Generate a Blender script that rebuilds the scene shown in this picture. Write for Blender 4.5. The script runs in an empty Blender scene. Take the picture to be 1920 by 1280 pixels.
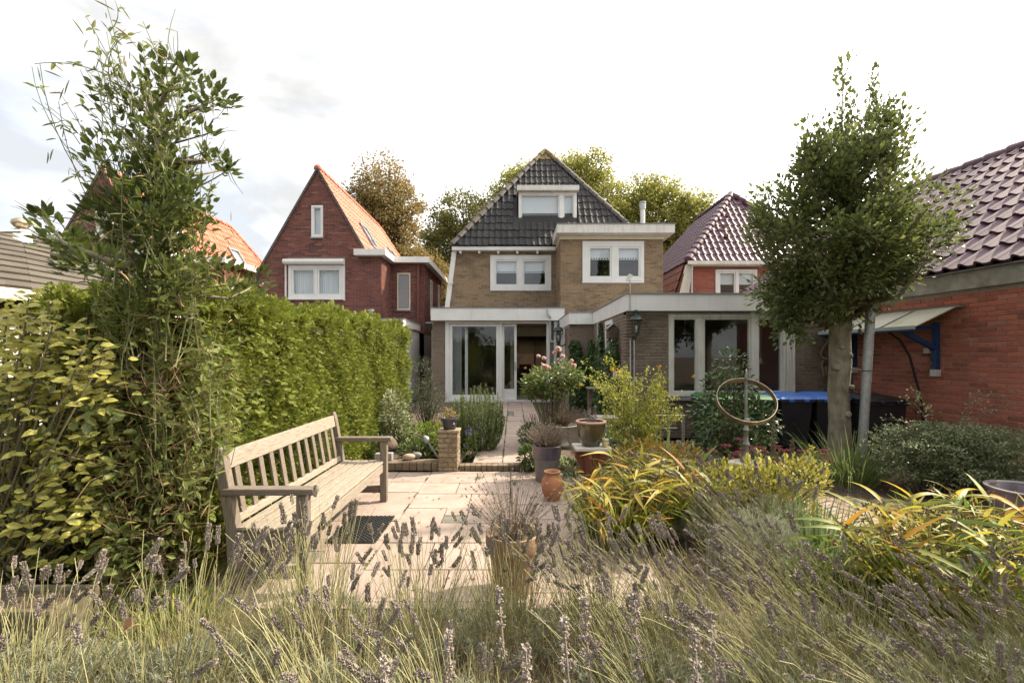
import bpy, math, random
import numpy as np
from mathutils import Vector, Matrix
from mathutils.geometry import tessellate_polygon

random.seed(7)
rng = np.random.default_rng(11)
S = bpy.context.scene
C = S.collection
PI = math.pi

# ------------------------------------------------------------------ camera, sky, sun, exposure
FPX = 1920 * 16 / 36.0
cam_d = bpy.data.cameras.new('camera')
cam = bpy.data.objects.new('camera', cam_d)
C.objects.link(cam)
cam.location = (0, 0, 1.5)
cam.rotation_euler = (PI / 2, 0, 0)
cam_d.sensor_width = 36
cam_d.lens = 16
cam_d.shift_x = -0.001
cam_d.shift_y = 0.0141
cam_d.clip_start = 0.05
cam_d.clip_end = 3000
S.camera = cam

SUN_AZ, SUN_EL = math.radians(66), math.radians(43)      # azimuth to the right of the view axis
sun_dir = Vector((math.sin(SUN_AZ) * math.cos(SUN_EL), math.cos(SUN_AZ) * math.cos(SUN_EL), math.sin(SUN_EL)))
sun_d = bpy.data.lights.new('sun', 'SUN')
sun_d.energy = 3.0
sun_d.angle = math.radians(0.9)
sun_d.color = (1.0, 0.87, 0.68)
sun = bpy.data.objects.new('sun', sun_d)
C.objects.link(sun)
sun.location = (20, 12, 30)
sun.rotation_euler = sun_dir.to_track_quat('Z', 'Y').to_euler()

wd = bpy.data.worlds.new('World')
S.world = wd
wd.use_nodes = True
wt = wd.node_tree
wt.nodes.clear()
def wn(t, **k):
    n = wt.nodes.new(t)
    for a, b in k.items():
        setattr(n, a, b)
    return n
w_out = wn('ShaderNodeOutputWorld')
w_sky = wn('ShaderNodeTexSky', sky_type='NISHITA', sun_disc=False)
w_sky.sun_elevation = SUN_EL
w_sky.sun_rotation = SUN_AZ
w_sky.air_density = 1.0
w_sky.dust_density = 2.0
w_b1 = wn('ShaderNodeBackground')
w_b1.inputs[1].default_value = 0.13
wt.links.new(w_sky.outputs[0], w_b1.inputs[0])
w_tc = wn('ShaderNodeTexCoord')
w_map = wn('ShaderNodeMapping')
w_map.inputs['Scale'].default_value = (1.3, 1.3, 3.6)
w_map.inputs['Location'].default_value = (0.35, 0.1, 0.0)
w_map.inputs['Rotation'].default_value = (0.0, 0.25, 0.3)
wt.links.new(w_tc.outputs['Generated'], w_map.inputs['Vector'])
w_nz = wn('ShaderNodeTexNoise')
w_nz.inputs['Scale'].default_value = 1.7
w_nz.inputs['Detail'].default_value = 7
w_nz.inputs['Roughness'].default_value = 0.55
w_nz.inputs['Distortion'].default_value = 0.5
wt.links.new(w_map.outputs[0], w_nz.inputs['Vector'])
w_rp = wn('ShaderNodeValToRGB')
w_rp.color_ramp.elements[0].position = 0.36
w_rp.color_ramp.elements[0].color = (0.80, 0.80, 0.80, 1)
w_rp.color_ramp.elements[1].position = 0.62
w_rp.color_ramp.elements[1].color = (1, 1, 1, 1)
wt.links.new(w_nz.outputs[0], w_rp.inputs[0])
# thin cloud is brighter round the sun
w_dot = wn('ShaderNodeVectorMath', operation='DOT_PRODUCT')
w_dot.inputs[1].default_value = sun_dir
wt.links.new(w_tc.outputs['Generated'], w_dot.inputs[0])
w_cr = wn('ShaderNodeMapRange')
w_cr.interpolation_type = 'SMOOTHSTEP'
w_cr.inputs['From Min'].default_value = 0.12
w_cr.inputs['From Max'].default_value = 1.0
w_cr.inputs['To Min'].default_value = 0.42
w_cr.inputs['To Max'].default_value = 1.45
wt.links.new(w_dot.outputs['Value'], w_cr.inputs['Value'])
w_b2 = wn('ShaderNodeBackground')
w_cc = wn('ShaderNodeMix', data_type='RGBA')
w_cc.inputs[6].default_value = (0.95, 0.975, 1.0, 1)
w_cc.inputs[7].default_value = (1.0, 0.955, 0.88, 1)
w_cf = wn('ShaderNodeMapRange')
w_cf.inputs['From Min'].default_value = -0.1
w_cf.inputs['From Max'].default_value = 0.75
wt.links.new(w_dot.outputs['Value'], w_cf.inputs['Value'])
wt.links.new(w_cf.outputs[0], w_cc.inputs[0])
wt.links.new(w_cc.outputs[2], w_b2.inputs[0])
w_n2 = wn('ShaderNodeTexNoise')
w_n2.inputs['Scale'].default_value = 1.9
w_n2.inputs['Detail'].default_value = 6
w_n2.inputs['Roughness'].default_value = 0.52
w_n2.inputs['Distortion'].default_value = 0.35
wt.links.new(w_map.outputs[0], w_n2.inputs['Vector'])
w_nr = wn('ShaderNodeMapRange')
w_nr.interpolation_type = 'SMOOTHSTEP'
w_nr.inputs['From Min'].default_value = 0.33
w_nr.inputs['From Max'].default_value = 0.69
w_nr.inputs['To Min'].default_value = 0.5
w_nr.inputs['To Max'].default_value = 1.15
wt.links.new(w_n2.outputs[0], w_nr.inputs['Value'])
w_ml = wn('ShaderNodeMath', operation='MULTIPLY')
wt.links.new(w_cr.outputs[0], w_ml.inputs[0])
wt.links.new(w_nr.outputs[0], w_ml.inputs[1])
w_mn = wn('ShaderNodeMath', operation='MAXIMUM')
w_mn.inputs[1].default_value = 0.295
wt.links.new(w_ml.outputs[0], w_mn.inputs[0])
wt.links.new(w_mn.outputs[0], w_b2.inputs[1])
w_mx = wn('ShaderNodeMixShader')
wt.links.new(w_rp.outputs[0], w_mx.inputs[0])
wt.links.new(w_b1.outputs[0], w_mx.inputs[1])
wt.links.new(w_b2.outputs[0], w_mx.inputs[2])
wt.links.new(w_mx.outputs[0], w_out.inputs[0])

S.view_settings.view_transform = 'Standard'
S.view_settings.look = 'None'
S.view_settings.exposure = 1.6
S.view_settings.gamma = 1
S.view_settings.use_curve_mapping = False
S.cycles.max_bounces = 6
S.cycles.diffuse_bounces = 3
S.cycles.glossy_bounces = 3
S.cycles.transmission_bounces = 4
S.cycles.transparent_max_bounces = 8
S.cycles.caustics_reflective = False
S.cycles.caustics_refractive = False

# ------------------------------------------------------------------ helpers
def PX(px, Y):
    return (px - 962.0) / FPX * Y
def PH(py, Y):
    return 1.5 + (667.0 - py) / FPX * Y
def in_frame(p):
    if p[1] < 0.2:
        return False
    x = 962 + p[0] / p[1] * FPX
    y = 667 - (p[2] - 1.5) / p[1] * FPX
    return -15 < x < 1935 and -15 < y < 1295

WLOC = {}
def wloc(o):
    return WLOC[o.name]

def thing(name, label, cat, loc=(0, 0, 0), group=None, kind=None):
    o = bpy.data.objects.new(name, None)
    o.empty_display_size = 0.1
    C.objects.link(o)
    o.location = loc
    WLOC[o.name] = Vector(loc)
    return tag(o, label, cat, group, kind)

def tag(o, label=None, cat=None, group=None, kind=None):
    if label: o['label'] = label
    if cat: o['category'] = cat
    if group: o['group'] = group
    if kind: o['kind'] = kind
    return o

def mesh_arr(name, V, FL, mat=None, smooth=False, midx=None):
    """V (n,3); FL list of (m,k) int arrays"""
    V = np.asarray(V, dtype=np.float32)
    me = bpy.data.meshes.new(name)
    FL = [np.asarray(f, dtype=np.int32) for f in FL if len(f)]
    loops = np.concatenate([f.ravel() for f in FL])
    tot = np.concatenate([np.full(len(f), f.shape[1], np.int32) for f in FL])
    st = np.concatenate([[0], np.cumsum(tot)[:-1]]).astype(np.int32)
    me.vertices.add(len(V))
    me.vertices.foreach_set('co', V.ravel())
    me.loops.add(len(loops))
    me.loops.foreach_set('vertex_index', loops)
    me.polygons.add(len(tot))
    me.polygons.foreach_set('loop_start', st)
    me.polygons.foreach_set('loop_total', tot)
    me.polygons.foreach_set('use_smooth', np.full(len(tot), bool(smooth)))
    if mat is not None:
        for m in (mat if isinstance(mat, (list, tuple)) else [mat]):
            me.materials.append(m)
    if midx is not None:
        me.polygons.foreach_set('material_index', np.asarray(midx, np.int32))
    me.update(calc_edges=True)
    me.validate()
    return me

def put(name, me, parent=None, wpos=(0, 0, 0), rot=None):
    """object at world position; rot = 3x3 or 4x4 Matrix"""
    o = bpy.data.objects.new(name, me)
    C.objects.link(o)
    p = Vector(wpos)
    if parent is not None:
        o.parent = parent
        l = p - wloc(parent)
    else:
        l = p
    if rot is not None:
        o.matrix_basis = Matrix.Translation(l) @ rot.to_4x4()
    else:
        o.location = l
    WLOC[o.name] = p
    return o

def solid(name, V, FL, mat, parent=None, smooth=False, base=False, kind=None, midx=None):
    """world-space vertices -> object with its origin at the middle (or foot) of its own bounds"""
    V = np.asarray(V, dtype=np.float64)
    lo, hi = V.min(0), V.max(0)
    c = (lo + hi) / 2
    if base: c[2] = lo[2]
    me = mesh_arr(name, V - c, FL, mat, smooth, midx)
    o = put(name, me, parent, c)
    if kind: o['kind'] = kind
    return o

class MB:
    """collects shapes in world space, then builds one mesh object"""
    def __init__(s):
        s.V = []; s.F = []; s.n = 0
    def add(s, V, F):
        s.V.extend([tuple(v) for v in V])
        s.F.extend([tuple(i + s.n for i in f) for f in F])
        s.n = len(s.V)
        return s
    def box(s, x0, x1, y0, y1, z0, z1):
        return s.add([(x0,y0,z0),(x1,y0,z0),(x1,y1,z0),(x0,y1,z0),(x0,y0,z1),(x1,y0,z1),(x1,y1,z1),(x0,y1,z1)],
                     [(0,3,2,1),(4,5,6,7),(0,1,5,4),(1,2,6,5),(2,3,7,6),(3,0,4,7)])
    def obox(s, c, ax, ay, az):
        """box with centre c and half-axis vectors"""
        c, ax, ay, az = Vector(c), Vector(ax), Vector(ay), Vector(az)
        P = [c+i*ax+j*ay+k*az for k in (-1,1) for (i,j) in ((-1,-1),(1,-1),(1,1),(-1,1))]
        return s.add(P, [(0,3,2,1),(4,5,6,7),(0,1,5,4),(1,2,6,5),(2,3,7,6),(3,0,4,7)])
    def bar(s, p, q, w, h, up=(0,0,1)):
        p, q = Vector(p), Vector(q)
        d = (q - p).normalized()
        sd = d.cross(Vector(up))
        if sd.length < 1e-4: sd = d.cross(Vector((1,0,0)))
        sd.normalize(); u = sd.cross(d)
        return s.obox((p+q)/2, (q-p)/2, sd*w/2, u*h/2)
    def tube(s, pts, rad, n=8, caps=True):
        pts = [Vector(p) for p in pts]
        if not hasattr(rad, '__len__'): rad = [rad]*len(pts)
        ref = None; V = []; F = []
        for i, p in enumerate(pts):
            d = (pts[min(i+1, len(pts)-1)] - pts[max(i-1, 0)]).normalized()
            if ref is None:
                ref = d.orthogonal().normalized()
            ref = (ref - d*ref.dot(d))
            if ref.length < 1e-5: ref = d.orthogonal()
            ref.normalize(); b = d.cross(ref)
            for k in range(n):
                a = 2*PI*k/n
                V.append(p + (ref*math.cos(a) + b*math.sin(a))*rad[i])
        for i in range(len(pts)-1):
            for k in range(n):
                F.append((i*n+k, i*n+(k+1)%n, (i+1)*n+(k+1)%n, (i+1)*n+k))
        if caps:
            F.append(tuple(range(n-1, -1, -1))); F.append(tuple((len(pts)-1)*n+k for k in range(n)))
        return s.add(V, F)
    def lathe(s, prof, c, n=24, sx=1, sy=1):
        """prof [(r,z)...] closed by caps only where r = 0"""
        V = []; F = []
        for r, z in prof:
            for k in range(n):
                a = 2*PI*k/n
                V.append((c[0]+r*math.cos(a)*sx, c[1]+r*math.sin(a)*sy, c[2]+z))
        for i in range(len(prof)-1):
            for k in range(n):
                F.append((i*n+k, i*n+(k+1)%n, (i+1)*n+(k+1)%n, (i+1)*n+k))
        return s.add(V, F)
    def prism(s, poly, d):
        """polygon (3d points, one plane) pushed along vector d"""
        n = len(poly); d = Vector(d)
        V = [Vector(p) for p in poly]; V += [v + d for v in V]
        F = [tuple(range(n-1,-1,-1)), tuple(range(n, 2*n))]
        F += [(i, (i+1)%n, n+(i+1)%n, n+i) for i in range(n)]
        return s.add(V, F)
    def build(s, name, mat, parent=None, smooth=False, base=False, kind=None, bevel=0):
        by = {}
        for f in s.F: by.setdefault(len(f), []).append(f)
        o = solid(name, s.V, list(by.values()), mat, parent, smooth, base, kind)
        if bevel:
            m = o.modifiers.new('bevel', 'BEVEL'); m.width = bevel; m.segments = 2; m.limit_method = 'ANGLE'
        if smooth:
            pass
        return o

def smooth_by_angle(o, ang=40):
    me = o.data
    me.polygons.foreach_set('use_smooth', [True]*len(me.polygons))
    try:
        me.set_sharp_from_angle(angle=math.radians(ang))
    except Exception:
        pass
    return o

def holed(outer, holes, O, U, W, N, depth):
    """flat wall in frame O + u*U + z*W with rectangular holes and reveals of DEPTH along -N -> V, faces"""
    O, U, W, N = Vector(O), Vector(U), Vector(W), Vector(N)
    loops = [list(outer)] + [[(a,c),(a,d),(b,d),(b,c)] for (a,b,c,d) in holes]
    pl = [[Vector((p[0], p[1], 0)) for p in l] for l in loops]
    tri = tessellate_polygon(pl)
    flat = [p for l in loops for p in l]
    V = [O + U*p[0] + W*p[1] for p in flat]
    n = len(V)
    F = []
    for t in tri:
        a, b, c = (V[i] for i in t)
        F.append(tuple(t) if (b-a).cross(c-a).dot(N) > 0 else (t[0], t[2], t[1]))
    V += [v - N*depth for v in V]
    k = 0
    for l in loops:
        m = len(l)
        for i in range(m):
            F.append((k+i, k+(i+1) % m, n+k+(i+1) % m, n+k+i))
        k += m
    return V, F

class Pieces:
    """like pieces (bricks, tiles): unit meshes with transforms; the ones that show largest become objects, the rest one mesh"""
    def __init__(s):
        s.L = []
    def add(s, key, M):
        s.L.append((key, M))
    def emit(s, name, meshes, parent, limit=300, kindname=None):
        pw = wloc(parent)
        def rank(e):
            p = e[1].translation
            return (0 if in_frame(p) else 1, (p - Vector((0, 0, 1.5))).length)
        s.L.sort(key=rank)
        for key, M in s.L[:limit]:
            o = bpy.data.objects.new(name, meshes[key]); C.objects.link(o)
            o.parent = parent
            o.matrix_basis = Matrix.Translation(-pw) @ M
            WLOC[o.name] = M.translation.copy()
        rest = s.L[limit:]
        if rest:
            VV = []; FF = {}; n = 0
            cache = {}
            for key in set(k for k, _ in rest):
                me = meshes[key]
                v = np.empty(len(me.vertices)*3); me.vertices.foreach_get('co', v)
                cache[key] = (v.reshape(-1, 3), [tuple(p.vertices) for p in me.polygons], me.polygons[0].use_smooth, me.materials[0])
            for key, M in rest:
                v, f, sm, mt = cache[key]
                A = np.array(M)
                VV.append(v @ A[:3, :3].T + A[:3, 3])
                for q in f: FF.setdefault(len(q), []).append([i+n for i in q])
                n += len(v)
            o = solid(name, np.concatenate(VV), list(FF.values()), mt, parent, sm)
            o['kind'] = 'stuff'

def frame3(U, W, N):
    return Matrix((U, W, N)).transposed()

def unit_brick(name, mat):
    m = MB(); e = 0.04
    V = [(-.5,-.5,-1),(.5,-.5,-1),(.5,.5,-1),(-.5,.5,-1), (-.5,-.5,.7),(.5,-.5,.7),(.5,.5,.7),(-.5,.5,.7),
         (-.48,-.42,1),(.48,-.42,1),(.48,.42,1),(-.48,.42,1)]
    F = [(0,1,5,4),(1,2,6,5),(2,3,7,6),(3,0,4,7),(4,5,9,8),(5,6,10,9),(6,7,11,10),(7,4,8,11),(8,9,10,11)]
    return mesh_arr(name, V, [F], mat)

def brickwork(P, O, U, W, N, z0, z1, shape, holes=(), L=.21, H=.052, J=.011, proud=.010, key='brick', wob=.0015):
    O, U, W, N = Vector(O), Vector(U), Vector(W), Vector(N)
    R = frame3(U, W, N)
    rows = int((z1 - z0) / (H + J))
    for r in range(rows):
        zc = z0 + (r + .5)*(H + J)
        lo, hi = shape(zc)
        iv = [(lo, hi)]
        for (a, b, c, d) in holes:
            if c - H/2 < zc < d + H/2:
                nv = []
                for (p, q) in iv:
                    if b <= p or a >= q: nv.append((p, q))
                    else:
                        if a > p: nv.append((p, a - J))
                        if b < q: nv.append((b + J, q))
                iv = nv
        off = (r % 2)*(L + J)/2
        for (p, q) in iv:
            k0 = math.floor((p - off)/(L + J)); k1 = math.ceil((q - off)/(L + J))
            for k in range(k0, k1+1):
                a = max(p, off + k*(L+J)); b = min(q, off + k*(L+J) + L)
                if b - a < .035: continue
                c = O + U*((a+b)/2) + W*(zc + random.uniform(-wob, wob)) + N*random.uniform(-.002, .0015)
                M = Matrix.Translation(c) @ (R @ Matrix.Rotation(random.gauss(0, .004), 3, 'Z') @ Matrix.Diagonal((b-a, H, proud))).to_4x4()
                P.add(key, M)

def unit_tile(name, mat, w, l, h=.032, prof=None, lip=.022):
    prof = prof or [(0,.15),(.07,.62),(.16,.95),(.27,.95),(.37,.6),(.5,.15),(.68,0),(.86,.03),(1.0,.2)]
    V = []; F = []
    n = len(prof)
    for v, dz in ((-.015, lip), (l*.5, lip*.45), (l+.03, -.004)):
        for u, q in prof:
            V.append((u*w*1.06 - w*.03, v, q*h + dz))
    for r in range(2):
        for i in range(n-1):
            F.append((r*n+i, r*n+i+1, (r+1)*n+i+1, (r+1)*n+i))
    b = len(V)
    for i, (u, q) in enumerate(prof):
        V.append((u*w*1.06 - w*.03, -.015, q*h + lip)); V.append((u*w*1.06 - w*.03, -.012, q*h + .002))
    for i in range(n-1):
        F.append((b+2*i+1, b+2*i+3, b+2*i+2, b+2*i))
    me = mesh_arr(name, V, [F], mat, smooth=True)
    return me

def tilework(P, O, U, V, N, nrow, shape, w, l, holes=(), key='tile', jit=.008, marg=0.05, lift=.03):
    O, U, V, N = Vector(O), Vector(U), Vector(V), Vector(N)
    R = frame3(U, V, N)
    for r in range(nrow):
        v0 = r*l
        lo, hi = shape(v0 + l/2)
        for k in range(math.floor(lo/w)-1, math.ceil(hi/w)+1):
            uc = (k+.5)*w
            if uc < lo + marg or uc > hi - marg: continue
            if any(a < uc < b and c < v0 + l/2 < d for (a, b, c, d) in holes): continue
            p = O + U*(k*w) + V*(v0 + random.gauss(0, jit)) + N*(lift + random.gauss(0, .0015))
            P.add(key, Matrix.Translation(p) @ (R @ Matrix.Rotation(random.gauss(0, .014), 3, 'Z') @ Matrix.Rotation(random.gauss(0, .012), 3, 'Y')).to_4x4())

# ------------------------------------------------------------------ materials
def lin(r, g, b):
    f = lambda c: c/12.92 if c <= .04045 else ((c+.055)/1.055)**2.4
    return (f(r/255), f(g/255), f(b/255))

def mat(name, cols, rough=.7, nscale=8.0, nmix=.5, bump=0.0, bscale=60.0, metal=0.0, spec=.5, trans=0.0, coat=0.0,
        stretch=(1, 1, 1), dst=(1, 1, 1), dirt=None, dirt_scale=1.2, dirt_lo=.5, dirt_hi=.7, speck=None, rough_var=0.0, detail=4.0, local=False, objrand=True, vein=0.0):
    m = bpy.data.materials.new(name)
    m.use_nodes = True
    t = m.node_tree
    t.nodes.clear()
    N = lambda ty, **k: _node(t, ty, k)
    L = t.links.new
    out = N('ShaderNodeOutputMaterial')
    bs = N('ShaderNodeBsdfPrincipled')
    geo = N('ShaderNodeNewGeometry')
    oi = N('ShaderNodeObjectInfo')
    if local:
        tc = N('ShaderNodeTexCoord'); vec = tc.outputs['Object']
    else:
        vec = geo.outputs['Position']
    mp = N('ShaderNodeMapping'); mp.inputs['Scale'].default_value = stretch
    L(vec, mp.inputs['Vector'])
    if local:
        ml = N('ShaderNodeMath', operation='MULTIPLY'); ml.inputs[1].default_value = 37.0
        L(oi.outputs['Random'], ml.inputs[0]); L(ml.outputs[0], mp.inputs['Location'])
    nz = N('ShaderNodeTexNoise'); nz.inputs['Scale'].default_value = nscale; nz.inputs['Detail'].default_value = detail
    L(mp.outputs[0], nz.inputs['Vector'])
    ad = N('ShaderNodeMath', operation='ADD'); L(oi.outputs['Random'], ad.inputs[0]); L(geo.outputs['Random Per Island'], ad.inputs[1])
    if not objrand: t.links.remove(ad.inputs[0].links[0]); ad.inputs[0].default_value = 0
    fr = N('ShaderNodeMath', operation='FRACT'); L(ad.outputs[0], fr.inputs[0])
    ns = N('ShaderNodeMapRange'); ns.inputs[1].default_value = .3; ns.inputs[2].default_value = .7; L(nz.outputs[0], ns.inputs[0])
    mx = N('ShaderNodeMix', data_type='FLOAT'); mx.inputs[0].default_value = nmix
    L(fr.outputs[0], mx.inputs[2]); L(ns.outputs[0], mx.inputs[3])
    rp = N('ShaderNodeValToRGB')
    el = rp.color_ramp.elements
    k = len(cols)
    while len(el) < k: el.new(.5)
    for i, c in enumerate(cols):
        el[i].position = i/max(1, k-1); el[i].color = (c[0], c[1], c[2], 1)
    L(mx.outputs[0], rp.inputs[0])
    col = rp.outputs[0]
    if dirt:
        dn = N('ShaderNodeTexNoise'); dn.inputs['Scale'].default_value = dirt_scale; dn.inputs['Detail'].default_value = 7; dn.inputs['Roughness'].default_value = .65
        dmp = N('ShaderNodeMapping'); dmp.inputs['Scale'].default_value = dst; L(geo.outputs['Position'], dmp.inputs['Vector']); L(dmp.outputs[0], dn.inputs['Vector'])
        dr = N('ShaderNodeMapRange'); dr.inputs[1].default_value = dirt_lo; dr.inputs[2].default_value = dirt_hi; dr.inputs[4].default_value = .85
        L(dn.outputs[0], dr.inputs[0])
        dm = N('ShaderNodeMix', data_type='RGBA'); L(dr.outputs[0], dm.inputs[0]); L(col, dm.inputs[6]); dm.inputs[7].default_value = (*dirt, 1)
        col = dm.outputs[2]
    if speck:
        vo = N('ShaderNodeTexNoise'); vo.inputs['Scale'].default_value = speck[1]; vo.inputs['Detail'].default_value = 2
        L(geo.outputs['Position'], vo.inputs['Vector'])
        sr = N('ShaderNodeMapRange'); sr.inputs[1].default_value = speck[2]; sr.inputs[2].default_value = speck[2]+.06
        L(vo.outputs[0], sr.inputs[0])
        sm = N('ShaderNodeMix', data_type='RGBA'); L(sr.outputs[0], sm.inputs[0]); L(col, sm.inputs[6]); sm.inputs[7].default_value = (*speck[0], 1)
        col = sm.outputs[2]
    L(col, bs.inputs['Base Color'])
    bs.inputs['Roughness'].default_value = rough
    if rough_var:
        rv = N('ShaderNodeMapRange'); rv.inputs[3].default_value = rough - rough_var; rv.inputs[4].default_value = rough + rough_var
        L(nz.outputs[0], rv.inputs[0]); L(rv.outputs[0], bs.inputs['Roughness'])
    bs.inputs['Metallic'].default_value = metal
    bs.inputs['Specular IOR Level'].default_value = spec
    if coat:
        bs.inputs['Coat Weight'].default_value = coat; bs.inputs['Coat Roughness'].default_value = .08
    if bump:
        bn = N('ShaderNodeTexNoise'); bn.inputs['Scale'].default_value = bscale; bn.inputs['Detail'].default_value = 5
        L(mp.outputs[0], bn.inputs['Vector'])
        bp = N('ShaderNodeBump'); bp.inputs['Strength'].default_value = bump; bp.inputs['Distance'].default_value = .01
        L(bn.outputs[0], bp.inputs['Height']); L(bp.outputs[0], bs.inputs['Normal'])
    if trans:
        tr = N('ShaderNodeBsdfTranslucent'); L(col, tr.inputs[0])
        ms = N('ShaderNodeMixShader'); ms.inputs[0].default_value = trans
        L(bs.outputs[0], ms.inputs[1]); L(tr.outputs[0], ms.inputs[2]); L(ms.outputs[0], out.inputs[0])
    else:
        L(bs.outputs[0], out.inputs[0])
    return m

def _node(t, ty, k):
    n = t.nodes.new(ty)
    for a, b in k.items(): setattr(n, a, b)
    return n

def leafmat(name, cols, rough=.42, trans=.3, spec=.5):
    return mat(name, cols, rough=rough, nscale=2.2, nmix=.25, trans=trans, spec=spec)

def glass(name, tint=(.85, .9, .9), refl=1.6):
    m = bpy.data.materials.new(name); m.use_nodes = True
    t = m.node_tree; t.nodes.clear()
    out = _node(t, 'ShaderNodeOutputMaterial', {})
    gl = _node(t, 'ShaderNodeBsdfGlossy', {}); gl.inputs['Roughness'].default_value = 0.0; gl.inputs['Color'].default_value = (1, 1, 1, 1)
    tr = _node(t, 'ShaderNodeBsdfTransparent', {}); tr.inputs['Color'].default_value = (*tint, 1)
    fr = _node(t, 'ShaderNodeFresnel', {}); fr.inputs['IOR'].default_value = refl
    mx = _node(t, 'ShaderNodeMixShader', {})
    ge = _node(t, 'ShaderNodeNewGeometry', {})
    inv = _node(t, 'ShaderNodeMath', {'operation': 'SUBTRACT'}); inv.inputs[0].default_value = 1.0
    fm = _node(t, 'ShaderNodeMath', {'operation': 'MULTIPLY'})
    t.links.new(ge.outputs['Backfacing'], inv.inputs[1]); t.links.new(inv.outputs[0], fm.inputs[0]); t.links.new(fr.outputs[0], fm.inputs[1])
    t.links.new(fm.outputs[0], mx.inputs[0]); t.links.new(tr.outputs[0], mx.inputs[1]); t.links.new(gl.outputs[0], mx.inputs[2])
    t.links.new(mx.outputs[0], out.inputs[0])
    return m

MAT = {}
MAT['brick_yellow'] = mat('yellow_brown_brick', [(.10,.065,.042),(.22,.15,.085),(.32,.225,.13),(.25,.175,.105),(.40,.295,.18)], .85, 30, .35, .5, 160, dirt=(.10,.075,.05), dirt_scale=1.6, dirt_lo=.50, dirt_hi=.72)
MAT['mortar_yellow'] = mat('brown_mortar', [(.28,.225,.16),(.36,.30,.22)], .9, 20, .8, .4, 200)
MAT['brick_drab'] = mat('drab_brown_brick', [(.10,.075,.055),(.17,.128,.095),(.23,.175,.13),(.20,.15,.115),(.28,.22,.17)], .85, 30, .4, .5, 160, dirt=(.06,.048,.04), dirt_scale=1.3, dirt_lo=.52, dirt_hi=.75)
MAT['mortar_drab'] = mat('grey_brown_mortar', [(.22,.185,.15),(.29,.25,.21)], .9, 20, .8, .4, 200)
MAT['brick_red'] = mat('dark_red_brick', [(.05,.028,.03),(.15,.052,.04),(.22,.078,.056),(.12,.045,.042),(.33,.14,.10)], .85, 30, .18, .4, 160, dirt=(.30,.2,.17), dirt_scale=3, dirt_lo=.62, dirt_hi=.85)
MAT['mortar_red'] = mat('red_brown_mortar', [(.19,.14,.12),(.26,.20,.175)], .9, 20, .8, .4, 200)
MAT['brick_garage'] = mat('brick_red_garage', [(.20,.065,.045),(.41,.118,.07),(.50,.16,.095),(.36,.105,.066),(.58,.25,.165)], .8, 25, .2, .35, 160, dirt=(.14,.05,.035), dirt_scale=2.2, dirt_lo=.55, dirt_hi=.8)
MAT['mortar_garage'] = mat('grey_mortar', [(.30,.25,.21),(.40,.34,.29)], .9, 20, .8, .4, 200)
MAT['brick_orange'] = mat('orange_red_brick', [(.24,.07,.05),(.34,.10,.065),(.40,.13,.08)], .85, 30, .3, .3, 160)
MAT['white_paint'] = mat('white_paint', [(.66,.655,.63),(.74,.735,.71)], .45, 3, .9, .05, 40, dirt=(.50,.47,.39), dirt_scale=2.0, dirt_lo=.56, dirt_hi=.95, dst=(5,5,.5))
MAT['white_weathered'] = mat('weathered_white_paint', [(.58,.56,.51),(.70,.68,.63)], .55, 3, .9, .1, 40, dirt=(.34,.31,.23), dirt_scale=2.5, dirt_lo=.48, dirt_hi=.85, dst=(5,5,.5))
MAT['fascia_grey'] = mat('greyish_white_boarding', [(.66,.655,.635),(.75,.745,.725)], .5, 2, .9, .05, 40, dirt=(.42,.40,.33), dirt_scale=2.0, dirt_lo=.55, dirt_hi=.95, dst=(5,5,.45))
MAT['cream_paint'] = mat('cream_paint', [(.66,.60,.46),(.72,.66,.52)], .5, 3, .9)
MAT['lead'] = mat('lead_grey', [(.20,.205,.21),(.30,.30,.31)], .55, 6, .9, .2, 30)
MAT['zinc'] = mat('galvanised_steel', [(.26,.265,.265),(.40,.405,.40)], .5, 25, .9, .1, 60, metal=.6, rough_var=.12)
MAT['zinc_dull'] = mat('grey_pipe', [(.42,.44,.44),(.50,.52,.52)], .5, 10, .9)
MAT['tile_black'] = mat('black_roof_tile', [(.012,.012,.014),(.02,.02,.022),(.032,.03,.03),(.022,.022,.024),(.06,.05,.045)], .62, 14, .35, .3, 60, spec=.22, dirt=(.16,.12,.085), dirt_scale=5, dirt_lo=.60, dirt_hi=.78, rough_var=.15)
MAT['tile_hip'] = mat('weathered_hip_tile', [(.035,.033,.032),(.07,.06,.052),(.11,.09,.07),(.03,.03,.032)], .6, 12, .5, .4, 60)
MAT['tile_lichen'] = mat('lichen_tile', [(.14,.11,.05),(.20,.15,.055),(.09,.075,.05)], .8, 16, .7, .4, 60)
MAT['tile_orange'] = mat('orange_roof_tile', [(.34,.085,.04),(.44,.12,.058),(.50,.155,.08),(.38,.10,.05)], .6, 12, .35, .2, 60)
MAT['tile_purple'] = mat('glazed_aubergine_tile', [(.07,.033,.048),(.095,.047,.066),(.125,.066,.088)], .5, 6, .3, .06, 40, coat=.16, spec=.2, dirt=(.13,.10,.09), dirt_scale=2.5, dirt_lo=.56, dirt_hi=.95)
MAT['tile_darkred'] = mat('dark_red_hung_tile', [(.10,.03,.022),(.15,.045,.03),(.19,.06,.04)], .5, 10, .4, .2, 60)
MAT['concrete'] = mat('weathered_concrete', [(.26,.245,.20),(.36,.34,.29),(.45,.43,.38)], .85, 7, .9, .4, 60, dirt=(.17,.16,.12), dirt_scale=4, dirt_lo=.55, dirt_hi=.72)
MAT['glass'] = glass('window_glass', (.90,.93,.93), 1.7)
MAT['glass_up'] = glass('upstairs_window_glass', (.96,.98,.99), 1.9)
MAT['room'] = mat('room_wall', [(.30,.25,.20),(.36,.30,.24)], .9, 1, .9)
MAT['room_dark'] = mat('dark_room_wall', [(.10,.09,.075),(.14,.12,.10)], .9, 1, .9)
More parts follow.
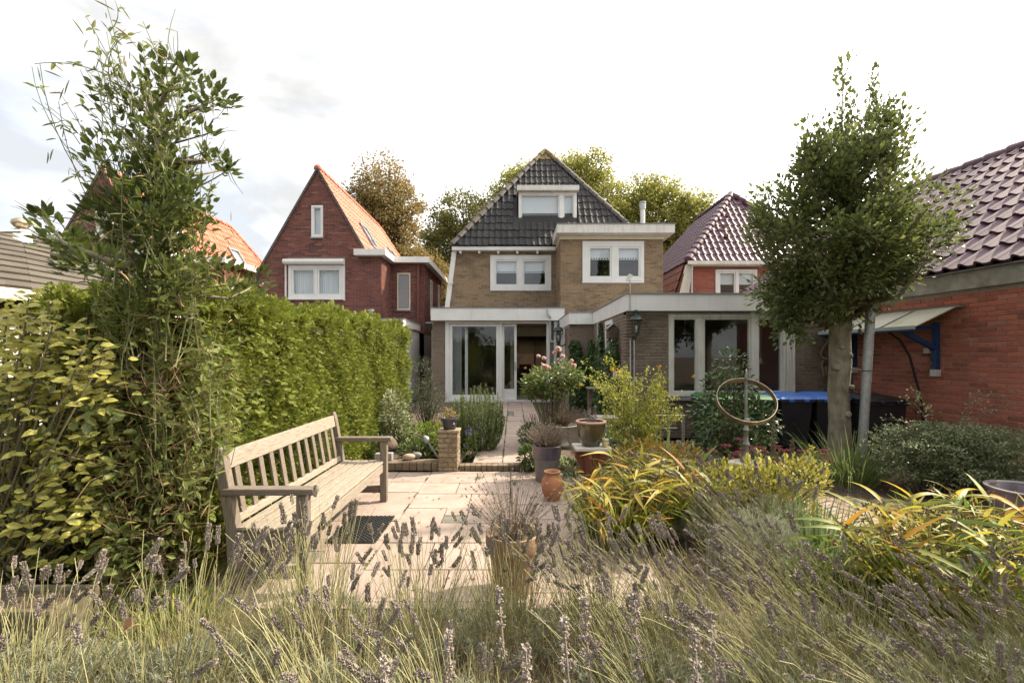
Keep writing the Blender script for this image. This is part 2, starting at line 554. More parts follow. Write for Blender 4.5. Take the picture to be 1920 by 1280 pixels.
MAT['blind'] = mat('white_roller_blind', [(.76,.79,.80),(.82,.84,.85)], .8, 2, .9, trans=.2)
MAT['blind_cream'] = mat('cream_roman_blind', [(.62,.55,.42),(.68,.61,.48)], .8, 2, .9, trans=.55)
MAT['trough'] = mat('mossy_tan_stone', [(.085,.07,.045),(.14,.115,.075),(.19,.16,.115)], .95, 11, .9, 1.0, 22, dirt=(.06,.06,.025), dirt_scale=9, dirt_lo=.45, dirt_hi=.7)
MAT['curtain'] = mat('pale_grey_curtain', [(.52,.53,.53),(.62,.63,.63)], .9, 2, .9, trans=.3)
MAT['soil'] = mat('dark_garden_soil', [(.055,.038,.025),(.085,.06,.04),(.12,.09,.06)], .95, 9, .95, 1.0, 30, speck=((.20,.13,.06), 70, .64))
MAT['slab'] = mat('pinkish_concrete_slab', [(.27,.205,.17),(.335,.26,.22),(.395,.315,.27)], .85, 5, .55, .25, 120, speck=((.24,.19,.155), 130, .58), dirt=(.19,.155,.11), dirt_scale=3.2, dirt_lo=.50, dirt_hi=.78)
MAT['slab_grey'] = mat('grey_pebble_paver', [(.12,.112,.09),(.19,.178,.145)], .9, 60, .9, .5, 150)
MAT['joint'] = mat('mossy_sand_joint', [(.06,.055,.03),(.10,.11,.035),(.16,.13,.09)], .95, 8, .95, .8, 60)
MAT['brick_edge'] = mat('mossy_edging_brick', [(.12,.09,.062),(.18,.135,.09),(.23,.175,.12)], .9, 30, .5, .6, 90, dirt=(.12,.11,.045), dirt_scale=6, dirt_lo=.52, dirt_hi=.7)
MAT['brick_pillar'] = mat('weathered_yellow_brick', [(.15,.11,.07),(.235,.18,.115),(.31,.245,.165),(.20,.15,.095)], .9, 25, .5, .7, 90, dirt=(.10,.08,.055), dirt_scale=7, dirt_lo=.60, dirt_hi=.74)
MAT['paver'] = mat('buff_paving_brick', [(.19,.135,.085),(.245,.175,.115),(.29,.215,.145),(.22,.175,.135)], .85, 18, .35, .4, 100)
MAT['paver_grey'] = mat('grey_paving_brick', [(.23,.215,.195),(.30,.285,.26)], .85, 18, .5, .4, 100)
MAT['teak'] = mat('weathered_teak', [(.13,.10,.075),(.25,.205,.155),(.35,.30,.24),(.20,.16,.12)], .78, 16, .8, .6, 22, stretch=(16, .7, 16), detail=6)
MAT['teak_x'] = mat('weathered_teak_arm_shaded', [(.085,.065,.048),(.155,.125,.095),(.23,.19,.15)], .78, 16, .8, .6, 22, stretch=(.7, 16, 16), detail=6)  # darker than the seat teak: shade on arms and end rails put into colour
MAT['teak_z'] = mat('weathered_teak_post_shaded', [(.10,.078,.058),(.18,.145,.11),(.27,.225,.175)], .78, 16, .8, .6, 22, stretch=(16, 16, .7), detail=6)  # legs and back slats: darker teak with shade put into the colour
MAT['rubber'] = mat('black_rubber', [(.012,.012,.012),(.03,.03,.03)], .6, 20, .8)
MAT['terracotta'] = mat('terracotta', [(.32,.13,.06),(.42,.18,.085),(.36,.16,.08)], .85, 8, .8, .3, 50, dirt=(.16,.13,.06), dirt_scale=9, dirt_lo=.5, dirt_hi=.72)
MAT['terracotta_pale'] = mat('lime_bloomed_terracotta', [(.22,.12,.065),(.30,.185,.11),(.38,.275,.19)], .9, 8, .8, .3, 50, dirt=(.13,.11,.06), dirt_scale=10, dirt_lo=.52, dirt_hi=.75)
MAT['terracotta_dark'] = mat('dark_terracotta', [(.18,.065,.04),(.25,.095,.055)], .7, 8, .8, .2, 50)
MAT['pot_blue'] = mat('blue_grey_glaze', [(.15,.14,.155),(.21,.19,.19),(.24,.23,.22)], .35, 7, .9, .15, 40, coat=.3)
MAT['pot_blue_top'] = mat('violet_blue_glaze', [(.055,.05,.085),(.10,.085,.11),(.15,.10,.09)], .28, 7, .9, .1, 40, coat=.5)
MAT['pot_green'] = mat('olive_brown_glaze', [(.05,.045,.022),(.075,.062,.03),(.10,.075,.04)], .16, 6, .9, .04, 40, coat=.8)
MAT['pot_rim'] = mat('unglazed_rim', [(.40,.24,.17),(.48,.30,.22)], .8, 10, .9)
MAT['pot_dark'] = mat('charcoal_plastic_pot', [(.035,.035,.045),(.05,.05,.06)], .45, 5, .9)
MAT['pot_plum'] = mat('plum_blue_glaze', [(.09,.07,.10),(.14,.10,.12),(.18,.13,.12)], .32, 6, .9, .1, 40, coat=.4)
MAT['stone_pale'] = mat('pale_stone', [(.42,.39,.33),(.55,.52,.46)], .9, 10, .9, .5, 50)
MAT['stone_pink'] = mat('pink_boulder', [(.36,.25,.19),(.46,.34,.27)], .8, 20, .9, .2, 60)
MAT['granite'] = mat('grey_granite', [(.16,.16,.16),(.34,.34,.33)], .85, 90, .95, .4, 120)
MAT['bark_grey'] = mat('grey_green_bark', [(.12,.10,.065),(.22,.19,.135),(.31,.275,.205)], .9, 11, .9, 1.0, 24, stretch=(1,1,.5), dirt=(.11,.125,.055), dirt_scale=5, dirt_lo=.5, dirt_hi=.75)
MAT['bark_brown'] = mat('brown_bark', [(.06,.042,.03),(.11,.08,.055),(.15,.11,.08)], .9, 9, .9, .8, 40)
MAT['twig'] = mat('thin_twig', [(.08,.07,.035),(.13,.11,.05)], .8, 9, .6)
MAT['bin_green'] = mat('dark_green_plastic', [(.012,.045,.022),(.016,.055,.028)], .42, 4, .9)
MAT['bin_green_lid'] = mat('green_lid_plastic', [(.045,.13,.05),(.06,.16,.065)], .42, 4, .9)
MAT['bin_blue'] = mat('blue_lid_plastic', [(.035,.12,.42),(.05,.15,.48)], .4, 4, .9)
MAT['bin_black'] = mat('black_plastic', [(.012,.013,.016),(.02,.02,.024)], .42, 4, .9)
MAT['blue_wood'] = mat('blue_painted_wood', [(.010,.045,.125),(.016,.06,.16)], .5, 8, .9)
MAT['awning'] = mat('mossy_polyester_sheet', [(.42,.42,.28),(.55,.54,.42),(.62,.61,.52)], .5, 2.5, .95, .1, 30, trans=.25, dirt=(.33,.34,.14), dirt_scale=2.4, dirt_lo=.52, dirt_hi=.8)
MAT['iron_green'] = mat('dark_green_cast_iron', [(.012,.025,.02),(.025,.045,.038)], .45, 8, .9)
MAT['lamp_glass'] = glass('lamp_glass', (.75,.78,.75), 1.5)
MAT['bronze'] = mat('weathered_brass', [(.12,.098,.07),(.20,.165,.12),(.27,.24,.19)], .45, 14, .9, .2, 60, metal=.75)
MAT['silver'] = mat('silvery_iron', [(.15,.148,.145),(.27,.265,.26)], .5, 14, .9, .1, 60, metal=.8)
MAT['egg'] = mat('brassy_egg', [(.42,.33,.22),(.52,.42,.29)], .28, 6, .9, metal=.85)
MAT['black'] = mat('black_paint', [(.012,.012,.013),(.02,.02,.02)], .5, 4, .9)
MAT['grey_plastic'] = mat('grey_plastic', [(.22,.23,.25),(.32,.33,.35)], .4, 6, .9)
MAT['shingle'] = mat('grey_felt_shingle', [(.075,.065,.052),(.105,.092,.075),(.14,.122,.10)], .95, 3, .6, .5, 150, spec=.2, dirt=(.26,.235,.20), dirt_scale=6, dirt_lo=.64, dirt_hi=.76)
MAT['plank_white'] = mat('pale_grey_plank', [(.55,.52,.46),(.64,.61,.55)], .6, 5, .7, .1, 30)
MAT['wood_old'] = mat('old_grey_wood', [(.16,.13,.10),(.26,.22,.18)], .85, 9, .9, .5, 30, stretch=(1,6,6))
MAT['rope'] = mat('hemp_rope', [(.17,.11,.07),(.25,.17,.11)], .95, 60, .9, .5, 90)
MAT['gold_glass'] = mat('amber_glass', [(.62,.52,.30),(.75,.66,.42)], .12, 12, .9, spec=.8, trans=.35)
# ------------------------------------------------------------------ ground
def grid_sheet(name, x0, x1, y0, y1, step, amp, m, kind='structure', zoff=0.0):
    xs = np.arange(x0, x1 + step/2, step); ys = np.arange(y0, y1 + step/2, step)
    gx, gy = np.meshgrid(xs, ys)
    z = zoff + amp*(np.sin(gx*3.1+gy*1.7) + np.sin(gx*7.3-gy*5.1)*.6 + rng.normal(0, .5, gx.shape))*.4
    V = np.stack([gx, gy, z], -1).reshape(-1, 3)
    nx, ny = len(xs), len(ys)
    i = (np.arange(ny-1)[:, None]*nx + np.arange(nx-1)[None]).ravel()
    F = np.stack([i, i+1, i+nx+1, i+nx], -1)
    o = put(name, mesh_arr(name, V, [F], m, True))
    o['kind'] = kind
    return o
g = solid('ground', [(-400,-400,-.06),(400,-400,-.06),(400,700,-.06),(-400,700,-.06)], [[(0,1,2,3)]], MAT['soil'])
tag(g, kind='structure')
grid_sheet('flower_bed_soil', -4.2, 6.4, 0.2, 2.72, .06, .02, MAT['soil'], zoff=-.012)
grid_sheet('flower_bed_soil', .98, 6.2, 2.74, 8.3, .08, .02, MAT['soil'], zoff=-.03)
grid_sheet('flower_bed_soil', -4.2, -.72, 6.1, 14.3, .1, .02, MAT['soil'], zoff=.05)
grid_sheet('flower_bed_soil', .20, 2.2, 6.3, 14.3, .1, .02, MAT['soil'], zoff=.03)

# patio of large slabs with small grey pavers; the joints are the sheet below
patio = tag(solid('patio', [(-2.25,2.68,-.03),(1.02,2.68,-.03),(1.02,5.93,-.03),(-2.25,5.93,-.03)], [[(0,1,2,3)]], MAT['joint']), kind='structure')
def slab_mesh(key, m):
    V = [(-.5,-.5,-1),(.5,-.5,-1),(.5,.5,-1),(-.5,.5,-1),(-.5,-.5,-.2),(.5,-.5,-.2),(.5,.5,-.2),(-.5,.5,-.2),(-.494,-.492,0),(.494,-.492,0),(.494,.492,0),(-.494,.492,0)]
    F = [(0,1,5,4),(1,2,6,5),(2,3,7,6),(3,0,4,7),(4,5,9,8),(5,6,10,9),(6,7,11,10),(7,4,8,11),(8,9,10,11)]
    return mesh_arr(key, V, [F], m)
SLAB = slab_mesh('slab', MAT['slab']); PAVER_G = slab_mesh('grey_paver', MAT['slab_grey'])
def lay(parent, name, me, x0, x1, y0, y1, z=0.0, j=.008, wob=.003):
    o = bpy.data.objects.new(name, me); C.objects.link(o); o.parent = parent
    p = Vector(((x0+x1)/2, (y0+y1)/2, z + random.uniform(-wob, wob)))
    o.matrix_basis = Matrix.Translation(p - wloc(parent)) @ (Matrix.Rotation(random.gauss(0,.003),3,'Z') @ Matrix.Rotation(random.gauss(0,.003),3,'X') @ Matrix.Diagonal((x1-x0-j, y1-y0-j, .04))).to_4x4()
    WLOC[o.name] = p
for ci, xa in enumerate((-2.07, -1.05, -.03)):
    y = 5.9 - (.0, .10, .0)[ci]
    if ci == 1: lay(patio, 'slab', SLAB, xa, xa+1.02, 5.80, 5.9)
    r = 0
    while y > 2.72:
        d = .42 if (r + ci) % 3 else .46
        ya = max(2.70, y - d)
        xb = xa + 1.02
        k = (r + 2*ci) % 4
        if k == 1 and ya > 2.9:
            lay(patio, 'grey_paver', PAVER_G, xa + .40, xa + .62, ya, ya + .2)
            lay(patio, 'slab', SLAB, xa, xa + .40, ya, y)
            lay(patio, 'slab', SLAB, xa + .40, xa + .62, ya + .2, y)
            lay(patio, 'slab', SLAB, xa + .62, xb, ya, y)
        elif k == 3:
            lay(patio, 'slab', SLAB, xa, xa + .42, ya, y); lay(patio, 'slab', SLAB, xa + .42, xb, ya, y)
        else:
            lay(patio, 'slab', SLAB, xa, xa + .60, ya, y); lay(patio, 'slab', SLAB, xa + .60, xb, ya, y)
        y = ya; r += 1
for yy in np.arange(3.1, 5.7, .4):
    lay(patio, 'slab', SLAB, -2.25, -2.07, yy, yy+.4)

PATH_Z = .075
path = tag(solid('garden_path', [(-.56,6.04,.04),(.78,6.04,.04),(.78,14.28,.04),(-.56,14.28,.04)], [[(0,1,2,3)]], MAT['joint']), kind='structure')
for k, (xa, xb) in enumerate(((-.54,-.14),(-.14,.25),(.25,.60))):
    y = 6.10 + (.22, .44, .1)[k]
    lay(path, 'slab', SLAB, xa, xb, 6.08, y, PATH_Z)
    while y < 14.2:
        if k == 2 and 6.2 < y < 7.6: y += .6; continue
        d = random.choice((.6, .6, .6, .9, .4)); yb = min(14.26, y + d)
        if abs(y - 10.6) < .4 and k == 1:
            lay(path, 'slab', SLAB, xa + .15, xb, y, yb, PATH_Z); lay(path, 'grey_paver', PAVER_G, xa + .02, xa+.15, y + .05, yb - .1, PATH_Z - .005)
        else:
            lay(path, 'slab', SLAB, xa, xb, y, yb, PATH_Z)
        y = yb
# weeds in the path joints
# herringbone brick paving on the right
paving = tag(solid('brick_paving', [(1.9,2.2,-.035),(5.6,2.2,-.035),(5.6,5.0,-.035),(1.9,5.0,-.035)], [[(0,1,2,3)]], MAT['joint']), kind='structure')
PB = {'b': slab_mesh('paving_brick', MAT['paver']), 'g': slab_mesh('paving_brick_grey', MAT['paver_grey'])}
hp = Pieces()
bw, bl = .066, .205
ang = math.radians(28)
for i in range(-60, 60):
    for jx in range(-24, 24):
        for o_ in (0, 1):
            if o_ == 0: cx, cy, w_, h_ = (i + 6*jx + 1.5)*bw, (i + .5)*bw, 3*bw, bw
            else: cx, cy, w_, h_ = (i + 6*jx + .5)*bw, (i + 2.5)*bw, bw, 3*bw
            x = 3.4 + cx*math.cos(ang) - cy*math.sin(ang); y = 3.6 + cx*math.sin(ang) + cy*math.cos(ang)
            e = 4.85 - .22*(x-3.3)**2
            if not (2.0 < x < 4.5 and max(2.25, 3.9 - .75*(x-2.0)) < y < e): continue
            M = Matrix.Translation((x, y, -.004 + random.gauss(0, .0025))) @ (Matrix.Rotation(ang, 3, 'Z') @ Matrix.Rotation(random.gauss(0,.01),3,'X') @ Matrix.Diagonal((w_-.007, h_-.007, .04))).to_4x4()
            hp.add('g' if random.random() < .1 else 'b', M)
# hp holds both brick kinds; split so that each joined rest keeps one material
hg = Pieces(); hg.L = [e for e in hp.L if e[0] == 'g']; hp.L = [e for e in hp.L if e[0] == 'b']
hp.emit('brick', PB, paving, 260); hg.emit('brick', PB, paving, 40)

# ------------------------------------------------------------------ window builder
def window(parent, x0, x1, z0, z1, y, fw, openings, sash=.045, m='white_paint', g='glass', blind=0.0, scallop=False, sill=None, name='window', depth=.10, label=None, curtain=False):
    """frame in the plane y (front face y), openings [(x0,x1,z0,z1)] hold a sash and a pane each"""
    b = MB()
    zs0 = min(o[2] for o in openings); zs1 = max(o[3] for o in openings)
    xs = sorted(openings)
    yb = y + depth
    b.box(x0, x1, y, yb, z0, zs0); b.box(x0, x1, y, yb, zs1, z1)
    b.box(x0, xs[0][0], y, yb, zs0, zs1); b.box(xs[-1][1], x1, y, yb, zs0, zs1)
    for a, c in zip(xs[:-1], xs[1:]):
        b.box(a[1], c[0], y, yb, zs0, zs1)
    w = b.build(name, MAT[m], parent, bevel=.004)
    for (a, c, d, e) in openings:
        if sash:
            sb = MB(); yy = y + .018
            sb.box(a+.002, c-.002, yy, yb-.01, d+.002, d+sash); sb.box(a+.002, c-.002, yy, yb-.01, e-sash, e-.002)
            sb.box(a+.002, a+sash, yy, yb-.01, d+sash, e-sash); sb.box(c-sash, c-.002, yy, yb-.01, d+sash, e-sash)
            sb.build('sash', MAT[m], w, bevel=.003)
        pb = MB(); s_ = sash*.9 if sash else -.004
        pb.box(a+s_, c-s_, y+depth*.55, y+depth*.55+.006, d+s_, e-s_)
        pb.build('pane', MAT[g], w)
        if blind:
            bb = MB(); zb = e - (e-d)*blind
            bb.box(a+s_, c-s_, y+depth+.02, y+depth+.026, zb, e-s_)
            if scallop:
                n = 7; ww = (c-a-2*s_)/(2*n+1)
                for k in range(n+1):
                    bb.box(a+s_+2*k*ww, a+s_+(2*k+1)*ww, y+depth+.02, y+depth+.026, zb-.045, zb)
                bb.box(a+s_, c-s_, y+depth+.02, y+depth+.026, zb-.06, zb-.045)
            bb.build('roller_blind', MAT['blind'], w)
        if curtain:
            n = 60; V = []; F = []
            for k in range(n+1):
                xx = a + (c-a)*k/n; oy = math.sin(k*1.15)*.022 + math.sin(k*.37)*.012
                V += [(xx, y+depth+.10+oy, d-.05), (xx, y+depth+.10+oy*.7, e+.05)]
            F = [(2*k, 2*k+2, 2*k+3, 2*k+1) for k in range(n)]
            solid('net_curtain', V, [F], MAT['blind'], w, True)
    if sill:
        sb = MB(); sb.box(x0-.02, x1+.02, y-.05, y+.05, z0-.045, z0-.003)
        sb.build('sill', MAT[sill], w)
    if label: w['label'] = label
    return w

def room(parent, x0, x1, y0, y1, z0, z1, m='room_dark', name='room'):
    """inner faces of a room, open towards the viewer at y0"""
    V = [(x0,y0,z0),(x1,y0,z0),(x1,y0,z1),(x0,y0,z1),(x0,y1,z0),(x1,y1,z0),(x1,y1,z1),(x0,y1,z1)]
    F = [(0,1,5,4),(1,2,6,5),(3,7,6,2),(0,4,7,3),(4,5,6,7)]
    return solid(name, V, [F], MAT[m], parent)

def ridge_caps(parent, p, q, r, n, m, name='ridge_tile', seg=8):
    p, q = Vector(p), Vector(q); d = (q-p)/n; dn = d.normalized()
    up = Vector((0,0,1)); sd = dn.cross(up).normalized(); u = sd.cross(dn)
    V = []; F = []
    for i, (t, k) in enumerate(((-.02, 1.1), (.06, 1.12), (1.0, .88))):
        for j in range(seg+1):
            a = -.25 + (PI+.5)*j/seg
            V.append(dn*(t*d.length) + sd*(math.cos(a)*r*k) + u*(math.sin(a)*r*k))
    for i in range(2):
        for j in range(seg): F.append((i*(seg+1)+j, i*(seg+1)+j+1, (i+1)*(seg+1)+j+1, (i+1)*(seg+1)+j))
    F.append(tuple(range(seg, -1, -1)))
    by = {}
    for f in F: by.setdefault(len(f), []).append(f)
    mes = [mesh_arr(name, V, list(by.values()), MAT[mm], True) for mm in (m if isinstance(m, tuple) else (m,))]
    for i in range(n):
        put(name, mes[-1] if i >= n-2 and len(mes) > 1 else mes[0], parent, p + d*i, Matrix.Rotation(random.gauss(0, .012), 3, 'X'))

BRK = {k: unit_brick(k, MAT[k]) for k in ('brick_yellow', 'brick_drab', 'brick_red', 'brick_garage', 'brick_orange', 'brick_edge', 'brick_pillar')}
UX, UZ, NY = (1,0,0), (0,0,1), (0,-1,0)
UY, NX = (0,1,0), (1,0,0)

# ------------------------------------------------------------------ the brown brick house in the middle
H = thing('brick_house', 'yellow-brown brick house with steep black tiled hip roof and white dormer', 'house', (1.2, 15.8, 0))
P = Pieces()
Ym, Yb, Yc = 15.8, 14.35, 14.4
el = lambda z: -2.37 + .13*(z-2.9)         # battered left edge of the upper front
win_m = (-.79, 1.325, 3.755, 4.985)
V, F = holed([(el(2.5),2.5),(1.55,2.5),(1.55,5.12),(el(5.12),5.12)], [win_m], (0,Ym,0), UX, UZ, NY, .25)
MBm = MB(); MBm.add(V, F); MBm.build('upper_front_wall', MAT['mortar_yellow'], H)
brickwork(P, (0,Ym,0), UX, UZ, NY, 2.75, 5.10, lambda z: (el(z)+.14, 1.49), [win_m], key='brick_yellow')
window(H, *win_m, Ym-.05, .1, [(-.63,.17,3.93,4.82),(.34,1.16,3.93,4.82)], sash=.05, g='glass_up', blind=.42, scallop=True)
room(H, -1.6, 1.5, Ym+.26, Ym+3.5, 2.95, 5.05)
# side walls and back so that the house is whole
b = MB(); b.add([(-2.3,Ym+.02,2.5),(-2.3,22,2.5),(-2.0,22,5.15),(-2.0,Ym+.02,5.15)], [(0,3,2,1)])
b.add([(4.7,Yb+.1,0),(4.7,22,0),(4.7,22,5.2),(4.7,Yb+.1,5.2)], [(0,1,2,3)])
b.add([(-2.3,26,0),(4.7,22,0),(4.7,22,5.2),(-2.3,26,5.2)], [(0,3,2,1)])
b.build('outer_wall', MAT['brick_yellow'], H)
b = MB(); b.prism([(el(2.7)-.02,Ym-.09,2.7),(el(2.7)+.14,Ym-.09,2.7),(el(5.1)+.13,Ym-.09,5.10),(el(5.1)-.03,Ym-.09,5.10)], (0,.3,0))
b.build('barge_board', MAT['white_paint'], H)
b = MB(); b.box(-2.09, 1.46, Ym-.26, Ym-.02, 5.11, 5.235); b.build('gutter_board', MAT['white_paint'], H, bevel=.006)
for px in (864, 899, 934.5, 970, 1007.5):
    b = MB(); x = PX(px, 15.7); b.box(x-.035, x+.035, Ym-.21, Ym-.01, 5.02, 5.108); b.build('bracket', MAT['white_paint'], H)
b = MB(); b.box(-2.32+.1, -2.32+.24, Ym-.2, Ym-.16, 3.97, 4.02); b.tube([(-2.2,Ym-.18,4.0),(-2.05,Ym-.18,4.0)], .03, 8); b.build('security_light', MAT['white_paint'], H)
# roof
AX, AY, AZ, EZ, EY = 1.29, 18.3, 9.70, 5.26, 15.55
eL, eR = -2.09, 4.67
b = MB(); b.add([(eL,EY,EZ),(eR,EY,EZ),(AX,AY,AZ),(AX,19.8,AZ),(eL,22.3,EZ),(eR,22.3,EZ)], [(0,1,2),(0,2,3,4),(1,5,3,2),(4,3,5),(0,4,5,1)])
b.build('roof', MAT['tile_black'], H)
Vd = Vector((0, AY-EY, AZ-EZ)); SL = Vd.length; Vn = Vd.normalized(); Nn = Vector((1,0,0)).cross(Vn)
T = Pieces(); TM = {'tile': unit_tile('roof_tile', MAT['tile_black'], .21, .36), 'lich': unit_tile('lichen_roof_tile', MAT['tile_lichen'], .21, .36)}
shp = lambda v: (eL + (AX-eL)*v/SL, eR + (AX-eR)*v/SL)
vd0, vd1 = (6.22-EZ)/(AZ-EZ)*SL, (7.30-EZ)/(AZ-EZ)*SL
tilework(T, (0,EY,EZ), (1,0,0), Vn, Nn, int(SL/.36), shp, .21, .36, holes=[(.10,2.38,vd0,vd1),(1.45,5.0,-.1,.55)], marg=.06)
for i, e in enumerate(T.L):
    if e[1].translation.z > 9.2: T.L[i] = ('lich', e[1])
TL = Pieces(); TL.L = [e for e in T.L if e[0] == 'lich']; T.L = [e for e in T.L if e[0] == 'tile']
T.emit('roof_tile', TM, H, 285); TL.emit('roof_tile', TM, H, 15)
ridge_caps(H, (eL,EY,EZ+.03), (AX,AY,AZ+.05), .105, 15, ('tile_hip', 'tile_lichen'), 'hip_tile')
ridge_caps(H, (eR,EY,EZ+.03), (AX,AY,AZ+.05), .105, 15, ('tile_hip', 'tile_lichen'), 'hip_tile')
# dormer
yd = 16.28
dm = MB(); dm.box(.14, 2.34, yd-.18, 17.6, 7.36, 7.54); dm = dm.build('dormer_roof', MAT['white_weathered'], H, bevel=.01)
w = window(H, .20, 2.28, 6.24, 7.35, yd, .06, [(.28,1.66,6.33,7.27),(1.80,2.18,6.33,7.27)], sash=.04, g='glass_up', blind=.985, label='white framed dormer window reflecting sky')  # full pale blind added to stand in for bright sky reflected in the panes
room(H, .24, 2.24, yd+.12, 18.0, 6.24, 7.34, 'room')
b = MB(); b.add([(.15,yd+.02,6.15),(.15,17.3,7.36),(.15,yd+.02,7.36)], [(0,1,2)]); b.add([(2.33,yd+.02,6.15),(2.33,17.3,7.36),(2.33,yd+.02,7.36)], [(0,2,1)])
b.build('dormer_cheek', MAT['lead'], H)
b = MB(); q = Vector((0,yd,6.27)); b.prism([(.08,yd-.12,6.14),(2.40,yd-.12,6.14),(2.40,yd+.0,6.24),(.08,yd+.0,6.24)], (0,.02,.015))
b.prism([(2.30,yd-.03,6.2),(2.42,yd-.03,6.2),(2.42,yd+.55,7.1),(2.34,yd+.55,7.1)], Nn*.02); b.prism([(.06,yd-.03,6.2),(.18,yd-.03,6.2),(.14,yd+.55,7.1),(.06,yd+.55,7.1)], Nn*.02)
b.build('lead_flashing', MAT['zinc_dull'], H)
# bay on the right
win_b = (2.185, 4.12, 3.795, 5.105)
V, F = holed([(1.497,2.3),(4.726,2.3),(4.726,5.25),(1.497,5.25)], [win_b], (0,Yb,0), UX, UZ, NY, .25)
b = MB(); b.add(V, F); b.add([(1.497,Yb,2.3),(1.497,Ym+.1,2.3),(1.497,Ym+.1,5.25),(1.497,Yb,5.25)], [(0,3,2,1)]); b.build('bay_wall', MAT['mortar_yellow'], H)
brickwork(P, (0,Yb,0), UX, UZ, NY, 2.55, 5.22, lambda z: (1.497, 4.726), [win_b], key='brick_yellow')
brickwork(P, (1.497,0,0), (0,-1,0), UZ, (-1,0,0), 2.75, 5.15, lambda z: (-Ym+.01, -Yb), key='brick_yellow')
window(H, *win_b, Yb-.05, .1, [(2.38,3.10,3.96,4.93),(3.28,4.0,3.96,4.93)], sash=.05, g='glass_up', blind=.34, scallop=True)
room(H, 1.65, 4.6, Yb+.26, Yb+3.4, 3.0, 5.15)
b = MB(); b.box(1.35, 4.98, Yb-.36, Ym+3, 5.28, 5.545); b.build('bay_fascia', MAT['white_weathered'], H, bevel=.012)
b = MB(); b.box(1.36, 4.99, Yb-.375, Ym+3, 5.548, 5.575); b.build('roof_trim', MAT['lead'], H)
b = MB(); b.box(1.47, 4.76, Yb-.03, Ym+1, 5.17, 5.279); b.build('frieze_board', MAT['cream_paint'], H, bevel=.006)
b = MB(); b.tube([(4.67,16.4,5.4),(4.67,16.4,6.95)], .085, 16); fl = b.build('flue_pipe', MAT['white_paint'], H, smooth=False); smooth_by_angle(fl)
b = MB(); b.tube([(4.67,16.4,6.78),(4.67,16.4,6.98)], .11, 16); b.tube([(4.67,16.4,7.0),(4.67,16.4,7.04)], .12, 16); smooth_by_angle(b.build('flue_cap', MAT['zinc_dull'], H))
# garden room with the sliding doors
b = MB(); b.box(-2.56, 1.60, Yc-.25, Yc-.02, 2.60, 2.985); b.build('garden_room_fascia', MAT['white_paint'], H, bevel=.01)
b = MB(); b.box(-2.58, 1.62, Yc-.27, Ym+.0, 2.988, 3.012); b.build('roof_trim', MAT['lead'], H)
b = MB(); b.box(-2.55, 1.45, Yc-.015, Ym-.02, 2.64, 2.985); b.build('garden_room_roof', MAT['lead'], H)
b = MB(); b.box(-2.58, -2.16, Yc, Ym, 0, 2.6); b.build('garden_room_pier', MAT['mortar_drab'], H)
b = MB(); b.box(1.17, 1.44, Yc, Yc+.25, 0, 2.6); b.build('garden_room_pier', MAT['mortar_drab'], H)
brickwork(P, (0,Yc,0), UX, UZ, NY, .05, 2.6, lambda z: (-2.58, -2.16), key='brick_drab')
brickwork(P, (0,Yc,0), UX, UZ, NY, .05, 2.6, lambda z: (1.17, 1.44), key='brick_drab')
for nm in ('brick_yellow', 'brick_drab'):
    Q = Pieces(); Q.L = [e for e in P.L if e[0] == nm]; Q.emit('brick', BRK, H, 230 if nm == 'brick_yellow' else 70)
df = MB(); yf = Yc-.02
df.box(-2.146, 1.164, yf, yf+.14, 2.52, 2.60); df.box(-2.146, -2.02, yf, yf+.14, .10, 2.52); df.box(1.06, 1.164, yf, yf+.14, .10, 2.52)
df.box(-2.146, 1.164, yf-.03, yf+.14, .045, .10); df.box(-.43, -.35, yf+.001, yf+.139, .10, 2.52)
dfo = df.build('door_frame', MAT['white_paint'], H, bevel=.005)
df2 = MB(); df2.box(-2.146, 1.164, yf-.04, yf+.0, .0, .044); df2.build('threshold', MAT['lead'], dfo)
def leaf_door(x0, x1, y, st, rail, name):
    b = MB(); b.box(x0, x0+st, y, y+.05, .11, 2.51); b.box(x1-st, x1, y, y+.05, .11, 2.51); b.box(x0+st, x1-st, y, y+.05, 2.43, 2.51); b.box(x0+st, x1-st, y, y+.05, .11, .11+rail)
    d = b.build(name, MAT['white_paint'], H, bevel=.004)
    p = MB(); p.box(x0+st-.005, x1-st+.005, y+.022, y+.03, .11+rail-.005, 2.435); p.build('pane', MAT['glass'], d)
    return d
leaf_door(-2.02, -.43, yf+.03, .10, .16, 'fixed_door')
sd = leaf_door(-.352, .115, yf+.085, .075, .34, 'sliding_door')
b = MB(); b.box(.055, .085, yf+.055, yf+.084, 1.05, 1.3); b.build('handle', MAT['zinc'], sd)
b = MB(); b.box(-1.55, -1.46, yf+.3, yf+.36, .1, 2.6); b.build('inner_post', MAT['white_paint'], H)
n = 40; V = []; 
for k in range(n+1):
    xx = -2.0 + .34*k/n; oy = math.sin(k*1.2)*.035
    V += [(xx, Yc+.34+oy, .15), (xx, Yc+.34+oy*.6, 2.5)]
solid('curtain', V, [[(2*k,2*k+2,2*k+3,2*k+1) for k in range(n)]], MAT['curtain'], H, True)
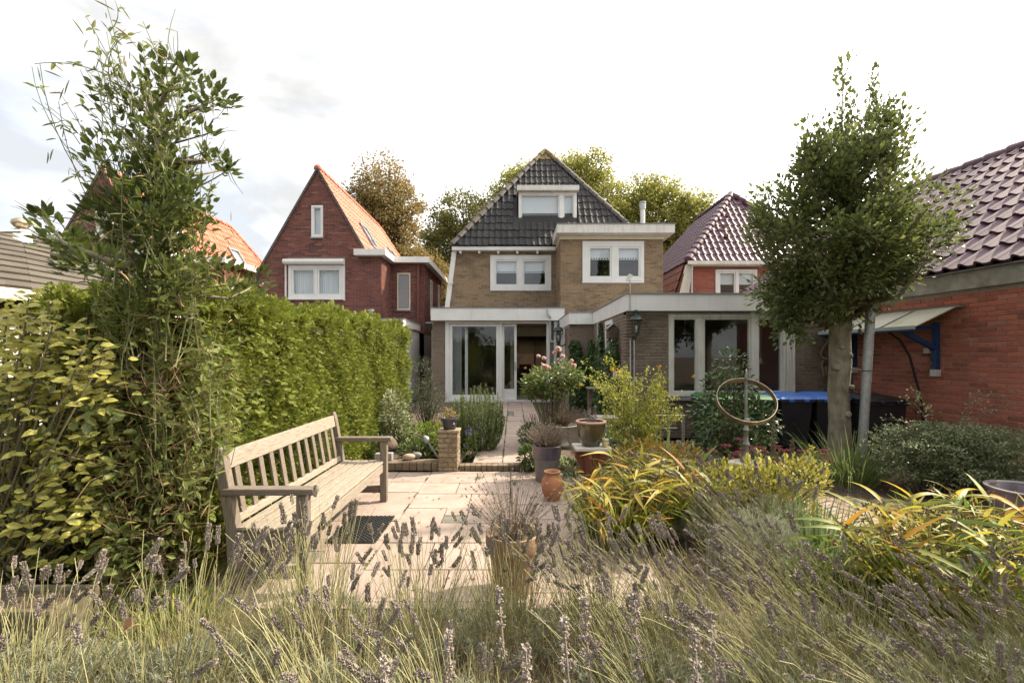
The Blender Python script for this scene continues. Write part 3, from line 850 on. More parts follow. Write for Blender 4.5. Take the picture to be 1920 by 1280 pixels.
# living room behind: floor, side walls, ceiling, back wall with window, blinds
b = MB(); b.add([(-2.14,Yc+.13,.1),(1.16,Yc+.13,.1),(1.16,Yc+.13,2.6),(-2.14,Yc+.13,2.6),(-2.14,21.7,.1),(2.1,21.7,.1),(2.1,21.7,2.6),(-2.14,21.7,2.6)], [(0,1,5,4),(1,2,6,5),(3,7,6,2),(0,4,7,3)])
b.build('living_room', MAT['room'], H)
V, F = holed([(-2.14,.1),(2.1,.1),(2.1,2.6),(-2.14,2.6)], [(.16,1.0,.9,2.2),(1.08,1.86,.9,2.2)], (0,21.7,0), UX, UZ, NY, .1)
b = MB(); b.add(V, F); b.build('living_room_back_wall', MAT['room'], H)
b = MB()
for (x0, x1) in ((.12,1.02),(1.05,1.9)):
    b.box(x0, x1, 21.62, 21.66, 1.60, 2.25)
b.build('roman_blind', MAT['blind_cream'], H)
b = MB(); b.box(-.1, .02, 17.2, 17.3, .1, 2.6); b.box(-.1, 1.9, 17.2, 17.3, 2.25, 2.6); b.build('inner_door_frame', MAT['cream_paint'], H)
b = MB(); b.box(.25, .75, 18.6, 19.1, .55, .60); b.box(.25, .75, 19.05, 19.1, .6, 1.15)
for sx in (.27,.72):
    for sy in (18.63, 19.06): b.box(sx-.02, sx+.02, sy-.02, sy+.02, .1, .55)
tag(b.build('dining_chair', MAT['bark_brown']), 'dark dining chair standing inside behind the open doorway', 'chair')
# drain pipes
b = MB(); b.tube([(1.08,Yc-.30,2.96),(1.08,Yc-.31,2.80),(1.16,Yc-.27,2.70),(1.16,Yc-.14,2.60),(1.17,Yc-.1,2.0),(1.20,Yc-.1,1.95),(1.34,Yc-.1,1.95)], .035, 10)
smooth_by_angle(b.build('overflow_pipe', MAT['zinc_dull'], H))
b = MB(); b.tube([(1.34,Yc-.1,2.5),(1.34,Yc-.1,.1)], .055, 12); b.tube([(1.34,Yc-.1,2.5),(1.34,Yc-.1,2.58)], .066, 12); smooth_by_angle(b.build('drain_pipe', MAT['zinc_dull'], H))

# ------------------------------------------------------------------ single-storey extension on the right
E = thing('flat_roofed_extension', 'single storey drab brick extension with flat roof and wide three-pane window', 'house extension', (3.5, 8.35, 0))
P = Pieces(); Ye, Xe, Xi, Yi = 8.35, 2.08, 1.45, 11.78
XR = 6.22
win_e = (2.852, 5.15, .765, 2.262)
V, F = holed([(Xe,0),(XR,0),(XR,2.33),(Xe,2.33)], [win_e], (0,Ye,0), UX, UZ, NY, .2)
b = MB(); b.add(V, F)
V, F = holed([(-Yi,0),(-Ye,0),(-Ye,2.33),(-Yi,2.33)], [(-10.15,-9.45,1.0,2.26)], (Xe,0,0), (0,-1,0), UZ, (-1,0,0), .15); b.add(V, F)
b.add([(Xi,Yi,0),(Xe,Yi,0),(Xe,Yi,2.33),(Xi,Yi,2.33)], [(0,1,2,3)])
V, F = holed([(-14.38,0),(-Yi,0),(-Yi,2.33),(-14.38,2.33)], [(-13.5,-12.7,.9,2.26)], (Xi,0,0), (0,-1,0), UZ, (-1,0,0), .15); b.add(V, F)
b.build('wall', MAT['mortar_drab'], E)
kw = dict(L=.21, H=.05, J=.009, key='brick_drab')
brickwork(P, (0,Ye,0), UX, UZ, NY, .02, 2.3, lambda z: (Xe, XR), [(2.84,5.16,.70,2.31)], **kw)
brickwork(P, (Xe,0,0), (0,-1,0), UZ, (-1,0,0), .02, 2.3, lambda z: (-Yi+.01, -Ye), [(-10.15,-9.45,1.0,2.26)], **kw)
brickwork(P, (0,Yi,0), UX, UZ, NY, .02, 2.3, lambda z: (Xi, Xe-.01), **kw)
brickwork(P, (Xi,0,0), (0,-1,0), UZ, (-1,0,0), .02, 2.3, lambda z: (-14.36, -Yi), [(-13.5,-12.7,.9,2.26)], **kw)
P.emit('brick', BRK, E, 300)
# fascia boards follow the stepped plan
fx0, fy0 = 2.045, 8.2
zf0, zf1 = 2.310, 2.612
for nm, x0, x1, y0, y1 in (('front', fx0, XR+.1, fy0, fy0+.04), ('side', fx0, fx0+.04, fy0+.043, 11.66), ('inner', 1.437, fx0+.04, 11.663, 11.70), ('inner_side', 1.437, 1.477, 11.703, 14.13)):
    b = MB(); b.box(x0, x1, y0, y1, zf0, zf1); b.build('fascia_board', MAT['fascia_grey'], E, bevel=.005)
b = MB(); t = .025
for x0, x1, y0, y1 in ((fx0-.02, XR+.1, fy0-.02, fy0+.1), (fx0-.02, fx0+.1, fy0+.1, 11.64), (1.42, fx0+.1, 11.64, 11.74), (1.42, 1.52, 11.74, 14.12)):
    b.box(x0, x1, y0, y1, zf1+.002, zf1+.022)
b.build('roof_trim', MAT['lead'], E)
b = MB(); b.add([(fx0+.05,fy0+.05,2.58),(XR+.05,fy0+.05,2.58),(XR-.45,14.1,2.58),(1.48,14.1,2.58),(1.48,11.72,2.58),(fx0+.05,11.72,2.58)], [(0,1,2,3,4,5)]); b.build('flat_roof', MAT['lead'], E)
b = MB(); b.box(Xe+.0, XR, Ye-.025, Ye-.003, 2.262, 2.309); b.build('lead_strip', MAT['lead'], E)
X6 = lambda c: PX(1040 + c/3.692, Ye)
we = window(E, *win_e, Ye-.03, .1, [(X6(815),X6(985),.83,2.195),(X6(1028),X6(1355),.83,2.195),(X6(1403),X6(1575),.83,2.195)], sash=.03, m='white_weathered', g='glass')
b = MB()
for k, (a, c) in enumerate(((1578,1592),(1596,1612),(1616,1632),(1636,1654))):
    b.box(X6(a), X6(c), Ye-.03-.012*(k % 2)-.006, Ye-.0305, .79, 2.25)
b.build('moulded_panel', MAT['white_weathered'], we)
b = MB()
for k in range(11):
    xx = 2.86 + k*.21; b.box(xx, xx+.2, Ye-.08, Ye+.02, .69, .745)
b.build('sill', MAT['lead'], we)
room(E, 2.3, 5.7, Ye+.2, 12.6, .1, 2.3, 'room')
# things seen inside: work bench top, cupboard, hanging lamps
b = MB(); b.box(4.6, 5.0, 10.2, 10.8, .1, 2.1); tag(b.build('cupboard', MAT['cream_paint']), 'tall ochre cupboard inside the wide extension window', 'cupboard')
b = MB(); b.box(2.9, 5.1, 8.95, 9.4, .80, .84)
for xx in (2.95, 5.05):
    for yy in (9.0, 9.35): b.box(xx-.03, xx+.03, yy-.03, yy+.03, .1, .8)
tag(b.build('work_table', MAT['wood_old']), 'long wooden work table inside behind the extension window', 'table')
for nm, x, y, z, lab in (('pendant_lamp', 4.9, 9.0, 1.35, 'small white bell lamp hanging low behind the third window pane'), ('pendant_lamp', 3.62, 9.6, 1.95, 'small white bell lamp hanging high behind the narrow first pane')):
    t_ = thing(nm, lab, 'lamp', (x, y, z), 'bell lamps inside the extension')
    b = MB(); b.lathe([(.005,.12),(.02,.1),(.03,.05),(.065,0),(.06,0),(.028,.045)], (x,y,z), 14); b.build('lamp_shade', MAT['white_paint'], t_, True)
    b = MB(); b.tube([(x,y,z+.11),(x+.01,y,2.3)], .006, 6); b.build('cord', MAT['white_paint'], t_)
# small side windows (face left)
def side_window(parent, X, y0, y1, z0, z1):
    b = MB(); fw = .09
    b.box(X-.03, X+.06, y0, y1, z0, z0+fw); b.box(X-.03, X+.06, y0, y1, z1-fw, z1); b.box(X-.03, X+.06, y0, y0+fw, z0+fw, z1-fw); b.box(X-.03, X+.06, y1-fw, y1, z0+fw, z1-fw)
    w = b.build('window', MAT['white_paint'], parent, bevel=.004)
    p = MB(); p.box(X+.01, X+.018, y0+fw, y1-fw, z0+fw, z1-fw); p.build('pane', MAT['glass'], w)
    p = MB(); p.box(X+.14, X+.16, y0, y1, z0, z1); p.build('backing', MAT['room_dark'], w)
side_window(E, Xe, 9.45, 10.15, 1.0, 2.26)
side_window(E, Xi, 12.7, 13.5, .9, 2.26)
b = MB(); b.tube([(Xe-.05,10.85,2.3),(Xe-.05,10.85,.1)], .035, 10); smooth_by_angle(b.build('drain_pipe', MAT['zinc'], E))

# ------------------------------------------------------------------ red neighbour house on the left
def red_house(dx, label, name='red_brick_house'):
    N = thing(name, label, 'house', (-6.4+dx, 15.0, 0), 'red brick houses with orange roofs')
    Yn = 15.0; P = Pieces(); ax, az, sl = -6.43+dx, 7.63, 1.75
    zl = 3.55; xl = ax - (az-zl)/sl; xr = -4.35+dx; zr = 4.95
    wa = (-7.39+dx, -5.57+dx, 3.39, 4.48); wt = (-6.64+dx, -6.26+dx, 5.40, 6.45)
    V, F = holed([(xl,0),(xr,0),(xr,zr),(ax+(az-zr)/sl,zr),(ax,az),(xl,zl)], [wa, wt], (0,Yn,0), UX, UZ, NY, .2)
    b = MB(); b.add(V, F)
    b.add([(xr,Yn,0),(xr,16.16,0),(xr,16.16,zr),(xr,Yn,zr)], [(0,1,2,3)])
    b.add([(xr,16.16,0),(-3.16+dx,16.16,0),(-3.16+dx,16.16,zr),(xr,16.16,zr)], [(0,1,2,3)])
    V, F = holed([(16.16,0),(20.0,0),(20.0,zr),(16.16,zr)], [(17.3,17.75,3.0,4.4),(19.1,19.6,3.3,4.5)], (-3.16+dx,0,0), UY, UZ, NX, .15); b.add(V, F)
    b.add([(xl,Yn,0),(xl,21.8,0),(xl,21.8,zl),(xl,Yn,zl)], [(0,3,2,1)])
    b.add([(xl,21.8,0),(-3.16+dx,21.8,0),(-3.16+dx,21.8,zl),(xl,21.8,zl)], [(0,3,2,1)])
    b.build('wall', MAT['mortar_red'], N)
    zlo = 2.3
    brickwork(P, (0,Yn,0), UX, UZ, NY, zlo, az-.1, lambda z: (max(xl, ax-(az-z)/sl)+.02, xr if z < zr else ax+(az-z)/sl-.02), [(wa[0],wa[1],wa[2]-.02,4.7), wt], key='brick_red')
    brickwork(P, (xr,0,0), UY, UZ, NX, zlo, zr-.02, lambda z: (Yn, 16.15), key='brick_red')
    brickwork(P, (0,16.16,0), UX, UZ, NY, zlo, zr-.02, lambda z: (xr+.01, -3.16+dx), [(-4.11+dx,-3.645+dx,3.13,4.44)], key='brick_red')
    brickwork(P, (-3.16+dx,0,0), UY, UZ, NX, zlo, zr-.02, lambda z: (16.16, 20.0), [(17.3,17.75,3.0,4.4),(19.1,19.6,3.3,4.5)], key='brick_red')
    P.emit('brick', BRK, N, 300)
    window(N, *wa, Yn-.04, .1, [(wa[0]+.1,-6.51+dx,3.48,4.38),(-6.44+dx,wa[1]-.1,3.48,4.38)], sash=.06, g='glass_up', curtain=True, sill='white_paint')
    room(N, -8.0+dx, -4.8+dx, Yn+.21, Yn+2.5, 2.9, 4.9, 'room')
    window(N, *wt, Yn-.03, .1, [(wt[0]+.06,wt[1]-.06,5.47,6.38)], sash=.03, g='glass_up', blind=.98, sill='lead')
    room(N, -7.0+dx, -5.9+dx, Yn+.21, Yn+2, 5.2, 6.5, 'room')
    b = MB(); prof = [(0,0),(-.10,0),(-.15,.03),(-.17,.09),(-.15,.15),(-.1,.175),(0,.175)]
    b.prism([(-7.50+dx, Yn-.05+p[0], 4.49+p[1]) for p in prof], (1.98,0,0)); b.build('roller_shutter_box', MAT['white_paint'], N)
    for xx in (-7.47, -5.55):
        b = MB(); b.box(xx-.02+dx, xx+.02+dx, Yn-.07, Yn-.005, 3.32, 4.488); b.build('shutter_rail', MAT['white_paint'], N)
    window(N, -4.11+dx, -3.645+dx, 3.13, 4.44, 16.13, .05, [(-4.07+dx,-3.685+dx,3.18,4.39)], sash=.02, m='cream_paint', g='glass_up', sill='lead', depth=.028, blind=.99)
    for (y0, y1, z0, z1) in ((17.3,17.75,3.0,4.4),(19.1,19.6,3.3,4.5)):
        b = MB(); X = -3.16+dx
        b.box(X-.05, X+.02, y0, y1, z0, z0+.06); b.box(X-.05, X+.02, y0, y1, z1-.06, z1); b.box(X-.05, X+.02, y0, y0+.06, z0+.06, z1-.06); b.box(X-.05, X+.02, y1-.06, y1, z0+.06, z1-.06)
        w = b.build('window', MAT['white_paint'], N)
        p = MB(); p.box(X-.03, X-.02, y0+.06, y1-.06, z0+.06, z1-.06); p.build('pane', MAT['glass_up'], w)
    b = MB(); b.tube([(-3.36+dx,16.08,2.3),(-3.36+dx,16.08,4.75)], .04, 10); smooth_by_angle(b.build('drain_pipe', MAT['tile_darkred'], N))
    # flat roof fascia that wraps round the wing
    b = MB(); z0, z1 = 4.76, 4.96
    b.box(-5.15+dx, -4.13+dx, 14.7, 14.75, z0, z1); b.box(-4.18+dx, -4.13+dx, 14.752, 15.86, z0, z1); b.box(-4.13+dx, -2.94+dx, 15.862, 15.91, z0, z1); b.box(-2.99+dx, -2.94+dx, 15.912, 20.4, z0, z1)
    b.build('fascia_board', MAT['white_paint'], N)
    b = MB(); b.add([(-5.15+dx,14.75,z0+.01),(-4.18+dx,14.75,z0+.01),(-4.18+dx,15.9,z0+.01),(-2.99+dx,15.9,z0+.01),(-2.99+dx,20.4,z0+.01),(-5.15+dx,20.4,z0+.01)], [(0,5,4,3,2,1)])
    b.add([(-5.15+dx,14.75,z1-.01),(-4.18+dx,14.75,z1-.01),(-4.18+dx,15.9,z1-.01),(-2.99+dx,15.9,z1-.01),(-2.99+dx,20.4,z1-.01),(-5.15+dx,20.4,z1-.01)], [(0,1,2,3,4,5)])
    b.build('flat_roof', MAT['fascia_grey'], N)
    # pitched roof: ridge runs back, hipped at the far end
    yb = 21.8; yh = 24.2; ye = Yn - .05; o = .02
    xrr = ax + (az-4.9)/sl; xll = ax - (az-3.4)/sl
    b = MB(); b.add([(ax,ye,az+o),(ax,yb,az+o),(xrr,yh-.3,4.9+o),(xrr,ye,4.9+o),(xll,ye,3.4+o),(xll,yh,3.4+o)], [(0,3,2,1),(0,1,5,4),(1,2,5)])
    b.build('roof', MAT['tile_orange'], N)
    dn = Vector((1,0,-sl)).normalized(); T = Pieces(); TM = {'tile': unit_tile('roof_tile', MAT['tile_orange'], .22, .32, h=.04)}
    SLn = (Vector((ax,0,az)) - Vector((xrr,0,4.9))).length
    nn = Vector((sl,0,1)).normalized()
    tilework(T, (xrr,0,4.9), UY, -dn, nn, int(SLn/.32)+1, lambda v: (ye, yh-.3-(yh-.3-yb)*v/SLn), .22, .32, holes=[(16.55,17.4,.55,1.75),(20.2,21.05,.7,1.7)], marg=.02)
    T.emit('roof_tile', TM, N, 300)
    ridge_caps(N, (ax,ye,az+.03), (ax,yb,az+.03), .11, 18, 'tile_orange')
    ridge_caps(N, (xrr,yh-.3,4.93), (ax,yb,az+.04), .11, 9, 'tile_orange', 'hip_tile')
    # verge trims
    b = MB(); q = .05
    b.prism([(ax,Yn-.07,az+.09),(ax,Yn-.07,az-.02),(xl-.12,Yn-.07,zl-.23),(xl-.16,Yn-.07,zl-.16)], (0,.12,0)); b.prism([(ax,Yn-.07,az+.09),(ax+(az-zr)/sl+.05,Yn-.07,zr+.06),(ax+(az-zr)/sl-.01,Yn-.07,zr+.03),(ax,Yn-.07,az-.02)], (0,.12,0))
    b.build('verge_trim', MAT['tile_hip'], N)
    for (y0, y1, v0, v1) in ((16.6,17.35,.62,1.66),(20.25,21.0,.78,1.6)):
        up = -dn; base = Vector((xrr,0,4.9))
        f = lambda y, v, h: base + Vector((0,y,0)) + up*v + nn*h
        b = MB()
        for (a, c, d, e) in ((y0,y1,v0,v0+.07),(y0,y1,v1-.07,v1),(y0,y0+.07,v0+.07,v1-.07),(y1-.07,y1,v0+.07,v1-.07)):
            b.obox(f((a+c)/2,(d+e)/2,.06), Vector((0,(c-a)/2,0)), up*(e-d)/2, nn*.07)
        w = b.build('skylight', MAT['lead'], N)
        p = MB(); p.obox(f((y0+y1)/2,(v0+v1)/2,.09), Vector((0,(y1-y0)/2-.07,0)), up*((v1-v0)/2-.07), nn*.006); p.build('pane', MAT['glass_up'], w)
        p = MB(); p.obox(f((y0+y1)/2,(v0+v1)/2,.03), Vector((0,(y1-y0)/2-.07,0)), up*((v1-v0)/2-.07), nn*.006); p.build('blind', MAT['blind'], w)
    b = MB(); cx = ax-.9; b.box(cx-.22, cx+.22, 17.0, 17.5, az-2.3, az-.72); b.build('chimney', MAT['brick_red'], N)
    return N
red_house(0, 'dark red brick gabled house with orange roof next to the brown house')
red_house(-7.1, 'red brick house with orange roof half hidden behind the climber-covered tree')

# white garage of that neighbour, flat roof seen over the hedge
G = thing('white_garage', 'low white neighbour garage with flat roof showing above the green hedge', 'garage', (-5.2, 13.7, 0))
b = MB(); b.box(-8.4, -3.33, 13.72, 16.1, 0, 2.38); b.build('wall', MAT['white_paint'], G)
b = MB(); b.box(-7.4, -3.28, 13.62, 13.67, 2.37, 2.60); b.box(-3.33, -3.28, 13.672, 16.12, 2.37, 2.60); b.box(-8.5, -7.4, 13.62, 13.67, 2.37, 2.60); b.build('fascia_board', MAT['white_paint'], G, bevel=.006)
b = MB(); b.box(-8.5, -3.26, 13.60, 16.1, 2.602, 2.625); b.build('roof_trim', MAT['lead'], G)
b = MB(); b.box(-8.5, -5.0, 15.0, 15.06, 2.63, 2.86); b.build('parapet', MAT['white_paint'], G)
b = MB(); b.lathe([(.09,0),(.09,.16),(.0,.16)], (-5.85,14.3,2.63), 12); b.lathe([(.20,.17),(.0,.3)], (-5.85,14.3,2.63), 12); b.lathe([(0,.165),(.20,.17)], (-5.85,14.3,2.63), 12); b.build('roof_vent', MAT['zinc_dull'], G)
b = MB(); b.lathe([(.08,0),(.08,.28),(.11,.28),(.11,.34),(0,.34)], (-4.5,14.4,2.63), 12); b.build('roof_pipe', MAT['zinc'], G)
b = MB(); b.obox((-4.55,14.5,2.69), (.65,0,-.04), (0,.3,0), (0,0,.03)); tag(b.build('felt_offcut', MAT['bark_brown']), 'dark mossy sheet lying on the white garage roof', 'roof sheet')
for x_, lab in ((-5.45,'pale short plank lying on the white garage roof near the vent cap'),(-5.0,'pale short plank lying on the white garage roof beside the dark sheet')):
    b = MB(); b.obox((x_,14.2,2.665), (.2,0,-.02), (0,.05,0), (0,0,.03)); tag(b.build('plank', MAT['brick_edge']), lab, 'plank', 'planks on the garage roof')
b = MB(); b.box(-2.63,-2.50,13.9,14.0,2.36,2.50); b.obox((-2.56,13.87,2.42), (.1,0,0), (0,.03,.02), (0,-.03,.09)); b.tube([(-2.75,14.1,2.36),(-2.6,13.95,2.42)], .015, 6)
tag(b.build('floodlight', MAT['black']), 'small black floodlight at the corner beside the white fascia', 'floodlight')

# ------------------------------------------------------------------ aubergine-tiled house on the right
R = thing('purple_roofed_house', 'orange-red brick house with glazed purple hipped roof behind the extension', 'house', (9.2, 17.0, 0))
Yr = 17.0; P = Pieces()
ex, ey, ez = 6.45, 16.75, 4.98; pxa, pya, pza = 9.25, 19.3, 8.28; ex2 = 12.05
el2 = lambda z: 6.5 - .42*(4.95-z)*.35
wr = (7.55, 9.1, 3.6, 4.72)
V, F = holed([(6.2,2.0),(11.9,2.0),(11.9,4.95),(6.62,4.95)], [wr], (0,Yr,0), UX, UZ, NY, .2)
b = MB(); b.add(V, F); b.build('wall', MAT['mortar_red'], R)
brickwork(P, (0,Yr,0), UX, UZ, NY, 3.3, 4.9, lambda z: (6.55, 9.8), [wr], key='brick_orange')
P.emit('brick', BRK, R, 200)
window(R, *wr, Yr-.05, .1, [(7.68,8.3,3.72,4.62),(8.38,9.0,3.72,4.62)], sash=.05, g='glass_up', blind=.5)
room(R, 7.2, 9.6, Yr+.21, Yr+2.5, 3.0, 4.9, 'room')
b = MB(); b.prism([(6.02,Yr-.12,3.2),(6.42,Yr-.12,3.2),(6.70,Yr-.12,4.9),(6.46,Yr-.12,4.9)], (0,.2,0)); b.build('barge_board', MAT['white_weathered'], R)
b = MB(); b.box(6.42, 12.0, Yr-.32, Yr-.27, 4.86, 4.99); b.box(6.6, 12.0, Yr-.269, Yr-.02, 4.82, 4.86); b.build('gutter_board', MAT['white_weathered'], R)
b = MB(); b.tube([(6.62,Yr-.2,4.85),(6.60,Yr-.2,4.6),(6.60,Yr-.2,3.2)], .035, 8); b.build('drain_pipe', MAT['zinc_dull'], R)
b = MB()
yr2 = 22.8
b.add([(ex,ey,ez),(ex2,ey,ez),(pxa,pya,pza),(pxa,yr2,pza),(ex,25.5,ez),(ex2,25.5,ez)], [(0,1,2),(0,2,3,4),(1,5,3,2),(4,3,5)])
b.build('roof', MAT['tile_purple'], R)
TMP = {'tile': unit_tile('roof_tile', MAT['tile_purple'], .235, .35, h=.045)}
T = Pieces(); Vd = Vector((0,pya-ey,pza-ez)); s1 = Vd.length; vn = Vd.normalized()
tilework(T, (0,ey,ez), UX, vn, Vector((1,0,0)).cross(vn), int(s1/.35)+1, lambda v: (ex+(pxa-ex)*v/s1, ex2+(pxa-ex2)*v/s1), .235, .35)
T.emit('roof_tile', TMP, R, 170)
T = Pieces(); Vd = Vector((pxa-ex,0,pza-ez)); s2 = Vd.length; vn = Vd.normalized(); un = Vector((0,-1,0))
tilework(T, (ex,0,ez), un, vn, un.cross(vn), int(s2/.35)+1, lambda v: (-(25.5+(yr2-25.5)*v/s2), -(ey+(pya-ey)*v/s2)), .235, .35, marg=.03)
T.emit('roof_tile', TMP, R, 130)
ridge_caps(R, (ex,ey,ez+.05), (pxa,pya,pza+.05), .14, 15, 'tile_purple', 'hip_tile')
ridge_caps(R, (ex2,ey,ez+.05), (pxa,pya,pza+.05), .14, 15, 'tile_purple', 'hip_tile')
ridge_caps(R, (pxa,pya,pza+.05), (pxa,yr2,pza+.05), .14, 10, 'tile_purple')
# tile-hung side below the left eaves
T = Pieces(); TH = {'tile': unit_tile('hung_tile', MAT['tile_darkred'], .235, .35, h=.03)}
vn = Vector((.33,0,1)).normalized(); un = Vector((0,-1,0))
b = MB(); b.add([(5.75,ey+.2,2.7),(5.75,25,2.7),(6.5,25,4.95),(6.5,ey+.2,4.95)], [(0,3,2,1)]); b.build('side_wall', MAT['tile_darkred'], R)
tilework(T, (5.75,0,2.7), un, vn, un.cross(vn), 7, lambda v: (-23, -17.0), .235, .35); T.emit('hung_tile', TH, R, 120)
# snow hooks
for (x_, v_) in ((8.6,2.6),(8.3,1.9),(8.2,1.3),(9.9,2.6)):
    b = MB(); q = Vector((x_,ey,ez)) + Vector((0,pya-ey,pza-ez)).normalized()*v_; b.box(q.x-.06,q.x+.06,q.y-.1,q.y,q.z+.05,q.z+.17); b.build('roof_vent', MAT['tile_darkred'], R)

# ------------------------------------------------------------------ red garage wall on the right with big purple roof
K = thing('red_brick_garage', 'bright red brick outbuilding with concrete beam and large glazed purple roof', 'garage', (6.3, 7.0, 0))
P = Pieces()
O = Vector((6.25,8.35,0)); U = Vector((.1096,-.994,0)); Nk = Vector((-.994,-.1096,0)); up = Vector((0,0,1))
t0, t1 = -4.3, 5.6
V, F = holed([(t0,0),(t1,0),(t1,2.44),(t0,2.44)], [], O, U, up, Nk, .2)
b = MB(); b.add(V, F)
e0 = O + U*t0; q0 = O + U*t1
b.add([e0, e0-Nk*8.2, e0-Nk*8.2+up*2.6, e0-Nk*4.1+up*5.6, e0+up*2.6], [(0,1,2,3,4)]); b.add([q0, q0-Nk*8.2, q0-Nk*8.2+up*2.6, q0-Nk*4.1+up*5.6, q0+up*2.6], [(4,3,2,1,0)])
b.build('wall', MAT['mortar_garage'], K)
brickwork(P, O, U, (0,0,1), Nk, .02, 2.44, lambda z: (0.02, t1-.2), L=.215, H=.058, J=.0115, key='brick_garage')
P.emit('brick', BRK, K, 300)
b = MB(); c = O + U*(t0+t1)/2 + Nk*.0 + up*2.565; b.obox(c, U*(t1-t0)/2, Nk*.06, up*.124); b.build('concrete_beam', MAT['concrete'], K, bevel=.006)
pt = .72; sr = 4.11
ev = O + Nk*.10 + up*2.70
rd = O - Nk*sr + up*(2.70 + pt*sr)
b = MB(); b.add([ev+U*t0, ev+U*t1, rd+U*t1, rd+U*t0, O-Nk*(2*sr)+up*2.7+U*t0, O-Nk*(2*sr)+up*2.7+U*t1], [(0,1,2,3),(3,2,5,4)]); b.build('roof', MAT['tile_purple'], K)
b = MB(); b.obox(O + U*(t0+t1)/2 + Nk*.085 + up*2.702, U*(t1-t0)/2, Nk*.02, up*.012); b.build('drip_edge', MAT['lead'], K)
vn = (rd - ev).normalized(); s3 = (rd-ev).length
TMK = {'tile': unit_tile('roof_tile', MAT['tile_purple'], .21, .48, h=.055, lip=.04)}
T = Pieces(); tilework(T, ev, U, vn, U.cross(vn), int(s3/.48)+1, lambda v: (t0, t1), .21, .48, jit=.004)
T.emit('roof_tile', TMK, K, 300)
ridge_caps(K, rd+U*t0+up*.05, rd+U*t1+up*.05, .13, 24, 'tile_purple')
# ------------------------------------------------------------------ edging and pillar at the path
Bd = thing('brick_edging', 'low edging of upright mossy bricks along the flower bed behind the bench', 'brick edging', (-1.5, 6.0, 0))
me_e = BRK['brick_edge']
def eb(parent, x0, x1, y0, y1, z0, z1, key='brick_edge'):
    o = bpy.data.objects.new('brick', BRK[key]); C.objects.link(o); o.parent = parent
    c = Vector(((x0+x1)/2, (y0+y1)/2, (z0+z1)/2 + random.uniform(-.004, .004)))
    M = Matrix.Rotation(random.gauss(0,.012),3,'Z') @ Matrix.Rotation(random.gauss(0,.015),3,'Y') @ Matrix.Rotation(PI/2,3,'X') @ Matrix.Diagonal((x1-x0, z1-z0, (y1-y0)/2))
    # unit brick: face towards -Y after the turn
    o.matrix_basis = Matrix.Translation(c - wloc(parent) + Vector((0,-(0),0))) @ M.to_4x4()
    WLOC[o.name] = c
    return o
for k in range(15):
    xb = -.975 - k*.094
    eb(Bd, xb-.088, xb, 5.92, 6.12, 0, .115)
Bs = thing('path_step', 'worn row of small bricks forming a low step where the path starts', 'step', (0, 6.0, 0))
for k in range(14):
    xb = -.70 + k*.072
    eb(Bs, xb, xb+.066, 5.935, 6.06, -.01, .075)
for k in range(4):
    xb = .30 + k*.215
    eb(Bs, xb, xb+.205, 5.90, 6.0, -.01, .05)
Pi = thing('brick_pillar', 'short pillar of weathered yellow bricks carrying a dark flower pot', 'pillar', (-.84, 6.0, 0))
pb = MB(); pb.box(-.96, -.725, 5.91, 6.13, 0, .50); pb.build('core', MAT['mortar_yellow'], Pi)
for r in range(8):
    z0 = .004 + r*.062; xs = (-.972, -.84, -.713) if r % 2 else (-.972, -.905, -.775, -.713)
    for a, c in zip(xs[:-1], xs[1:]):
        eb(Pi, a+.004, c-.004, 5.895, 6.02, z0, z0+.054, 'brick_pillar')
    o = bpy.data.objects.new('brick', BRK['brick_pillar']); C.objects.link(o); o.parent = Pi
    M = frame3(Vector((0,1,0)), Vector((0,0,1)), Vector((1,0,0))) @ Matrix.Diagonal((.115, .054, .05))
    for k, yc in enumerate((6.022+.06, )):
        c = Vector((-.762, yc, z0+.027)); o.matrix_basis = Matrix.Translation(c - wloc(Pi)) @ M.to_4x4(); WLOC[o.name] = c
cp = MB(); cp.box(-.985, -.70, 5.885, 6.15, .502, .535); cp.build('cap_slab', MAT['brick_pillar'], Pi, bevel=.008)

# ------------------------------------------------------------------ bench
B = thing('garden_bench', 'weathered grey teak garden bench with slatted back beside the hedge', 'bench', (-1.6, 3.8, 0))
ya, yz = 2.90, 4.71; xf, xb = -1.335, -1.815
def wood(name, mb, m='teak', bev=.006): return mb.build(name, MAT[m], B, bevel=bev)
for y in (ya, yz):
    m = MB(); m.box(xf-.035, xf+.035, y-.032, y+.032, 0, .62); wood('front_leg', m, 'teak_z')
    s_ = MB(); t_ = .065
    poly = [(xb+.02,0),(xb+.09,0),(xb+.07,.42),(xb-.012,.86),(xb-.035,.925),(xb-.075,.90),(xb-.082,.86),(xb,.42)]
    s_.prism([(p[0], y-.032, p[1]) for p in poly], (0,.064,0)); wood('back_leg', s_, 'teak_z')
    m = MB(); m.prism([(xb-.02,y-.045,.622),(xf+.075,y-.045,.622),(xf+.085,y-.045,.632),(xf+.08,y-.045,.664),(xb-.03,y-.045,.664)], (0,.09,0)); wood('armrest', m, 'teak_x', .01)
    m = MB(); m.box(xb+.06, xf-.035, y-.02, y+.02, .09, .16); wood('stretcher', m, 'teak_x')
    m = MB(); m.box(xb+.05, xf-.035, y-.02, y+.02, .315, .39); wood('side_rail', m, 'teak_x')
m = MB(); m.box(xf-.03, xf+.0, ya+.032, yz-.032, .305, .385); wood('front_rail', m)
for k in range(5):
    x0 = xb + .06 + k*.087
    m = MB(); z = .392 + .012*(k/4 - .5)*(1 if k > 2 else -1)*.6; m.box(x0, x0+.074, ya-.03 if k < 4 else ya-.04, yz+.03, z, z+.024); wood('seat_slat', m)
tilt = lambda z: xb + .035 - (z-.42)*.17
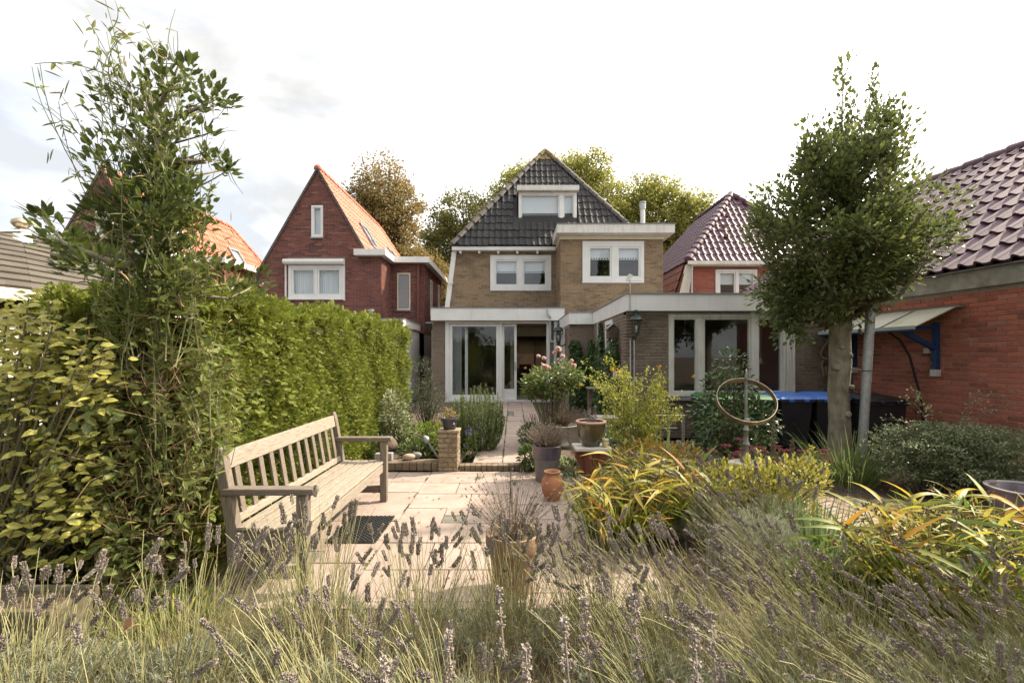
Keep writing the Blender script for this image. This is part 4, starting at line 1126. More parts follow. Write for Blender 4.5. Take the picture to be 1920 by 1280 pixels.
q = MB(); q.prism([(tilt(.78)-.018,ya+.032,.775),(tilt(.78)+.018,ya+.032,.775),(tilt(.89)+.018,ya+.032,.89),(tilt(.89)-.018,ya+.032,.885)], (0,yz-ya-.064,0)); wood('top_rail', q)
q = MB(); q.prism([(tilt(.43)-.018,ya+.032,.425),(tilt(.43)+.018,ya+.032,.425),(tilt(.48)+.018,ya+.032,.475),(tilt(.48)-.018,ya+.032,.475)], (0,yz-ya-.064,0)); wood('bottom_rail', q)
for k in range(12):
    y = ya + .12 + k*(yz-ya-.24)/11
    q = MB(); q.prism([(tilt(.47)-.008,y-.027,.47),(tilt(.47)+.01,y-.027,.47),(tilt(.78)+.01,y-.027,.78),(tilt(.78)-.008,y-.027,.78)], (0,.054,0)); wood('back_slat', q, 'teak_z', .004)

# ------------------------------------------------------------------ rubber mat
Mt = thing('rubber_mat', 'black ribbed rubber mat lying on the slabs in front of the bench', 'mat', (-1.3, 3.93, 0))
b = MB(); b.box(-1.5, -1.10, 3.64, 4.23, .006, .014); b.build('base', MAT['rubber'], Mt)
b = MB()
for i in range(20):
    for j in range(28):
        x = -1.49 + i*.02; y = 3.65 + j*.0205
        if (i+j) % 2 == 0: b.box(x, x+.016, y, y+.007, .0145, .026)
        else: b.box(x+.004, x+.011, y-.004, y+.015, .0145, .022)
b.build('ribbing', MAT['rubber'], Mt, kind='stuff')

# ------------------------------------------------------------------ pots
def pot(name, label, x, y, z, prof, m, cat='pot', inner='soil', fill=.85, group=None, top=None, n=32):
    """prof: outside profile from foot to rim [(r,z)]; wall thickness taken off inside"""
    t = thing(name, label, cat, (x, y, z), group)
    r1, h = prof[-1]
    zf = h*fill
    ins = [(r1-.022, h-.002), (r1-.03, h-.03), (np.interp(zf, [p[1] for p in prof], [p[0] for p in prof])-.03, zf)]
    b = MB(); b.lathe([(0,0)] + list(prof) + [(r1-.011, h+.004)] + ins, (x, y, z), n)
    o = b.build('body', MAT[m], t); smooth_by_angle(o, 50)
    b = MB(); b.lathe([(ins[-1][0]+.005, zf), (ins[-1][0]*.5, zf+.012), (0, zf+.015)], (x, y, z), 20); b.build('soil', MAT[inner], t, True)
    if top:
        b = MB(); b.lathe(top[1], (x, y, z), n); smooth_by_angle(b.build(top[0], MAT[top[2]], t), 50)
    return t
pot('terracotta_pot', 'large lime-stained terracotta pot of dry stems in the middle of the patio', .0, 2.93, 0, [(.125,0),(.128,.02),(.15,.25),(.155,.27),(.17,.272),(.176,.30),(.176,.37)], 'terracotta_pale')
pot('tall_glazed_pot', 'tall blue-grey glazed pot with violet upper band beside the path', .405, 5.5, 0, [(.128,0),(.134,.012),(.158,.265),(.166,.275),(.182,.42)], 'pot_blue', top=('glazed_band', [(.168,.272),(.1835,.41),(.186,.425),(.180,.430)], 'pot_blue_top'))
pot('terracotta_jar', 'small round-bellied terracotta jar with wide mouth on the patio edge', .41, 4.75, 0, [(.07,0),(.076,.01),(.108,.10),(.117,.16),(.108,.215),(.078,.262),(.074,.272),(.086,.288),(.088,.30)], 'terracotta', fill=.5)
pot('bowl_pot', 'olive-brown glazed bowl pot with pale rim on the terracotta pedestal', .86, 5.02, .515, [(.095,0),(.10,.01),(.135,.10),(.155,.20),(.158,.25)], 'pot_green', top=('rim', [(.152,.246),(.168,.252),(.170,.268),(.155,.276),(.135,.270)], 'pot_rim'))
pot('dark_flower_pot', 'charcoal plastic flower pot with white label standing on the brick pillar', -.835, 6.0, .536, [(.075,0),(.08,.01),(.10,.12),(.118,.122),(.122,.15)], 'pot_dark')
b = MB(); a0 = -.35; b.obox((-.835+.094*math.sin(.75), 6.0-.094*math.cos(.75), .536+.09), (.008*math.cos(.75),.008*math.sin(.75),0), (.0,.0,.018), (.002*math.sin(.75),-.002*math.cos(.75),0))
tag(b.build('pot_label', MAT['white_paint']), 'tiny white label stuck on the dark flower pot', 'label')
pot('plum_pot', 'wide plum-grey glazed pot at the edge of the brick paving under the arching shrub', 4.36, 3.82, 0, [(.20,0),(.21,.01),(.262,.22),(.272,.30),(.278,.36),(.288,.375)], 'pot_plum', fill=.75, top=('rim', [(.278,.365),(.292,.374),(.292,.384),(.268,.388),(.258,.37)], 'pot_blue'))
pot('low_bowl', 'flat pale stone bowl with tufts in front of the house wall', .79, 7.2, .10, [(.10,0),(.075,.04),(.06,.20),(.09,.25),(.20,.285),(.235,.31)], 'stone_pale', fill=.92)
# pedestal: terracotta with flared fins under a stone slab
Pd = thing('terracotta_pedestal', 'dark terracotta pedestal with ribs under a pale stone slab', 'pedestal', (.86, 5.02, 0))
b = MB(); b.lathe([(.085,0),(.085,.02),(.075,.03),(.082,.25),(.11,.42),(.12,.475),(0,.475)], (.86,5.02,0), 8); b.build('body', MAT['terracotta_dark'], Pd)
for k in range(6):
    a = k*PI/3 + .3; d = Vector((math.cos(a), math.sin(a), 0)); c = Vector((.86, 5.02, 0)); sdv = Vector((-d.y, d.x, 0))*.014
    b = MB(); b.prism([c+d*.07-sdv+Vector((0,0,.05)), c+d*.09-sdv+Vector((0,0,.22)), c+d*.19-sdv+Vector((0,0,.40)), c+d*.19-sdv+Vector((0,0,.47)), c+d*.05-sdv+Vector((0,0,.47))], sdv*2); b.build('rib', MAT['terracotta_dark'], Pd)
b = MB(); b.box(.665, 1.06, 4.86, 5.17, .478, .512); b.build('slab', MAT['stone_pale'], Pd, bevel=.006)
t_ = thing('glass_jar', 'small amber glass jar beside the olive bowl pot on the slab', 'jar', (1.005, 4.95, .513))
b = MB(); b.lathe([(0,0),(.036,0),(.038,.01),(.036,.035),(.040,.04),(.036,.045),(.036,.07),(.04,.075),(.036,.085),(.03,.09),(.028,.08),(.03,.012),(0,.012)], (1.005,4.95,.513), 12); b.build('glass', MAT['gold_glass'], t_, True)

# trough at lower left, dry leaf
Tr = thing('stone_trough', 'tan stone trough half hidden by lavender under the spotted shrub', 'trough', (-2.25, 2.25, 0))
b = MB(); b.box(-2.85, -2.26, 2.22, 2.26, .02, .255); b.box(-2.85, -2.26, 2.46, 2.50, .02, .255); b.box(-2.85, -2.81, 2.26, 2.46, .02, .255); b.box(-2.30, -2.26, 2.26, 2.46, .02, .255); b.build('wall', MAT['trough'], Tr, bevel=.02)
b = MB(); b.box(-2.81, -2.30, 2.26, 2.46, .02, .225); b.build('soil', MAT['soil'], Tr)

# ------------------------------------------------------------------ sundial
Sd = thing('sundial', 'brass and iron ring sundial standing on a round pale stone', 'sundial', (2.15, 4.2, 0))
sx, sy = 2.15, 4.2
b = MB(); b.lathe([(0,0),(.17,0),(.17,.42),(.15,.48),(.155,.505),(.14,.52),(0,.525)], (sx,sy,0), 20); smooth_by_angle(b.build('stone_base', MAT['concrete'], Sd))
b = MB(); b.lathe([(.02,.515),(.055,.53),(.03,.58),(.022,.67),(.036,.69),(.022,.72),(.018,.80),(.03,.82),(.018,.84),(.014,.96),(.012,1.27),(0,1.27)], (sx,sy,0), 12); smooth_by_angle(b.build('stem', MAT['silver'], Sd))
b = MB(); b.tube([(sx,sy,1.26),(sx,sy,1.30),(sx+.004,sy,1.34),(sx+.002,sy,1.38)], [.012,.016,.010,.004], 8); b.build('finial', MAT['silver'], Sd, True)
# flat band ring, tilted
cR = Vector((sx, sy, 1.085)); Rr = .265
ax1 = Vector((1, 0, .11)).normalized(); ax2 = Vector((0, .72, .68)).normalized(); axn = ax1.cross(ax2).normalized()
V = []; n = 64
for k in range(n):
    a = 2*PI*k/n
    d = ax1*math.cos(a) + ax2*math.sin(a)
    for (rr, h) in ((Rr, -.026), (Rr, .026), (Rr-.006, .026), (Rr-.006, -.026)):
        V.append(cR + d*rr + axn*h)
F = [(4*k+i, 4*((k+1) % n)+i, 4*((k+1) % n)+(i+1) % 4, 4*k+(i+1) % 4) for k in range(n) for i in range(4)]
solid('ring', V, [F], MAT['bronze'], Sd)
b = MB(); b.lathe([(0,-.03),(.022,-.02),(.03,0),(.022,.02),(0,.03)], (sx, sy-.02, .905), 12); b.build('knob', MAT['silver'], Sd, True)

# ------------------------------------------------------------------ wheelie bins
def bin_(x, y, w, d, h, mb_, ml, label, name='wheelie_bin', tilt=0):
    t = thing(name, label, 'wheelie bin', (x, y, 0), 'wheelie bins by the extension')
    b = MB(); k = .82
    lo = [(x-w/2*k, y-d/2*k+.02), (x+w/2*k, y-d/2*k+.02), (x+w/2*k, y+d/2*k), (x-w/2*k, y+d/2*k)]
    hi = [(x-w/2, y-d/2), (x+w/2, y-d/2), (x+w/2, y+d/2), (x-w/2, y+d/2)]
    b.add([(*p, .04) for p in lo] + [(*p, h-.09) for p in hi] + [(*p, h-.03) for p in hi], [(3,2,1,0)] + [(i,(i+1)%4,4+(i+1)%4,4+i) for i in range(4)] + [(4+i,4+(i+1)%4,8+(i+1)%4,8+i) for i in range(4)] + [(8,9,10,11)])
    b.build('body', MAT[mb_], t, bevel=.02)
    b = MB(); b.box(x-w/2-.02, x+w/2+.02, y-d/2-.02, y+d/2+.02, h-.10, h-.065); b.build('rim', MAT[mb_], t, bevel=.008)
    b = MB(); o = .03
    V = [(x-w/2-o,y-d/2-o,h-.06),(x+w/2+o,y-d/2-o,h-.06),(x+w/2+o,y+d/2,h-.03),(x-w/2-o,y+d/2,h-.03),
         (x-w/2-o,y-d/2-o,h-.03),(x+w/2+o,y-d/2-o,h-.03),(x+w/2+o,y+d/2,h+.0),(x-w/2-o,y+d/2,h+.0),
         (x-w/2+.04,y-d/2+.05,h+.0),(x+w/2-.04,y-d/2+.05,h+.0),(x+w/2-.05,y+d/2-.05,h+.045),(x-w/2+.05,y+d/2-.05,h+.045)]
    b.add(V, [(3,2,1,0),(0,1,5,4),(1,2,6,5),(2,3,7,6),(3,0,4,7),(4,5,9,8),(5,6,10,9),(6,7,11,10),(7,4,8,11),(8,9,10,11)])
    b.build('lid', MAT[ml], t, bevel=.012)
    for sx_ in (-.12, .12):
        b = MB(); b.box(x+sx_-.035, x+sx_+.035, y-d/2-o-.035, y-d/2-o+.02, h-.085, h-.035); b.build('lid_handle', MAT[ml], t, bevel=.01)
    for sx_ in (-1, 1):
        b = MB(); b.tube([(x+sx_*(w/2-.05), y+d/2-.02, .1),(x+sx_*(w/2-.01), y+d/2-.02, .1)], .1, 14); b.build('wheel', MAT['rubber'], t)
    b = MB(); b.tube([(x-w/2+.03,y+d/2+.03,h-.06),(x+w/2-.03,y+d/2+.03,h-.06)], .014, 8); b.build('handle', MAT[mb_], t)
    return t
bin_(3.30, 7.48, .50, .55, .85, 'bin_green', 'bin_green_lid', 'green wheelie bin behind the leafy glossy shrub, furthest from the tree trunk')
bin_(3.92, 7.46, .50, .55, .85, 'bin_green', 'bin_green_lid', 'green wheelie bin standing next to the blue lidded bins')
bin_(4.48, 7.44, .50, .55, .86, 'bin_black', 'bin_blue', 'black wheelie bin with blue lid next to the green bin')
bin_(5.04, 7.44, .50, .55, .86, 'bin_black', 'bin_blue', 'black wheelie bin with blue lid directly behind the tree trunk')
bin_(5.62, 7.1, .56, .6, .86, 'bin_black', 'bin_black', 'all-black wheelie bin nearest the red brick wall')

# pole by the tree
b = MB(); b.tube([(4.545,5.95,-.05),(4.69,5.95,2.35)], .054, 16); po = thing('steel_post', 'leaning galvanised steel post tied to the big tree trunk', 'post', (4.55, 5.95, 0))
smooth_by_angle(b.build('tube', MAT['zinc'], po))
b = MB(); b.lathe([(.058,0),(.061,.006),(.058,.012)], (4.625,5.95,1.3), 16); b.tube([(4.62,6.02,1.31),(4.5,6.1,1.33)], .006, 6); b.build('wire_tie', MAT['black'], po)

# ------------------------------------------------------------------ awning on the garage wall
A = thing('lean_to_canopy', 'mossy translucent canopy on blue wooden brackets against the red garage wall', 'canopy', (6.3, 7.5, 1.9))
w0 = O + U*(-.02); w1 = O + U*1.80
zt, zf_ = 2.215, 1.925; out = .70
def sheet(name, ta, tb):
    a = O+U*ta+Nk*.07+up*zt; b_ = O+U*tb+Nk*.07+up*zt; c = O+U*(tb-.02)+Nk*out+up*zf_; d = O+U*ta+Nk*out+up*zf_
    nrm = (b_-a).cross(d-a).normalized()
    m = MB(); m.prism([a,b_,c,d], nrm*.012); return m.build(name, MAT['awning'], A)
sheet('roof_sheet', -.0, .60); sheet('roof_sheet', .615, 1.21); sheet('roof_sheet', 1.225, 1.80)
for ta in (.607, 1.217):
    b = MB(); b.bar(O+U*ta+Nk*.06+up*(zt+.012), O+U*ta+Nk*(out+.01)+up*(zf_+.012), .022, .016); b.build('joint_strip', MAT['zinc'], A)
b = MB(); b.bar(O+U*0+Nk*.05+up*(zt+.0), O+U*1.87+Nk*.05+up*(zt+.0), .07, .04); b.build('wall_batten', MAT['wood_old'], A)
b = MB(); b.bar(O+U*0.0+Nk*(out-.02)+up*(zf_-.04), O+U*1.76+Nk*(out-.02)+up*(zf_-.04), .05, .05); b.build('front_batten', MAT['blue_wood'], A)
b = MB(); b.bar(O+U*0.0+Nk*(out+.008)+up*(zf_-.015), O+U*1.78+Nk*(out+.008)+up*(zf_-.015), .012, .05); b.build('edge_strip', MAT['zinc_dull'], A)
for ta in (.06, 1.50):
    b = MB(); b.bar(O+U*ta+Nk*.045+up*1.30, O+U*ta+Nk*.045+up*2.0, .07, .06, up=U); b.build('bracket_post', MAT['blue_wood'], A)
    b = MB(); b.bar(O+U*ta+Nk*.08+up*1.62, O+U*ta+Nk*(out-.05)+up*1.89, .06, .07); b.build('bracket_brace', MAT['blue_wood'], A)
    b = MB(); b.bar(O+U*ta+Nk*.05+up*1.94, O+U*ta+Nk*(out-.05)+up*1.885, .06, .05); b.build('bracket_arm', MAT['blue_wood'], A)
    b = MB(); b.obox(O+U*ta+Nk*.055+up*1.245, U*.045, Nk*.045, up*.05); b.build('bracket_foot', MAT['plank_white'], A)
b = MB(); b.obox(O+U*1.38+Nk*.04+up*1.58, U*.045, Nk*.035, up*.04); tag(b.build('socket_box', MAT['plank_white']), 'small grey socket box beside the blue canopy bracket', 'socket box')
pts = [O+U*1.22+Nk*(.55)+up*1.87, O+U*1.26+Nk*.4+up*1.75, O+U*1.28+Nk*.25+up*1.5, O+U*1.27+Nk*.15+up*1.2, O+U*1.30+Nk*.09+up*.9, O+U*1.33+Nk*.06+up*.4, O+U*1.34+Nk*.05+up*.05]
hz = thing('black_hose', 'black hose hanging down the red wall from the canopy', 'hose', pts[3])
b = MB(); b.tube(pts, .017, 8); b.build('hose', MAT['black'], hz, True)
b = MB(); b.tube([O+U*1.28+Nk*.17+up*1.32, O+U*1.33+Nk*.1+up*1.25, O+U*1.42+Nk*.08+up*1.27, O+U*1.48+Nk*.07+up*1.4, O+U*1.40+Nk*.06+up*1.55], .006, 6); b.build('cable', MAT['black'], hz, True)

# ------------------------------------------------------------------ lanterns, bird boxes, vane, rope
def lantern(x, y, z, label, s=1.0, arm=(0,.2)):
    t = thing('wall_lantern', label, 'lantern', (x, y, z), 'wall lanterns')
    f = lambda prof: [(r*s, h*s) for r, h in prof]
    b = MB(); b.lathe(f([(0,.02),(.03,.02),(.036,.05),(.028,.07),(.052,.075),(.052,.085),(0,.085)]), (x,y,z), 6); b.build('base', MAT['iron_green'], t)
    b = MB(); b.lathe(f([(.048,.085),(.098,.33)]), (x,y,z), 6); b.build('glass', MAT['lamp_glass'], t)
    b = MB()
    for k in range(6):
        a = k*PI/3; b.bar((x+.05*s*math.cos(a), y+.05*s*math.sin(a), z+.085*s), (x+.1*s*math.cos(a), y+.1*s*math.sin(a), z+.33*s), .008*s, .008*s)
    b.build('frame', MAT['iron_green'], t)
    b = MB(); b.lathe(f([(.125,.33),(.128,.345),(.10,.37),(.095,.40),(.05,.425),(.022,.43),(.022,.50),(.045,.505),(.03,.525),(0,.53)]), (x,y,z), 18); smooth_by_angle(b.build('hood', MAT['iron_green'], t), 50)
    b = MB(); b.lathe(f([(0,.09),(.018,.09),(.018,.16),(.026,.18),(.026,.22),(0,.24)]), (x,y,z), 10); b.build('bulb', MAT['white_paint'], t, True)
    b = MB(); b.tube([(x,y,z+.03*s),(x+arm[0]*.5,y+arm[1]*.5,z-.03*s),(x+arm[0],y+arm[1],z+.02*s)], .014*s, 8); b.build('arm', MAT['iron_green'], t, True)
    return t
lantern(2.2, 8.13, 1.82, 'dark green wall lantern at the front corner of the extension', .95)
lantern(1.24, 12.4, 1.80, 'dark green wall lantern near the drain pipe beside the roses', 1.15, arm=(.2, 0))
for xx, lab in ((2.145, 'thin conduit under the corner lantern, nearer the wall corner'), (2.215, 'thin conduit under the corner lantern, nearer the window')):
    b = MB(); b.tube([(xx, Ye-.03, 1.80),(xx, Ye-.03, .25)], .011, 8); tag(b.build('conduit', MAT['zinc_dull']), lab, 'conduit', 'conduits below the lantern')
bb = thing('bird_house', 'old wooden bird house with grey pitched roof on the extension side wall', 'bird house', (1.97, 9.0, 1.95))
b = MB(); b.prism([(1.87,8.9,1.85),(2.065,8.9,1.85),(2.065,8.9,2.02),(1.97,8.9,2.10),(1.87,8.9,2.02)], (0,.2,0)); b.build('box', MAT['bark_brown'], bb)
b = MB(); b.prism([(1.84,8.86,2.015),(1.97,8.86,2.125),(1.97,8.86,2.145),(1.83,8.86,2.03)], (0,.28,0)); b.prism([(2.075,8.86,2.015),(1.97,8.86,2.125),(1.97,8.86,2.145),(2.078,8.86,2.03)], (0,.28,0)); b.build('roof', MAT['lead'], bb)
b = MB(); b.lathe([(0,0),(.022,0)], (0,0,0), 12)
fd = thing('bird_feeder', 'white bird nest box with two dark holes at the wall corner beside the ivy', 'nest box', (1.99, 8.72, 1.12))
b = MB(); b.box(1.925, 2.04, 8.66, 8.78, 1.06, 1.21); b.build('box', MAT['white_paint'], fd, bevel=.012)
for zz in (1.10, 1.165):
    b = MB(); b.tube([(1.99,8.662,zz),(1.99,8.655,zz)], .017, 12); b.build('hole', MAT['black'], fd)
va = thing('bird_vane', 'small white bird on a thin pole above the extension roof corner', 'weather vane', (2.10, 8.28, 2.3))
b = MB(); b.tube([(2.10,8.17,2.30),(2.10,8.17,2.86)], .008, 6); b.tube([(2.03,8.17,2.845),(2.30,8.17,2.845)], .005, 6); b.build('pole', MAT['zinc'], va)
b = MB(); b.prism([(2.02,8.165,2.87),(2.06,8.165,2.95),(2.10,8.165,2.98),(2.12,8.165,2.96),(2.155,8.165,2.95),(2.125,8.165,2.93),(2.12,8.165,2.88),(2.08,8.165,2.86)], (0,.012,0)); b.build('bird', MAT['white_paint'], va)
# rope knot on the wall
rp = thing('rope', 'knotted brown rope hanging on the drab brick wall beside the tree trunk', 'rope', (5.68, 8.3, 1.4))
b = MB(); pts = []
for k in range(40):
    a = k/39; z = 1.80 - a*.62
    pts.append((5.68 + .045*math.sin(a*13), Ye-.05+.025*math.cos(a*17), z + .06*math.sin(a*11)))
b.tube(pts, .022, 8); b.tube([(5.68,Ye-.02,1.95),(5.68,Ye-.04,1.8)], .012, 6)
b.tube([(5.70,Ye-.05,1.3),(5.73,Ye-.05,1.15),(5.69,Ye-.05,1.04),(5.65,Ye-.05,1.15),(5.67,Ye-.05,1.3)], .02, 8); b.build('strand', MAT['rope'], rp, True)
# rails (bike stand) under the window
ra = thing('metal_rail', 'low galvanised tube rail in front of the extension window', 'rail', (2.3, 6.8, 0))
for nm, pts in (('rail', [(1.65,6.8,.42),(2.45,6.8,.42)]), ('rail', [(2.15,6.86,.60),(2.62,6.86,.60)]), ('post', [(2.33,6.83,0),(2.33,6.83,.62)]), ('post', [(2.55,6.83,0),(2.55,6.83,.62)]), ('hoop', [(2.2,6.78,0),(2.2,6.78,.36),(2.18,6.78,.40),(2.13,6.78,.41)]), ('post', [(1.75,6.8,0),(1.75,6.8,.42)])):
    b = MB(); b.tube(pts, .014 if nm != 'post' else .02, 10); smooth_by_angle(b.build(nm, MAT['zinc'], ra))
# old potting bench below the ivy
tb = thing('potting_shelf', 'old wooden shelf table standing below the ivy', 'table', (1.6, 8.6, 0))
for k in range(3):
    b = MB(); b.box(1.40, 1.95, 8.45+k*.12, 8.56+k*.12, .88, .905); b.build('board', MAT['wood_old'], tb)
for xx in (1.45, 1.90):
    b = MB(); b.box(xx-.025, xx+.025, 8.5, 8.75, 0, .88); b.build('leg', MAT['bark_brown'], tb)
st = MB(); st.box(1.33, 1.75, 7.5, 7.9, .42, .48); ss = thing('stone_table', 'grey stone slab table behind the olive bowl pot', 'table', (1.55, 7.7, 0)); st.build('slab', MAT['concrete'], ss, bevel=.01)
st = MB(); st.box(1.4, 1.68, 7.58, 7.82, 0, .42); st.build('pedestal', MAT['concrete'], ss)

# ------------------------------------------------------------------ small things in the bed
def rock(name, label, c, r, m, cat='stone', group=None, seed=1):
    import bmesh
    bm = bmesh.new(); bmesh.ops.create_icosphere(bm, subdivisions=3, radius=1)
    rs = np.random.default_rng(seed); ph = rs.uniform(0, 6, 9)
    for v in bm.verts:
        d = 1 + .10*math.sin(v.co.x*2.3+ph[0]) + .09*math.sin(v.co.y*3.1+ph[1]) + .07*math.sin(v.co.z*3.7+ph[2]+v.co.x)
        v.co = Vector((v.co.x*r[0]*d, v.co.y*r[1]*d, v.co.z*r[2]*d))
    V = [tuple(v.co + Vector(c)) for v in bm.verts]; F = [tuple(v.index for v in f.verts) for f in bm.faces]; bm.free()
    return tag(solid(name, V, [F], MAT[m], None, True), label, cat, group)
rock('boulder', 'smooth pinkish boulder on the brick edging', (-1.395,6.05,.155), (.085,.06,.04), 'stone_pink', seed=3)
rock('boulder', 'smooth grey stone leaning behind the pink boulder', (-1.30,6.13,.165), (.06,.05,.045), 'granite', seed=4)
b = MB(); b.box(-1.70,-1.60,6.0,6.10,.118,.215); tag(b.build('granite_cube', MAT['granite'], bevel=.008), 'grey granite cube on the edging near the bench', 'granite cube')
b = MB(); b.box(-1.83,-1.73,6.0,6.10,.118,.21); tag(b.build('granite_cube', MAT['granite'], bevel=.008), 'grey granite cube partly behind the bench armrest', 'granite cube')
rock('tree_stump', 'gnarled brown piece of wood behind the granite cubes', (-1.72,6.25,.28), (.14,.10,.12), 'bark_brown', 'driftwood', seed=8)
sl_ = thing('garden_light', 'grey plastic solar garden light leaning against the brick pillar', 'garden light', (-1.1, 6.0, .2))
p0, p1 = Vector((-.985,5.98,.17)), Vector((-1.185,6.05,.44)); d = (p1-p0)
b = MB(); b.tube([p0, p0+d*.35, p0+d*.37, p0+d*.42], [.012,.014,.024,.024], 10); b.build('spike', MAT['grey_plastic'], sl_)
b = MB(); b.tube([p0+d*.42, p0+d*.66], .012, 10); b.build('stem', MAT['grey_plastic'], sl_)
b = MB(); b.tube([p0+d*.66, p0+d*.72, p0+d*.88, p0+d], [.02,.035,.045,.012], 12); b.build('head', MAT['grey_plastic'], sl_, True)

# ------------------------------------------------------------------ shed at the left
Sh = thing('garden_shed', 'garden shed with grey felt shingle roof, cream eaves and brass egg finial', 'shed', (-5.4, 4.8, 0))
xe, ze = -4.40, 2.10
cA = Vector((-6.0, 5.55, 3.02))
c0 = Vector((-4.9, 2.4, ze)); c1 = Vector((xe, 4.15, ze)); c2 = Vector((xe, 7.1, ze)); c3 = Vector((-6.0, 8.1, ze)); c4 = Vector((-8, 6.5, ze)); c5 = Vector((-8, 3.0, ze))
ring = [c0, c1, c2, c3, c4, c5]
b = MB()
for p, q in zip(ring, ring[1:] + ring[:1]): b.add([p, q, cA], [(0,1,2)])
b.build('roof', MAT['shingle'], Sh)
def shingles(p, q, apex, rows, wob=.012):
    p, q, a = Vector(p), Vector(q), Vector(apex)
    n = (q-p).cross(a-p).normalized()
    for r in range(rows):
        s0, s1 = r/rows, min(1, (r+1.12)/rows)
        A0 = p.lerp(a, s0); B0 = q.lerp(a, s0); A1 = p.lerp(a, s1); B1 = q.lerp(a, s1)
        w = (B0-A0).length; k = 0; u = -random.uniform(0, .5)
        while u < w:
            ua, ub = max(0, u)/w, min(w, u+.9)/w
            if ub > ua + .02:
                l0 = .020 + random.uniform(0, .008); l1 = .004
                P0 = A0.lerp(B0, ua)+n*l0; P1 = A0.lerp(B0, ub)+n*l0; P2 = A1.lerp(B1, ub)+n*l1; P3 = A1.lerp(B1, ua)+n*l1
                m = MB(); m.add([P0,P1,P2,P3,A0.lerp(B0,ua)+n*.002,A0.lerp(B0,ub)+n*.002], [(0,1,2,3),(4,5,1,0)])
                m.build('shingle', MAT['shingle'], Sh)
            u += .9
shingles(c1, c2, cA, 11); shingles(c0, c1, cA, 11)
b = MB()
for p, q in zip(ring[:3], ring[1:4]):
    n = Vector(((q-p).y, -(q-p).x, 0)).normalized()
    b.prism([p+n*.015-Vector((0,0,.10)), q+n*.015-Vector((0,0,.10)), q+n*.015, p+n*.015], -n*.03)
b.build('eaves_board', MAT['cream_paint'], Sh)
b = MB(); 
for p in (c0, c1, c2):
    b.bar(cA+Vector((0,0,.015)), cA.lerp(p, .28)+Vector((0,0,.02)), .16, .012)
b.build('metal_ridge', MAT['zinc_dull'], Sh)
b = MB(); b.lathe([(.06,0),(.05,.03),(.03,.035)], cA, 16); b.lathe([(0,.03),(.06,.045),(.092,.085),(.085,.125),(.04,.155),(0,.16)], cA, 20); smooth_by_angle(b.build('finial', MAT['egg'], Sh), 60)
b = MB(); b.add([(-4.66,2.6,0),(-4.66,7.0,0),(-4.66,7.0,2.1),(-4.66,2.6,2.1)], [(0,1,2,3)]); b.build('wall', MAT['bark_brown'], Sh)
for k in range(12):
    z0 = .12 + k*.148
    m = MB(); m.obox((-4.63,4.8,z0+.062), (.012,0,-.004), (0,2.2,0), (.006,0,.064)); m.build('plank', MAT['plank_white'], Sh, bevel=.004)
# ------------------------------------------------------------------ plant generators (numpy)
def unit(a):
    return a/np.maximum(np.linalg.norm(a, axis=-1, keepdims=True), 1e-9)
def rand_dirs(n, up=0.0, flat=1.0):
    d = rng.normal(size=(n, 3)); d[:, 2] *= flat
    d = unit(d); d[:, 2] += up
    return unit(d)
TPL = {
 'diamond': (np.array([(0,0,0),(.45,-.5,.05),(1,0,-.05),(.45,.5,.05)]), [np.array([(0,1,2),(0,2,3)])]),
 'oval': (np.array([(0,0,0),(.3,0,-.02),(.68,0,-.03),(.3,-.5,.07),(.68,-.38,.04),(.3,.5,.07),(.68,.38,.04),(1,0,-.12)]),
          [np.array([(0,3,1),(0,1,5),(4,7,2),(2,7,6)]), np.array([(3,4,2,1),(1,2,6,5)])]),
 'needle': (np.array([(0,-.5,0),(0,.5,0),(1,0,.0)]), [np.array([(0,1,2)])]),
 'spindle': (np.array([(0,0,0),(.5,.5,0),(.5,-.25,.43),(.5,-.25,-.43),(1,0,0)]), [np.array([(0,2,1),(0,3,2),(0,1,3),(4,1,2),(4,2,3),(4,3,1)])]),
 # holly: wavy edge
 'holly': (np.array([(0,0,0),(.25,-.42,.10),(.5,-.36,-.02),(.72,-.36,.10),(1,0,-.1),(.72,.36,.10),(.5,.36,-.02),(.25,.42,.10),(.5,0,-.03)]),
           [np.array([(0,1,8),(1,2,8),(2,3,8),(3,4,8),(4,5,8),(5,6,8),(6,7,8),(7,0,8)])]),
}
# conifer spray: flat fan of leaflets
def _spray():
    V = []; F = []
    def leaf(a, b, w):
        a = np.array(a, float); b = np.array(b, float); d = b-a; s = np.array([-d[1], d[0], 0]); s = s/np.linalg.norm(s)*w
        k = len(V); V.extend([a, a+d*.55+s, b, a+d*.55-s]); F.append((k, k+1, k+2, k+3))
    leaf((0,0,0), (1,0,-.06), .06)
    for t, l in ((.2,.42),(.42,.4),(.62,.32),(.8,.2)):
        leaf((t,0,0), (t+l*.75, l*.62, -.05-.05*l), .065); leaf((t,0,0), (t+l*.75, -l*.62, -.05-.05*l), .065)
    return np.array(V), [np.array(F)]
TPL['spray'] = _spray()

def leaf_arrays(P, D, L, W, tpl='diamond', N=None, roll=None):
    n = len(P)
    if n == 0: return np.zeros((0,3)), [np.zeros((0,3),int)]
    T, FL = TPL[tpl]
    D = unit(D)
    if N is None:
        N = np.tile(np.array([0,0,1.0]), (n,1)) + rng.normal(0, .45, (n,3))
    S_ = np.cross(N, D); S_ = unit(S_)
    N = np.cross(D, S_)
    L = np.broadcast_to(L, (n,)); W = np.broadcast_to(W, (n,))
    V = P[:,None,:] + T[None,:,0:1]*D[:,None,:]*L[:,None,None] + T[None,:,1:2]*S_[:,None,:]*W[:,None,None] + T[None,:,2:3]*N[:,None,:]*L[:,None,None]
    k = len(T)
    off = (np.arange(n)*k)[:,None,None]
    return V.reshape(-1,3), [ (f[None]+off).reshape(-1, f.shape[1]) for f in FL]

